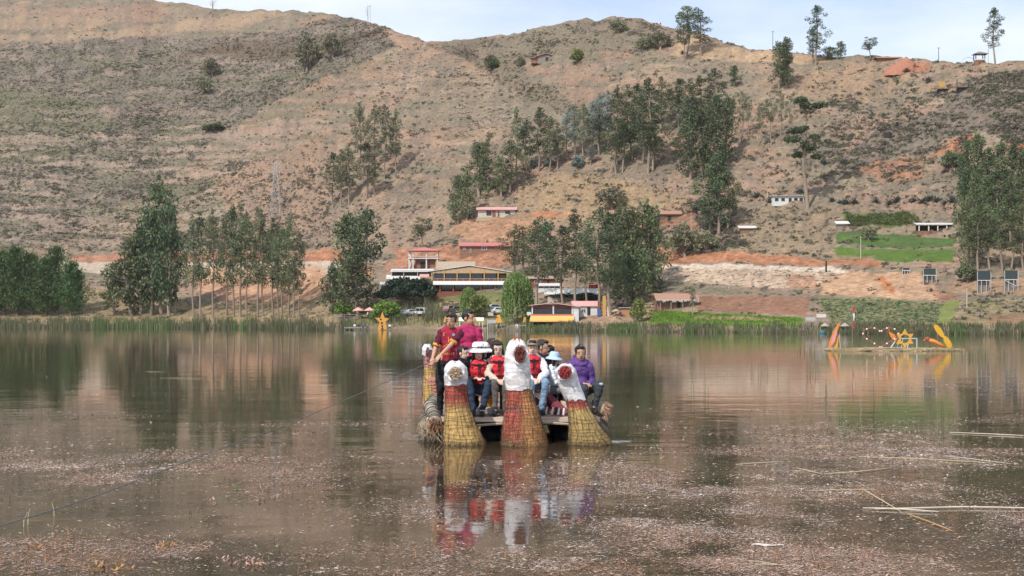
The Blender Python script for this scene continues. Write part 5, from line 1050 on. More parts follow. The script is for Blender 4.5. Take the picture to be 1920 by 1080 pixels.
def neck(label, spine, m_straw, wrap_from, muzzle, capcol, netcells=22, Yb=20.9, base_fray=True, headr=None):
    """spine: rows of (u, v, width in px, dY) from the water up; wrap starts at row index wrap_from"""
    kpx = Yb/F; pts = []
    for u, v, w, dy in spine:
        p = at(u, v, Yb)+Vector((0, dy, 0)); pts.append((p, w*.5*kpx))
    # refine
    q = []; 
    for i in range(len(pts)-1):
        for s_ in range(5): t = s_/5; q.append((pts[i][0].lerp(pts[i+1][0], t), pts[i][1]*(1-t)+pts[i+1][1]*t, i+t))
    q.append((pts[-1][0], pts[-1][1], len(pts)-1)); n = 72; r0 = random.Random(len(spine)*7+int(spine[0][0]))
    o = bpy.data.objects.new('neck', None)
    stalk = [r0.uniform(-1, 1) for k in range(n)]
    def loft(rows, grow, jit, zj=0, stk=0):
        mb = MB(); vs = []
        for p, r, i in rows:
            for k in range(n):
                a = 2*math.pi*k/n; j = 1+jit*(vn(np.array([k*.45]), np.array([i*2.3]), 5)[0]-.5)*2+stk*stalk[k]
                vs.append((p.x+(r*j+grow)*math.cos(a), p.y+(r*.92*j+grow)*math.sin(a), p.z+zj*(vn(np.array([k*.3]), np.array([i]), 6)[0]-.5)))
        fs = [(a*n+k, a*n+(k+1) % n, (a+1)*n+(k+1) % n, (a+1)*n+k) for a in range(len(rows)-1) for k in range(n)]
        fs.append(tuple((len(rows)-1)*n+k for k in range(n))); mb.add(vs, fs); return mb
    body = rb(loft(q, 0, .05, 0, .022), 'neck', m_straw, None, True); body['label'] = label
    def sub(mb, nm, mm, sm_=False): o2 = mb.build(nm, mm, body, sm_); return o2
    # net of cords
    nb = MB(); rows = [x for x in q if x[2] <= wrap_from+.3]; ncord = 22
    for k in range(ncord):
        if r0.random() < .12: continue
        a = 2*math.pi*(k+r0.uniform(-.25, .25))/ncord; nb.tube([(p.x+(r*1.02+.006)*math.cos(a+.05*math.sin(i*3+k)), p.y+(r*.95+.006)*math.sin(a+.05*math.sin(i*3+k)), p.z) for p, r, i in rows], .0029, 3, False)
    zlo, zhi = rows[0][0].z, rows[-1][0].z; nr = int((zhi-zlo)/.052)
    zs = [x[0].z for x in rows]
    for j in range(nr):
        tl, tp_ = r0.uniform(0, .026), r0.uniform(0, 6.28)
        if r0.random() < .10: continue
        z = zlo+(j+.5)*(zhi-zlo)/nr; px_ = np.interp(z, zs, [x[0].x for x in rows]); py_ = np.interp(z, zs, [x[0].y for x in rows]); r_ = np.interp(z, zs, [x[1] for x in rows])
        nb.tube([(px_+(r_*1.02+.006)*math.cos(t), py_+(r_*.95+.006)*math.sin(t), z+tl*math.cos(t+tp_)+.010*math.sin(t*3+j)) for t in [2*math.pi*k/20 for k in range(21)]], .0029, 3, False)
    sub(nb, 'net', mNETT)
    # plastic wrap
    wr = [x for x in q if x[2] >= wrap_from]; sub(loft(wr, .012, .035, .04), 'plastic_wrap', mWRAP, True)
        # muzzle: a bundle of reed ends that points to the camera
    mu, mv, md, asp = muzzle; mp3 = at(mu, mv, Yb); rad = md*.5*kpx
    cp = MB(); r1 = random.Random(int(mu)); N = 70
    zz_ = [x[0].z for x in q]; yb = np.interp(mp3.z, zz_, [x[0].y-x[1]*.92 for x in q])-.025
    for i in range(N):
        rr1 = rad*math.sqrt((i+.5)/N); a = i*2.4; x, z = mp3.x+rr1*math.cos(a), mp3.z+asp*rr1*math.sin(a); s_ = rad*.14; e = r1.uniform(-.02, .035)
        cp.tube([(x, yb+.10, z), (x+r1.uniform(-.006, .006), yb-.115+e, z+r1.uniform(-.006, .006))], [s_, s_*.85], 5)
    sub(cp, 'straw_muzzle', mat(capcol[0], capcol[1], .85, .5, 40, .4))
    # roll of plastic round the muzzle
    rl = MB(); rl.tube([(mp3.x+rad*1.22*math.cos(t)*(1+.05*math.sin(5*t)), yb-.015+.02*math.sin(4*t), mp3.z+rad*1.22*asp*math.sin(t)) for t in [2*math.pi*k/26 for k in range(27)]], rad*.24, 7, False); sub(rl, 'plastic_roll', mWRAP, True)
    # bristles at the foot
    bm_ = MB(); r2 = random.Random(int(mu)+3); p0, rad0 = q[0][0], q[0][1]
    for i in range(700):
        a = r2.uniform(0, 6.283); z = r2.uniform(.0, .9)*r2.random()**2.2; rz_ = np.interp(z, zs, [x[1] for x in rows]); cx = np.interp(z, zs, [x[0].x for x in rows]); cy = np.interp(z, zs, [x[0].y for x in rows])
        d = Vector((math.cos(a), math.sin(a), r2.uniform(-1.2, .3))).normalized()*r2.uniform(.03, .085); b0 = Vector((cx+rz_*.97*math.cos(a), cy+rz_*.90*math.sin(a), z+.02)); t_ = Vector((-math.sin(a), math.cos(a), 0))*.005
        bm_.add([b0-t_, b0+t_, b0+d], [(0, 1, 2)])
    tag(sub(bm_, 'frayed_straw', mat('frayed_straw', (.34, .235, .13), .9, .5, 8, 0)), kind='stuff')
    return body
neck('red and yellow neck at the left with a round straw muzzle', [(870,842,80,0),(869.5,827,77,0),(866,808,67,-.01),(863,796,60,-.02),(859,767,46,-.05),(856,740,41,-.07),(855.5,720,39,-.09),(855.5,706,42,-.11),(855,692,40,-.12),(854,683,32,-.12),(854,677,15,-.11)],
     straw_mat('left_neck_straw', [(0, WET), (.08, YELS), (.58, YELS), (.66, (.55,.22,.10)), (.74, REDS), (1.2, REDS)]), 6.0, (856, 699, 23, 1.0), ('pale_reed_ends', (.52, .37, .26)))
neck('tall red middle neck with a dark red muzzle high up', [(983,846,88,0),(983,831,85,0),(981.5,810,79,0),(979,785,69,-.01),(978,768,62,-.02),(975,748,52,-.04),(973,729,47,-.06),(970,700,47,-.08),(969.5,685,46,-.09),(969,666,43,-.10),(969,650,35,-.10),(969,640,24,-.09),(969,635,10,-.08)],
     straw_mat('middle_neck_straw', [(0, WET), (.10, (.36,.10,.06)), (.52, REDS), (.58, (.24,.09,.09)), (.66, (.46,.10,.06)), (.82, REDS), (1.6, (.5,.2,.16))], side=(.22, .36, ORS)), 5.9, (975, 663, 21, 1.45), ('dark_red_reed_ends', (.24, .065, .050)))
neck('yellow right neck leaning left with a red muzzle', [(1107,842,82,0),(1106,828,79,0),(1101,812,67,-.01),(1095.5,796,56,-.02),(1086,771,42,-.05),(1079,749,37,-.07),(1071,732,37,-.09),(1065,715,38,-.11),(1062,702,36,-.12),(1061,690,31,-.12),(1061,683,14,-.11)],
     straw_mat('right_neck_straw', [(0, WET), (.08, (.42,.28,.10)), (.50, (.54,.37,.14)), (.58, YELS), (.62, REDS), (.72, REDS), (1.2, (.6,.3,.25))]), 4.9, (1058, 697, 23, 1.0), ('red_reed_ends', (.36, .055, .060)))
kn = MB(); r2 = random.Random(8)
for i in range(40): p = at(967.5+r2.uniform(-4, 4), 636, 20.8+r2.uniform(-.03, .03)); kn.tube([p, p+Vector((r2.uniform(-.03, .03), r2.uniform(-.03, .03), r2.uniform(.02, .05)))], [.008, .005], 4)
tag(rb(kn, 'straw_topknot', mat('orange_straw', (.42, .17, .08), .9, .4, 20, .2)), kind='stuff')
rk = neck('small yellow rear neck with a loose plastic top', [(808,760,32,0),(808,745,31,0),(808,722,29,0),(808,700,26,0),(806,688,22,0),(804,670,19,0),(802,660,19,0),(801,652,17,0),(801,646,8,0)],
     straw_mat('rear_neck_straw', [(0, WET), (.1, YELS), (1.05, YELS), (1.10, (.6,.27,.23)), (1.6, (.66,.34,.32))]), 6.4, (800, 655, 9, 1.0), ('pink_reed_ends', (.6, .3, .28)), Yb=26.1)
tp = MB(); tp.add([at(795,648,25.9), at(792,655,25.85), at(791,664,25.9), at(797,668,25.88), at(799,656,25.82), at(801,648,25.85)], [(0,1,4,5),(1,2,3,4)]); o = tp.build('plastic_shred', mWRAP, rk)
# reed bundles along both sides
mTOT = mat('grey_totora_bundle', (.36, .31, .25), .9, .5, 10, .6, stretch=(3, .35, 3)); mTIE = mat('tie_cord', (.11, .095, .08), .9, .3, 20, .2); mTOTD = mat('wet_totora_bundle', (.20, .16, .115), .9, .5, 10, .6, stretch=(3, .35, 3))
def bundle(label, pts, rad, m_, ntie, fray=60, endcol=(.28, .13, .07)):
    P = [Vector(p) for p in pts]; Q = []
    for i in range(len(P)-1):
        for s_ in range(6): Q.append(P[i].lerp(P[i+1], s_/6))
    Q.append(P[-1]); rads = [rad*(1-.10*abs(math.sin(i*math.pi/3.0))) for i in range(len(Q))]
    b_ = rb(MB().tube(Q, rads, 18), 'reed_bundle', m_, None, True); b_['label'] = label
    for i in range(ntie):
        t = (i+.5)/ntie*(len(Q)-1); k = int(t); c = Q[k].lerp(Q[min(k+1, len(Q)-1)], t-k); d = (Q[min(k+1, len(Q)-1)]-Q[k]).normalized(); a = d.orthogonal().normalized(); e = d.cross(a)
        MB().tube([c+(a*math.cos(s_)+e*math.sin(s_))*(rad*1.0) for s_ in [2*math.pi*j/16 for j in range(17)]], .011, 5, False).build('tie', mTIE, b_)
    d = (Q[0]-Q[1]).normalized(); a = d.orthogonal().normalized(); e = d.cross(a); f_ = MB(); r2 = random.Random(int(rad*1000)+ntie)
    for i in range(fray):
        s_ = r2.uniform(0, 6.283); rr1 = rad*.95*math.sqrt(r2.random()); b0 = Q[0]+(a*math.cos(s_)+e*math.sin(s_))*rr1-d*.02; dv = d*r2.uniform(.04, .14)+(a*math.cos(s_)+e*math.sin(s_))*r2.uniform(0, .05)+Vector((0, 0, -r2.uniform(0, .06)))
        f_.tube([b0, b0+dv*.6, b0+dv+Vector((0, 0, -.02))], [.008, .007, .004], 4)
    tag(f_.build('frayed_end', mat('frayed_end_%d' % int(endcol[0]*100), endcol, .9, .5, 12, .2), b_), kind='stuff'); return b_
bundle('grey banded bundle along the left edge of the deck', [(-1.27, 21.05, .33), (-1.33, 21.8, .39), (-1.49, 23.2, .46), (-1.54, 25.6, .44)], .118, mTOT, 13)
bundle('wet bundle at the waterline on the left', [(-1.33, 21.2, .06), (-1.42, 22.2, .12), (-1.56, 23.4, .16), (-1.56, 25.8, .14)], .16, mTOTD, 9, 40, (.20, .13, .08))
bundle('bundle at the waterline on the right', [(1.40, 21.6, .07), (1.48, 22.8, .09), (1.50, 25.8, .09)], .235, mTOTD, 9, 40, (.20, .13, .08))
bundle('short pale log with a reddish frayed end at the right', [(1.60, 21.95, .50), (1.30, 22.05, .51), (.85, 22.15, .50)], .135, mat('pale_log_bark', (.44, .34, .25), .9, .4, 8, .5, stretch=(.4, 3, 3)), 2, 110, (.50, .30, .20))
rb(MB().box(.7, 21.9, .33, 1.66, 22.1, .372), 'side_board', mDECK)
l_ = MB(); r2 = random.Random(77)
for i in range(70):
    x0, y0_ = -1.42+r2.uniform(-.12, .22), 21.1+r2.uniform(-.05, .3); l_.tube([(x0, y0_, .34), (x0+r2.uniform(-.05, .12), y0_-.06, .2), (x0+r2.uniform(-.08, .22), y0_-.08, r2.uniform(.0, .12))], [.006, .005, .003], 4)
tag(rb(l_, 'hanging_straw', mat('hanging_straw', (.36, .28, .18), .9, .4, 10, .2)), kind='stuff')
# benches that stand on the deck
mPK = mat('pink_bench_paint', (.55, .19, .20), .6, .2, 5, .15); mMAR = mat('maroon_bench_paint', (.17, .035, .045), .6, .25, 5, .15)
def bench(label, x0, x1, y, z, m_, rz=0, back=True, L=None):
    t = thing('bench', label, 'bench', (0, 0, DZ), 0, 'benches on the raft'); t.location = ((x0+x1)/2, y, DZ+.012); t.rotation_euler = (0, 0, rz); h = z-DZ; w = (x1-x0)/2
    for i in range(4): MB().box(-w, -.19+i*.095, h-.03, w, -.19+i*.095+.075, h).build('slat', m_, t)
    if back:
        for i in range(4): MB().box(-w, .21+i*.02, h+.08+i*.11, w, .235+i*.02, h+.16+i*.11).build('back_slat', m_, t)
    for x in (-w+.05, 0, w-.05):
        MB().box(x-.03, -.17, 0, x+.03, -.11, h-.032).build('leg', m_, t); MB().tube([(x, .16, 0), (x, .20, h), (x, .30, h+.50 if back else h)], .028, 5).build('leg', m_, t)
    return t
bench('maroon bench under the front row of passengers', -.98, .42, 22.32, DZ+.41, mMAR, 0, False); bench('maroon bench under the second row of passengers', -.98, .60, 23.15, DZ+.41, mMAR, 0, False)
lb_ = thing('bench', 'pink slatted bench at the rear left corner behind the standing man', 'bench', (-.95, 24.8, DZ+.012), 0, 'benches on the raft')
for i in range(6): MB().box(-.70+.035*i, -.02+.03*i, .44-.07*i, .62, .03+.03*i, .474-.07*i).build('slat', mPK, lb_)
for i in range(3): MB().box(-.66, .06+.11*i, .45, .62, .15+.11*i, .478).build('seat_slat', mPK, lb_)
for x in (-.45, .1, .55):
    for y_ in (.05, .36): MB().box(x-.025, y_+.15, 0, x+.025, y_+.20, .448).build('leg', mPK, lb_)
bench('pink bench right of the tall middle neck', .30, .98, 22.55, DZ+.36, mPK, -.06, False)
sb = thing('slanting_rack', 'maroon slanting boards with white pegs on the deck by the right neck', 'rack', (.66, 21.75, DZ+.012)); 
MB().hexa([(-.18, .45, .33), (-.06, .45, .33), (.30, -.12, 0), (.16, -.12, 0), (-.18, .48, .40), (-.06, .48, .40), (.30, -.09, .07), (.16, -.09, .07)]).build('board', mMAR, sb)
MB().hexa([(-.38, .55, .22), (-.26, .55, .22), (.16, .05, 0), (.02, .05, 0), (-.38, .58, .27), (-.26, .58, .27), (.16, .08, .05), (.02, .08, .05)]).build('board', mMAR, sb)
for i, (x, y_) in enumerate(((-.08, .22), (.02, .10), (.12, -.02), (.2, -.10))): MB().tube([(x, y_-.08, 0), (x+.02, y_-.08, .12)], [.022, .016], 7).build('peg', mFW, sb)
# bags and boxes on the deck
for (u, v, Y, sx, sy, sz, c, lb, nm) in [(905,768,21.75,.16,.10,.06,(.46,.44,.42),'grey box on the deck at the feet of the woman in the white hat','box'),(917,752,22.1,.10,.07,.16,(.75,.32,.03),'orange bag between the two women in life jackets','bag'),(893,741,22.0,.10,.05,.05,(.62,.62,.64),'pale phone box on the lap side of the woman in jeans','box')]:
    p = at(u, v, Y); z0 = DZ+.01 if 'phone' not in lb else p.z
    t = MB().box(-sx, -sy, 0, sx, sy, sz*2); o = t.build(nm, mat('thing_%s_%d' % (nm, int(c[0]*100)), c, .7, .15, 6, .1)); o.location = (p.x, p.y, z0); o.rotation_euler = (0, .25 if 'phone' in lb else 0, .5); bv = o.modifiers.new('b', 'BEVEL'); bv.width = .025; bv.segments = 2; tag(o, lb, nm)
# cable from the near left bank to the raft
ctl = [(830, 669, 21.55), (795, 684, 21.0), (715, 720, 19.2), (635, 755, 17.6), (520, 803, 15.8), (400, 846, 14.2), (280, 892, 12.9), (150, 940, 11.6), (0, 986, 10.4), (-150, 1030, 9.3)]
pts_ = [at(*c) for c in ctl]; sm_ = []
for i in range(len(pts_)-1):
    a, b, c, d = pts_[max(i-1, 0)], pts_[i], pts_[i+1], pts_[min(i+2, len(pts_)-1)]
    for k in range(8):
        t = k/8; sm_.append(.5*((2*b)+(c-a)*t+(2*a-5*b+4*c-d)*t*t+(3*b-a-3*c+d)*t**3))
sm_.append(pts_[-1]); tag(MB().tube(sm_, .0055, 6).build('tow_cable', mat('dark_cable', (.14, .14, .14), .7, .2, 10, .1)), 'dark tow cable running from the lower left to the standing man', 'cable')
# ------------------------------------------------------------------ people: one continuous body each, clothes and hair over it
def voxel(mb, name, size, m=None, it=2):
    me = mb.mesh('tmp'); o = bpy.data.objects.new('tmp', me); C.objects.link(o)
    r = o.modifiers.new('r', 'REMESH'); r.mode = 'VOXEL'; r.voxel_size = size; r.use_smooth_shade = True
    if it: s_ = o.modifiers.new('s', 'SMOOTH'); s_.iterations = it; s_.factor = .5
    dg = bpy.context.evaluated_depsgraph_get(); res = bpy.data.meshes.new_from_object(o.evaluated_get(dg)); bpy.data.objects.remove(o); bpy.data.meshes.remove(me)
    res.name = name; res.materials.clear()
    if m: res.materials.append(m)
    return res
def caps(mb, a, b, ra, rb_, n=10):
    a, b = Vector(a), Vector(b); mb.tube([a, b], [ra, rb_], n); mb.ell(a, (ra,)*3, n, 6); mb.ell(b, (rb_,)*3, n, 6)
def ik(a, c, l1, l2, hint):
    a, c, hint = Vector(a), Vector(c), Vector(hint); d = c-a; L = min(d.length, (l1+l2)*.999); d.normalize(); c = a+d*L
    x = (l1*l1-l2*l2+L*L)/(2*L); h = math.sqrt(max(0, l1*l1-x*x)); p = hint-d*hint.dot(d); p = p.normalized() if p.length > 1e-6 else d.orthogonal().normalized()
    return a+d*x+p*h, c
mHAIR = mat('black_hair', (.016, .013, .012), .45, .4, 30, .5, spec=.4, stretch=(3, 3, .6)); mBROWNH = mat('dark_brown_hair', (.035, .018, .012), .5, .4, 30, .5, spec=.4, stretch=(3, 3, .6))
mEYEW = mat('eye_white', (.6, .57, .53), .3, .05, 5, 0); mEYE = mat('eye_iris', (.015, .010, .008), .25, .1, 5, 0); mLIP = mat('lips', (.30, .10, .085), .5, .1, 20, .05); mBLK = mat('black_strap', (.014, .014, .016), .6, .2, 20, .1)
mVEST = mat('red_life_jacket', (.62, .030, .045), .6, .18, 9, .35, bdist=.03); mREFL = mat('pale_reflective_patch', (.62, .60, .60), .4, .1, 9, .05)
SK = {'tan': (.54, .315, .21), 'brown': (.51, .28, .175), 'light': (.68, .46, .35)}
def cm(name, c, rough=.85, sc=10, b=.35): return mat(name, c, rough, .22, sc, b, bdist=.025)
def person(label, u, Y, floor, sc=1.0, yaw=0, sit=False, head=(0, 0, 0), lean=(0, 0), skin='tan', top=None, sleeve='long', trouser=None, shoe=None, handL=None, handR=None, kneeL=None, kneeR=None, footL=None, footR=None,
           hair='short', hairm=None, vest=False, hat=None, extra=None, vox=.0095, seat=.43, glasses=False, female=False, group='people on the raft', cuff=None, elbL=None, elbR=None, width=1.0, hipshift=0):
    """L and R are the picture's left and right when the person faces the camera; units are metres of a 1.72 m person"""
    t = thing('person', label, 'person', ((u-960)/F*Y, Y, floor), yaw, group, (sc, sc, sc))
    hz_ = seat+.075 if sit else .93; TL = .87 if sit else .95
    pel = Vector((hipshift, 0, hz_)); ch = pel+Vector((lean[0]*.33, lean[1]*.33, .33*TL)); nk = pel+Vector((lean[0]*.54, lean[1]*.54, .545*TL)); hd = nk+Vector((lean[0]*.12, lean[1]*.12-.025, .148))
    sw = (.152 if female else .170)*width; shL, shR = nk+Vector((-sw, .01, -.075)), nk+Vector((sw, .01, -.075)); hw_ = .095
    hipL, hipR = pel+Vector((-hw_, 0, -.03)), pel+Vector((hw_, 0, -.03))
    if sit:
        fL = Vector(footL or (-.13, -.44, .085)); fR = Vector(footR or (.13, -.44, .085)); kh = (0, -1, 1.2)
    else:
        fL = Vector(footL or (-.11, .0, .085)); fR = Vector(footR or (.11, -.03, .085)); kh = (0, -1, 0)
    kL, fL = (Vector(kneeL), fL) if kneeL else ik(hipL, fL, .43, .42, (-.12, kh[1], kh[2])); kR, fR = (Vector(kneeR), fR) if kneeR else ik(hipR, fR, .43, .42, (.12, kh[1], kh[2]))
    hL = Vector(handL) if handL else (kL+Vector((.05, .10, .10)) if sit else shL+Vector((-.06, -.05, -.53))); hR = Vector(handR) if handR else (kR+Vector((-.05, .10, .10)) if sit else shR+Vector((.06, -.05, -.53)))
    eL, hL = ik(shL, hL, .285, .255, elbL or (-.6, .5, -.5)); eR, hR = ik(shR, hR, .285, .255, elbR or (.6, .5, -.5))
    HR = Matrix.Rotation(head[0], 3, 'Z') @ Matrix.Rotation(head[1], 3, 'X') @ Matrix.Rotation(head[2], 3, 'Y')
    HS = 1.13; H = lambda x, y, z: hd+HR @ Vector((x*HS, y*HS, z*HS)); hsc = lambda *r_: tuple(q_*HS for q_ in r_)
    fat = .92 if female else 1.0
    # ---- body
    b = MB()
    def torso(mb, g, lo=True):
        mb.ell(ch+Vector((0, 0, .06)), (.150*fat*width+g, .098+g, .20+g), 16, 10); mb.ell(pel.lerp(ch, .45), (.128*fat*width+g, .092+g, .15+g), 14, 8); mb.ell(pel, (.145+g, .105+g, .115+g), 14, 8)
        caps(mb, shL+Vector((.02, 0, .01)), nk+Vector((0, .01, -.045)), .052+g, .050+g); caps(mb, shR+Vector((-.02, 0, .01)), nk+Vector((0, .01, -.045)), .052+g, .050+g); mb.ell(ch+Vector((0, .0, .15)), (sw*.93+g, .085+g, .09+g), 14, 8)
        if female: mb.ell(ch+Vector((-.065, -.075, .06)), (.06+g, .05+g, .06+g), 8, 6); mb.ell(ch+Vector((.065, -.075, .06)), (.06+g, .05+g, .06+g), 8, 6)
    torso(b, 0)
    caps(b, nk+Vector((0, .012, -.05)), hd+Vector((0, .015, -.04)), .056*fat, .050*fat)
    b.ell(H(0, .006, .028), hsc(.076, .096, .094), 14, 10, HR); b.ell(H(0, -.018, -.045), hsc(.060, .070, .072), 12, 8, HR); b.ell(H(0, -.045, -.092), hsc(.030, .028, .022), 8, 6, HR)
    b.ell(H(0, -.093, -.022), hsc(.013, .022, .026), 8, 6, HR); b.ell(H(0, -.100, -.036), hsc(.017, .016, .011), 8, 6, HR)
    for s_ in (-1, 1):
        b.ell(H(s_*.079, .008, -.012), hsc(.011, .020, .032), 8, 6, HR); b.ell(H(s_*.032, -.072, .014), hsc(.024, .016, .009), 8, 5, HR)
    for sh_, e_, h_, sgn in ((shL, eL, hL, -1), (shR, eR, hR, 1)):
        caps(b, sh_, e_, .050*fat, .040*fat); caps(b, e_, h_, .040*fat, .027*fat)
        d = (h_-e_).normalized(); nrm = d.cross(Vector((sgn, 0, 0))); nrm = nrm.normalized() if nrm.length > .2 else Vector((0, -1, 0)); sd = d.cross(nrm).normalized()*sgn
        if nrm.z > 0: nrm = -nrm                                # palm side
        pc = h_+d*.052; b.ell(pc, (.040, .047, .020), 10, 7, Matrix((sd, d, nrm)).transposed())
        for k, (o_, L_) in enumerate(((-.030, .064), (-.010, .075), (.010, .070), (.029, .054))):
            a0_ = h_+d*.088+sd*o_; a1_ = a0_+d*L_*.5+nrm*.012; a2_ = a1_+d*L_*.34+nrm*.030; caps(b, a0_, a1_, .0098, .0092, 6); caps(b, a1_, a2_, .0092, .0078, 6)
        a0_ = h_+d*.028-sd*.034; a1_ = a0_+d*.034-sd*.026+nrm*.010; caps(b, a0_, a1_, .013, .011, 6); caps(b, a1_, a1_+d*.030+nrm*.010, .011, .009, 6)
    for hp_, k_, f_ in ((hipL, kL, fL), (hipR, kR, fR)):
        caps(b, hp_, k_, .082, .055); caps(b, k_, f_, .055, .038); b.ell(k_.lerp(f_, .3)+Vector((0, .018, 0)), (.053, .055, .12), 8, 6, (f_-k_).to_track_quat('Z', 'Y').to_matrix())
        caps(b, f_+Vector((0, .02, -.035)), f_+Vector((0, -.13, -.05)), .036, .032)
    fine = vox < .02
    skm = mat('skin_'+skin, SK[skin], .55, .10, 14, .08, spec=.35); link('body', voxel(b, 'body', vox, skm, 1 if fine else 0), t)
    def add(nm, mb, m_, v_=vox*1.25, it=2):
        me = voxel(mb, nm, v_, m_, it if fine else 0)
        if fine and nm in ('shirt', 'trousers', 'life_jacket', 'sleeve', 'shirt_tail', 'hood', 'hair'):      # folds
            N_ = len(me.vertices); co = np.zeros(N_*3, np.float32); no = np.zeros(N_*3, np.float32); me.vertices.foreach_get('co', co); me.vertex_normals.foreach_get('vector', no); co = co.reshape(-1, 3); no = no.reshape(-1, 3)
            sd_ = int(u) % 50; fx = 11 if nm != 'hair' else 40; k_ = fbm(co[:, 0]*fx+co[:, 2]*7+co[:, 1]*3, co[:, 2]*(15 if nm != 'hair' else 6)+co[:, 1]*fx-co[:, 0]*4, sd_, 3)-.5
            co = co+no*(np.clip(k_*(.050 if nm != 'hair' else .030), -.012, .022)[:, None]); me.vertices.foreach_set('co', co.astype(np.float32).ravel()); me.update()
        return link(nm, me, t)
    # ---- clothes
    if top:
        c = MB(); torso(c, .014)
        for sh_, e_, h_ in ((shL, eL, hL), (shR, eR, hR)):
            if sleeve == 'none': continue
            if sleeve == 'short': caps(c, sh_, sh_.lerp(e_, .62), .069, .066)
            else: caps(c, sh_, e_, .072, .066); caps(c, e_, e_.lerp(h_, .62), .066, .060); caps(c, e_.lerp(h_, .62), e_.lerp(h_, .92), .060, .044)
        add('shirt', c, top)
        if cuff:
            for sh_, e_ in ((shL, eL), (shR, eR)):
                p0, p1 = sh_.lerp(e_, .66), sh_.lerp(e_, .80); MB().tube([p0, p1], [.071, .070], 16).build('cuff', cuff, t, True)
            MB().tube([nk+Vector((.066*math.cos(a), .012+.062*math.sin(a), -.028-.022*(-math.sin(a)+.2))) for a in [6.2832*k/16 for k in range(17)]], .0105, 6, False).build('collar', cuff, t, True)
    if trouser:
        c = MB(); c.ell(pel+Vector((0, 0, -.02)), (.162, .122, .115), 14, 8)
        for hp_, k_, f_ in ((hipL, kL, fL), (hipR, kR, fR)): caps(c, hp_, k_, .098, .072); caps(c, k_, f_+(k_-f_).normalized()*.03, .072, .056)
        add('trousers', c, trouser)
    if shoe:
        for f_ in (fL, fR):
            c = MB(); caps(c, f_+Vector((0, .025, -.038)), f_+Vector((0, -.14, -.048)), .047, .041); c.box(f_.x-.042, f_.y-.18, f_.z-.086, f_.x+.042, f_.y+.065, f_.z-.062); add('shoe', c, shoe, vox)
    # ---- face and hair
    if fine:
        for s_ in (-1, 1):
            e = MB().ell(H(s_*.031, -.0815, -.004), hsc(.0135, .009, .0065), 8, 6, HR).build('eye', mEYEW, t, True); MB().ell(H(s_*.031, -.0885, -.004), hsc(.0062, .004, .0062), 8, 5, HR).build('iris', mEYE, e, True)
            MB().tube([H(s_*.014, -.094, .020), H(s_*.032, -.092, .026), H(s_*.050, -.080, .019)], [.0034, .0038, .002], 5).build('eyebrow', hairm or mHAIR, t)
        MB().ell(H(0, -.0855, -.066), hsc(.023, .010, .0075), 8, 6, HR).build('lips', mLIP, t, True)
        if glasses:
            for s_ in (-1, 1): MB().tube([H(s_*.033+.024*math.cos(a), -.101, -.003+.019*math.sin(a)) for a in [6.283*k/14 for k in range(15)]], .0028, 4, False).build('spectacle_rim', mBLK, t)
            MB().tube([H(-.009, -.103, 0), H(.009, -.103, 0)], .0026, 4).build('spectacle_bridge', mBLK, t)
    hm = hairm or mHAIR; c = MB()
    if hair:
        c.ell(H(0, .020, .036), hsc(.084, .096, .094), 14, 9, HR)
        if hair == 'short': c.ell(H(0, -.045, .088), hsc(.066, .048, .030), 10, 7, HR); [c.ell(H(s_*.070, .010, .020), hsc(.014, .030, .040), 7, 5, HR) for s_ in (-1, 1)]
        if hair == 'fringe': c.ell(H(0, -.058, .075), hsc(.068, .040, .034), 10, 7, HR); c.ell(H(-.030, -.076, .068), hsc(.034, .016, .020), 8, 6, HR); c.ell(H(.035, -.074, .070), hsc(.030, .014, .016), 8, 6, HR); [c.ell(H(s_*.072, .000, .015), hsc(.015, .034, .046), 7, 5, HR) for s_ in (-1, 1)]
        if hair == 'long':
            c.ell(H(0, -.050, .080), hsc(.064, .044, .030), 10, 7, HR)
            for s_ in (-1, 1): caps(c, H(s_*.070, -.020, .04), H(s_*.082, -.010, -.09), .026, .030, 8); caps(c, H(s_*.082, -.010, -.09), H(s_*.085, .010, -.20), .030, .022, 8)
            caps(c, H(0, .075, .0), H(0, .075, -.18), .062, .050, 8)
        if hair == 'bob': c.ell(H(0, .045, -.02), hsc(.088, .070, .085), 10, 7, HR); c.ell(H(0, -.052, .080), hsc(.064, .042, .028), 10, 7, HR); [caps(c, H(s_*.074, -.022, .03), H(s_*.080, -.012, -.075), .022, .024, 7) for s_ in (-1, 1)]
        add('hair', c, hm, max(vox, .0105), 1)
    if vest:
        c = MB(); g = .040
        c.ell(ch+Vector((0, -.005, .045)), (.150*fat*width+g, .108+g, .205), 16, 10); c.ell(pel.lerp(ch, .50), (.138*fat*width+g, .104+g, .17), 14, 8)
        for s_, sh_ in ((-1, shL), (1, shR)): caps(c, ch+Vector((s_*.085, -.085, .12)), nk+Vector((s_*.105, .0, -.022)), .052, .042); caps(c, nk+Vector((s_*.105, .0, -.022)), ch+Vector((s_*.085, .085, .12)), .042, .052)
        ob = add('life_jacket', c, mVEST)
        def belt(z, k=1.0, nm='strap'):
            cc = pel.lerp(ch, z); rx, ry = (.152*fat*width+g)*k, (.112+g)*k
            MB().add([(cc.x+rx*math.cos(a)*q_, cc.y+ry*math.sin(a)*q_-.004, cc.z+dz_) for a in [6.2832*k_/28 for k_ in range(28)] for q_, dz_ in ((1.015, -.016), (1.03, -.012), (1.03, .012), (1.015, .016))],
                     [(i*4+j, ((i+1) % 28)*4+j, ((i+1) % 28)*4+j+1, i*4+j+1) for i in range(28) for j in range(3)]).build(nm, mBLK, ob)
        belt(.22, 1.0); belt(.55, 1.02)
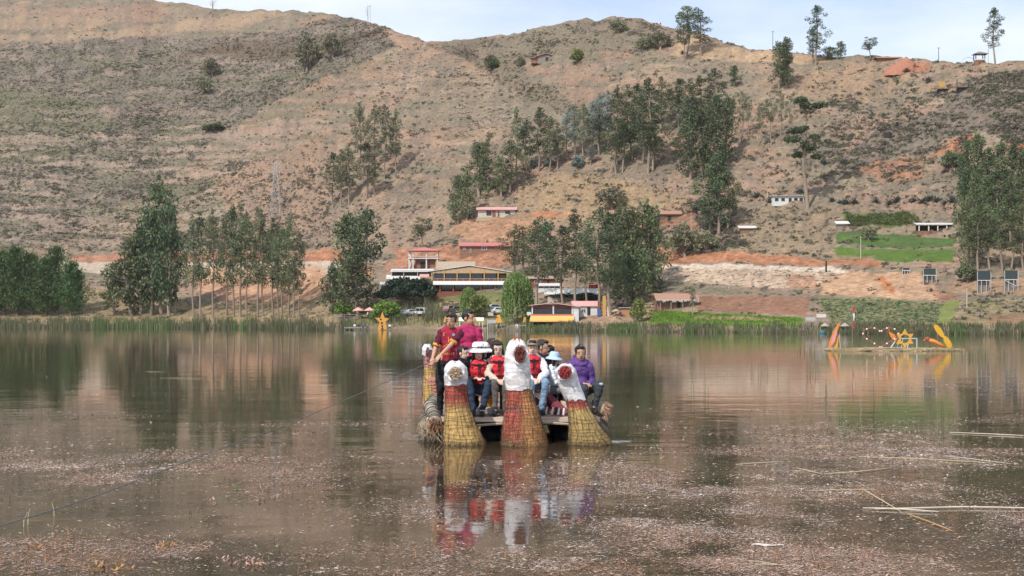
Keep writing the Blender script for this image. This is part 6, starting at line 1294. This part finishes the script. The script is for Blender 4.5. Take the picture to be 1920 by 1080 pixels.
        cz = ch+Vector((0, -(.108+g)-.006, .115)); MB().tube([cz+Vector((-.12, .035, .012)), cz+Vector((-.05, .0, .004)), cz+Vector((.06, .0, -.002)), cz+Vector((.11, .03, .01))], [.013]*4, 6).build('strap', mBLK, ob); MB().box(cz.x-.006, cz.y-.016, cz.z-.03, cz.x+.050, cz.y+.004, cz.z+.024).build('buckle', mBLK, ob)
        MB().tube([cz+Vector((.02, -.012, -.02)), cz+Vector((.035, -.012, -.11)), cz+Vector((.012, -.010, -.17))], [.010, .011, .009], 5).build('strap_end', mBLK, ob)
        MB().tube([cz+Vector((0, -.002, .05)), cz+Vector((0, -.008, -.12)), cz+Vector((0, .0, -.27))], .0055, 4).build('zip', mBLK, ob)
        for s_ in (-1, 1): MB().hexa([tuple(nk+Vector((s_*.105-.034, -.062+.0, -.040))), tuple(nk+Vector((s_*.105+.034, -.062, -.040))), tuple(nk+Vector((s_*.105+.034, -.04, -.005))), tuple(nk+Vector((s_*.105-.034, -.04, -.005))), tuple(nk+Vector((s_*.105-.034, -.070, -.032))), tuple(nk+Vector((s_*.105+.034, -.070, -.032))), tuple(nk+Vector((s_*.105+.034, -.038, .022))), tuple(nk+Vector((s_*.105-.034, -.038, .022)))]).build('reflective_patch', mREFL, ob)
    R4 = HR @ Matrix.Scale(HS, 3)
    if hat:
        kind, hmat, band = hat
        if kind == 'bucket':
            MB().lathe([(.001, .128), (.06, .126), (.086, .108), (.098, .045), (.104, .030), (.150, .002), (.182, -.022), (.180, -.028), (.146, -.006), (.100, .022), (.092, .04)], 24, H(0, .008, .035), R4).build('hat', hmat, t, True)
            if band: MB().lathe([(.100, .052), (.1035, .050), (.106, .034), (.103, .032)], 24, H(0, .008, .035), R4).build('hat_band', band, t, True)
        elif kind == 'cap':
            c = MB(); c.ell(H(0, .012, .050), hsc(.092, .106, .088), 14, 9, HR); h_ = add('cap', c, hmat, .010, 1)
            MB().add([H(x, y, z) for x, y, z in ((-.075,-.070,.055),(-.05,-.145,.048),(0,-.165,.050),(.05,-.145,.048),(.075,-.070,.055),(0,-.08,.075),(-.075,-.070,.048),(-.05,-.145,.040),(0,-.165,.042),(.05,-.145,.040),(.075,-.070,.048),(0,-.08,.064))], [(0,1,5),(1,2,5),(2,3,5),(3,4,5),(6,11,7),(7,11,8),(8,11,9),(9,11,10),(0,6,7,1),(1,7,8,2),(2,8,9,3),(3,9,10,4)]).build('cap_peak', hmat, t, True)
        elif kind == 'beanie':
            c = MB(); c.ell(H(0, .010, .055), hsc(.092, .104, .092), 14, 9, HR); add('hat', c, hmat, .010, 1)
    t['joints'] = [float(q_) for v_ in (nk, ch, hL, hR) for q_ in v_]
    if extra: extra(t, dict(pel=pel, ch=ch, nk=nk, hd=hd, H=H, hL=hL, hR=hR, kL=kL, kR=kR, add=add, eL=eL, eR=eR))
    del t['joints']
    return t
cMAROON = cm('maroon_jersey', (.30, .020, .045)); cORTRIM = cm('orange_trim', (.75, .33, .06)); cMAG = cm('magenta_shirt', (.40, .030, .105)); cBLACK = cm('black_cloth', (.014, .013, .016)); cJEAN = cm('dark_blue_jeans', (.026, .040, .070), sc=14); cLJEAN = cm('light_blue_jeans', (.20, .30, .42), sc=14); cGJEAN = cm('grey_brown_trousers', (.11, .095, .085), sc=14)
cCREAM = cm('cream_sweater', (.62, .46, .37)); cWHITE = cm('white_cloth', (.72, .73, .76)); cPURP = cm('purple_hoodie', (.115, .055, .215)); cDJEAN = cm('faded_black_jeans', (.040, .048, .056), sc=14); cSHOE = cm('black_shoe', (.016, .016, .018), .5); cWSHOE = cm('pale_shoe', (.5, .48, .46), .6); cKHAKI = cm('khaki_cap', (.27, .205, .145)); cLBLUE = cm('light_blue_hat', (.42, .56, .72)); cGREY = cm('grey_cloth', (.16, .16, .17)); cDMAR = cm('dark_maroon_sleeve', (.10, .012, .030))
def txt(s, size, m_, parent, loc, rot, nm='lettering'):
    cu = bpy.data.curves.new(nm, 'FONT'); cu.body = s; cu.size = size; cu.extrude = .0015; cu.align_x = 'CENTER'; cu.materials.append(m_); o = bpy.data.objects.new(nm, cu); C.objects.link(o); me = bpy.data.meshes.new_from_object(o.evaluated_get(bpy.context.evaluated_depsgraph_get())); bpy.data.objects.remove(o); o = link(nm, me, parent, loc); o.rotation_euler = rot; tag(o, kind='stuff'); return o
def jersey(t, j):
    ch, pel = j['ch'], j['pel']; hz_ = math.pi/2
    c = MB()   # shirt tail over the hips
    c.ell(pel+Vector((0, 0, .03)), (.170, .128, .15), 14, 8); j['add']('shirt_tail', c, cMAROON)
    txt('C.MARKET', .058, cORTRIM, t, pel+Vector((-.01, -.135, .085)), (hz_*.98, 0, .0))
    e = MB(); e.lathe([(0, 0), (.026, 0), (.026, .006), (0, .006)], 12, ch+Vector((.075, -.115, .115)), Matrix.Rotation(math.pi/2, 3, 'X')).build('crest', mat('crest_print', (.32, .27, .42), .6, .5, 60, 0), t); MB().tube([ch+Vector((-.08, -.112, .15)), ch+Vector((-.095, -.115, .11)), ch+Vector((-.072, -.115, .09))], .008, 4).build('maker_mark', cORTRIM, t)
    MB().tube([ch+Vector((-.01, -.120, .08)), ch+Vector((-.005, -.118, -.02))], [.005, .010], 4).build('print_motif', cORTRIM, t); MB().tube([ch+Vector((-.09, -.112, -.09)), ch+Vector((-.03, -.118, -.04)), ch+Vector((0, -.118, -.085)), ch+Vector((.05, -.116, -.04))], [.009, .008, .012, .006], 4).build('print_motif', cORTRIM, t)
    for s_, sh_, el in ((-1, j['nk']+Vector((-.158, .01, -.075)), j['eL']), (1, j['nk']+Vector((.158, .01, -.075)), j['eR'])):
        q_ = MB(); caps(q_, sh_, sh_.lerp(el, .60), .0735, .0705); j['add']('sleeve', q_, cDMAR)
def buttons(t, j):
    for i in range(5): MB().ell(j['ch']+Vector((0, -.122, .14-.07*i)), (.006, .003, .006), 6, 4).build('button', cBLACK, t)
    for s_ in (-1, 1): MB().hexa([tuple(j['nk']+Vector(v)) for v in ((s_*.02,-.078,-.085),(s_*.075,-.070,-.07),(s_*.080,-.03,-.012),(s_*.06,-.02,.0),(s_*.02,-.088,-.080),(s_*.08,-.082,-.066),(s_*.086,-.035,-.004),(s_*.06,-.025,.010))]).build('collar', cMAG, t)
def hood(t, j):
    c = MB(); c.tube([j['nk']+Vector((.112*math.cos(a), .030+.095*math.sin(a), -.012+.045*math.sin(a))) for a in [6.2832*k/16 for k in range(17)]], .046, 8, False); c.ell(j['nk']+Vector((0, .12, .04)), (.125, .065, .105), 10, 7); j['add']('hood', c, cPURP)
    c = MB(); p = j['pel']; c.ell(p.lerp(j['ch'], .38)+Vector((0, -.06, 0)), (.115, .075, .085), 10, 7); j['add']('front_pocket', c, cPURP)
    for k in (j['kR'],): MB().ell(k+Vector((.012, -.058, .012)), (.042, .022, .028), 9, 6).build('knee_rip', mat('pale_frayed_denim', (.42, .42, .43), .9, .3, 30, .3), t, True)
D = DZ+.012
person('young man standing in a maroon football shirt with orange trim, holding the cable', 839, 21.72, D, 1.0, 0, skin='brown', top=cMAROON, sleeve='short', trouser=cBLACK, shoe=cSHOE, cuff=cORTRIM, head=(-.30, .06, 0), lean=(.10, -.03), handL=(-.235, -.26, .965), handR=(-.125, -.33, .985), elbL=(-.35, .4, -.7), elbR=(.45, .2, -.6), width=.93, hair='fringe', extra=jersey, footL=(-.12, .02, .085), footR=(.06, -.10, .085))
person('man standing in a magenta button shirt, looking to the right', 877, 23.0, D, 1.03, 0, skin='brown', top=cMAG, sleeve='long', trouser=cBLACK, shoe=cSHOE, head=(1.05, .03, 0), hair='short', extra=buttons, lean=(.02, 0))
person('seated woman in a white sun hat, red life jacket, black sleeves and blue jeans', 898, 21.98, D, .98, 0, True, skin='light', top=cBLACK, trouser=cJEAN, shoe=cSHOE, head=(.28, .06, 0), hair='long', vest=True, hat=('bucket', cm('white_sun_hat', (.80, .78, .77)), cGREY), handL=(-.07, -.26, .62), handR=(.10, -.27, .62), female=True, kneeL=(-.15, -.40, .535), kneeR=(.17, -.40, .54), footL=(-.08, -.50, .085), footR=(.07, -.52, .085), lean=(-.02, -.02), seat=.375)
def lanyard(t, j): MB().tube([j['nk']+Vector((-.20, -.02, -.12)), j['nk']+Vector((-.13, .0, .0)), j['nk']+Vector((-.09, .02, .05))], .022, 6).build('hat_ribbon', cm('pale_yellow_ribbon', (.72, .62, .25)), t)
person('seated woman with glasses, cream sweater, red life jacket and grey trousers', 934, 22.02, D, .98, 0, True, skin='light', top=cCREAM, trouser=cGJEAN, shoe=cSHOE, head=(0, .02, 0), hair='bob', vest=True, handL=(-.01, -.34, .60), handR=(.10, -.30, .60), elbL=(-1, .1, -.6), female=True, glasses=True, kneeL=(-.06, -.42, .54), kneeR=(.15, -.40, .54), footL=(-.05, -.46, .085), footR=(.13, -.40, .085))
person('seated man in a khaki cap, red life jacket, white sleeves and light jeans', 996, 22.15, D, 1.0, .12, True, skin='light', top=cWHITE, trouser=cLJEAN, shoe=cSHOE, head=(-.10, -.03, 0), hair='short', vest=True, hat=('cap', cKHAKI, None), handL=(-.02, -.34, .60), handR=(.08, -.36, .60), elbR=(.95, .2, -.6), kneeR=(.19, -.41, .545), kneeL=(-.08, -.43, .54), footR=(.13, -.36, .085), footL=(-.05, -.45, .085), lean=(.02, -.03))
person('dark-haired man in a black jacket seated behind the capped man, in profile', 1016, 22.85, D, 1.0, .55, True, skin='brown', top=cBLACK, trouser=cm('navy_trousers', (.022, .026, .042)), shoe=cSHOE, head=(.75, .05, 0), hair='short', seat=.42, kneeR=(.10, -.44, .55))
person('child in a light blue bucket hat and white shirt, turned to the right', 1037, 22.35, D, .80, 1.25, True, skin='tan', top=cWHITE, trouser=cGREY, shoe=cWSHOE, head=(.15, .12, 0), hair='long', hat=('bucket', cLBLUE, None), seat=.44, female=True, extra=lambda t, j: MB().ell(j['hR']+Vector((.03, -.10, -.06)), (.05, .05, .09), 8, 6).build('green_bag', cm('lime_bag', (.33, .62, .12)), t, True))
person('person in a round black hat behind the child in the blue hat', 1029, 23.2, D, .90, .5, True, skin='brown', top=cBLACK, trouser=cBLACK, shoe=cSHOE, head=(.5, 0, 0), hair='short', hat=('beanie', cBLACK, None))
person('young man in a purple hoodie and ripped dark jeans seated at the right edge', 1087, 22.1, D, 1.0, .10, True, skin='brown', top=cPURP, trouser=cDJEAN, shoe=cSHOE, head=(-.05, .06, 0), hair='short', extra=hood, seat=.34, handL=(.02, -.26, .52), handR=(.13, -.20, .50), kneeR=(.30, -.30, .50), footR=(.21, -.32, .12), kneeL=(.02, -.42, .45), footL=(.0, -.40, .085), elbR=(.45, .8, -.5), lean=(.0, -.05))
person('woman with wavy dark brown hair seated behind the two front life jackets', 924, 22.95, D, .98, .3, True, skin='tan', top=cBLACK, trouser=cBLACK, shoe=cSHOE, head=(.75, .06, 0), hair='long', hairm=mBROWNH, female=True, seat=.47)
person('person in a second white hat half hidden behind the front white hat', 906, 22.72, D, .95, 0, True, skin='tan', top=cBLACK, trouser=cBLACK, shoe=cSHOE, head=(.2, .10, 0), hair='long', hat=('bucket', cm('white_cotton_hat', (.82, .81, .80)), cGREY), female=True, seat=.40)
person('small pale-faced person in dark clothes peeping out beside the maroon shirt', 868, 22.55, D, .90, .3, True, skin='light', top=cBLACK, trouser=cBLACK, shoe=cSHOE, head=(.7, .05, 0), hair='short', seat=.44)
# ---- people on the far shore
def shore_person(label, u, v, sit, top, bottom, sk='tan', sc=1.0, yaw=0, z=None):
    p = ground(u, v); p.y -= 0 if z is None else 4.2; o = person(label, u, p.y, max(p.z, .25) if z is None else z, sc, yaw, sit, skin=sk, top=top, trouser=bottom, vox=.034, group='people on the far shore'); return o
shore_person('person in white crouching beside the yellow star', 731, 617, True, cWHITE, cJEAN)
for i, (u, c, lb) in enumerate([(665, cWHITE, 'person in a white top at the left end of the left jetty'), (673, cJEAN, 'person in dark blue in the middle of the left jetty'), (681, cm('royal_blue_cloth', (.05, .10, .35)), 'person in bright blue on the left jetty'), (689, cGREY, 'person in grey at the right end of the left jetty')]):
    shore_person(lb, u, 620.5, True, c, cJEAN, z=.35)
shore_person('person in white standing by the pink parasols', 690, 597, False, cWHITE, cJEAN); shore_person('person in dark clothes standing by the parked white cars', 764, 594, False, cBLACK, cJEAN); shore_person('person in white standing by the parked white cars', 781, 595, False, cWHITE, cGREY)
shore_person('person in blue near the yellow gate', 1163, 594, True, cJEAN, cBLACK); shore_person('pale statue-like person seated on the willow jetty', 969, 620, True, cWHITE, cWHITE, z=.45)
# ------------------------------------------------------------------ reeds and stalks near at hand
def water(u, v):
    Y = CAMZ*F/(v-HV); return Vector(((u-960)/F*Y, Y, 0))
m_stalk = mat('dry_reed_stalk', (.50, .40, .24), .7, .3, 6, .2, stretch=(.5, 4, 4)); m_pale = mat('bleached_reed_stalk', (.56, .47, .37), .65, .2, 6, .2, stretch=(.5, 4, 4)); m_brn = mat('rotten_reed_stalk', (.10, .07, .05), .8, .3, 6, .2)
def floater(label, a, b, w, m_, sag=0):
    p, q = water(*a), water(*b); p.z = q.z = .008+w*.4; mid = p.lerp(q, .5)+Vector((0, sag, .004)); w = w*.62; tag(MB().tube([p, p.lerp(mid, .55), mid, mid.lerp(q, .5), q], [w*.6, w, w, w*.9, w*.4], 6).build('reed_stalk', m_), label, 'reed stalk', 'stalks afloat at the right')
floater('long bleached white reed stalk afloat, reaching the right edge', (1640,957), (1990,956), .016, m_pale, .12); floater('broad pale reed leaf lying under the long white stalk', (1618,955), (1760,962), .016, m_pale, .05)
floater('yellow stalk afloat, left arm of the broken pair', (1492,879), (1540,890), .012, m_stalk); floater('longer yellow stalk afloat, right arm of the broken pair', (1540,891), (1672,879), .013, m_stalk, -.1)
floater('dark rotten stalk afloat just right of the broken yellow pair', (1568,898), (1628,906), .015, m_brn); floater('tan stalk afloat, slanting down to the long white stalk', (1617,919), (1690,962), .013, m_stalk, .1); floater('orange stalk afloat, slanting below the long white stalk', (1702,966), (1786,998), .013, mat('orange_reed_stalk', (.50, .28, .12), .7, .3, 6, .2))
floater('thin yellow stalk afloat far right above the broken pair', (1610,858), (1850,869), .011, m_stalk, .1); floater('thin grey stalk afloat at far right edge', (1770,856), (1896,871), .010, m_pale); floater('pale stalk afloat at right beside the darkest water', (1780,812), (1940,819), .013, m_pale); floater('faint stalk afloat between the raft and the broken yellow pair', (1380,872), (1470,867), .009, m_pale); floater('short yellow stalk afloat above the broken yellow pair', (1530,838), (1560,837), .010, m_stalk); floater('thin tan stalk afloat under the broken yellow pair', (1510,922), (1640,919), .009, m_stalk)
floater('thin white stalk afloat in the lower right corner', (1390,1052), (1470,1062), .005, m_stalk); floater('pale curved stalk afloat at the bottom right of centre', (1386,1068), (1480,1062), .006, m_pale, .1)
floater('white streak of a stalk afloat far left of the raft', (272,697), (310,697.6), .006, m_stalk); floater('bleached stalk afloat in the far left water', (300,709), (378,710), .006, m_stalk)
pw_ = water(1440, 1026); mb = MB(); r2 = random.Random(5); vs = [(pw_.x+(i/8-.5)*.29, pw_.y+(j-.5)*.08*math.sin(math.pi*(i+.6)/9.2)+.02*math.sin(i), .012+.012*r2.random()) for i in range(9) for j in range(2)]
mb.add(vs, [(2*i, 2*i+2, 2*i+3, 2*i+1) for i in range(8)]); o = mb.build('plastic_scrap', mat('dirty_white_plastic', (.66, .60, .53), .5, .15, 8, .2)); o.modifiers.new('t', 'SOLIDIFY').thickness = .006; tag(o, 'dirty white strip of plastic floating low at the right', 'plastic scrap')
m_green = mat('green_rush', (.10, .13, .045), .6, .3, 4, .1, trans=.15); m_olive = mat('olive_rush', (.17, .16, .075), .6, .3, 4, .1, trans=.15)
def rushes(label, u, v, hpx, n, spread, m_, seed, bend=.12):
    p = water(u, v); k = p.y/F; t = thing('reed_tuft', label, 'reeds', p, 0, 'reed tufts standing in the water'); r = random.Random(seed)
    for i in range(n):
        x = r.uniform(-1, 1)*spread*k; y_ = r.uniform(-.15, .15); h = hpx*k*r.uniform(.45, 1.0) if i else hpx*k; d = r.uniform(-1, 1)*bend*h; w = max(.006, .42*k)
        MB().tube([(x, y_, -.1), (x+d*.15, y_, h*.5), (x+d, y_, h)], [w, w*.8, w*.25], 4).build('rush', m_, t)
rushes('tall pair of dark rushes right of the raft', 1324, 752, 68, 3, 4, m_green, 1, .05); rushes('thin leaning rush left of the tall pair', 1300, 770, 88, 2, 4, m_green, 2, .12); rushes('low brown-green tuft of rushes below the platform', 1520, 700, 40, 9, 10, m_olive, 3, .5); rushes('single tall rush in the green reflection', 1637, 800, 100, 2, 3, m_green, 4, .06)
rushes('thin rushes crossing in the green reflection', 1665, 800, 60, 3, 9, m_olive, 5, .35); rushes('two thin rushes right in the green reflection', 1766, 798, 58, 2, 5, m_green, 6, .05); rushes('short rush left in the green reflection', 1577, 790, 30, 2, 3, m_green, 7, .1); rushes('short pale rush in the middle of the green reflection', 1613, 800, 40, 2, 3, m_olive, 17, .1)
rushes('tuft of rushes at the left edge of the far water', 28, 668, 36, 14, 24, m_green, 8, .35); rushes('thin rushes in the dark water left of the pale reflection', 66, 672, 40, 8, 22, m_olive, 9, .25); rushes('long bent rushes in the far left water', 150, 665, 52, 7, 22, m_olive, 10, .5); rushes('curved rushes in front of the jetty', 655, 690, 42, 5, 12, m_green, 11, .4); rushes('thin upright rush left of the raft', 772, 750, 70, 2, 3, m_olive, 12, .02)
rushes('grassy rushes at the left end of the reed platform', 1512, 660, 24, 16, 22, m_olive, 13, .3); rushes('grassy rushes at the right end of the reed platform', 1806, 664, 26, 16, 26, m_olive, 14, .3); rushes('sparse pale rushes right of the platform', 1890, 668, 40, 9, 24, m_olive, 15, .4); rushes('faint rushes below the left end of the platform', 1430, 700, 40, 5, 30, m_olive, 16, .15); rushes('green rushes behind the right wing of the platform', 1830, 672, 22, 12, 18, m_green, 18, .3)
rushes('short straw upright in the lower left water', 50, 985, 30, 2, 3, m_stalk, 21, .5); rushes('little straw beside the cable at left', 108, 965, 26, 1, 1, m_stalk, 22, .2)

# broken white water where the hull pushes through
fo = np.random.default_rng(44); vs = []; fs = []
for (cu, cv, su_, sv_, n_) in ((1160, 828.5, 9, 1.3, 24), (782, 818, 16, 4.0, 34), (800, 806, 8, 3.0, 16)):
    for i in range(n_):
        p = water(cu+fo.normal()*su_, cv+fo.normal()*sv_); a = fo.normal()*.25; L, w_ = fo.uniform(.03, .11), fo.uniform(.004, .011); d = Vector((math.cos(a), math.sin(a), 0)); e = Vector((-d.y, d.x, 0)); n0 = len(vs)
        vs += [tuple(p-d*L+Vector((0, 0, .006))), tuple(p+e*w_+Vector((0, 0, .010))), tuple(p+d*L+Vector((0, 0, .006))), tuple(p-e*w_+Vector((0, 0, .008)))]; fs.append((n0, n0+1, n0+2, n0+3))
tag(link('wake_foam', mesh_np('wake_foam', vs, fs, mat('foam', (.45, .45, .45), .35, .1, 20, .1))), 'thin broken wavelets where the raft meets the water', kind='stuff')

# ------------------------------------------------------------------ air between here and the hills
hz = MB(); hz.box(-900, -30, -2.4, 900, 1000, 230)
m = bpy.data.materials.new('haze'); m.use_nodes = True; n = m.node_tree.nodes; l = m.node_tree.links; n.clear()
o_ = n.new('ShaderNodeOutputMaterial'); pv = n.new('ShaderNodeVolumePrincipled'); pv.inputs['Color'].default_value = (.92, .96, 1, 1); pv.inputs['Density'].default_value = .00005
pv.inputs['Anisotropy'].default_value = 0.0
l.new(pv.outputs[0], o_.inputs['Volume'])
tag(hz.build('haze', m), 'thin pale haze over the lake and the hills', kind='stuff')
S.cycles.volume_bounces = 0
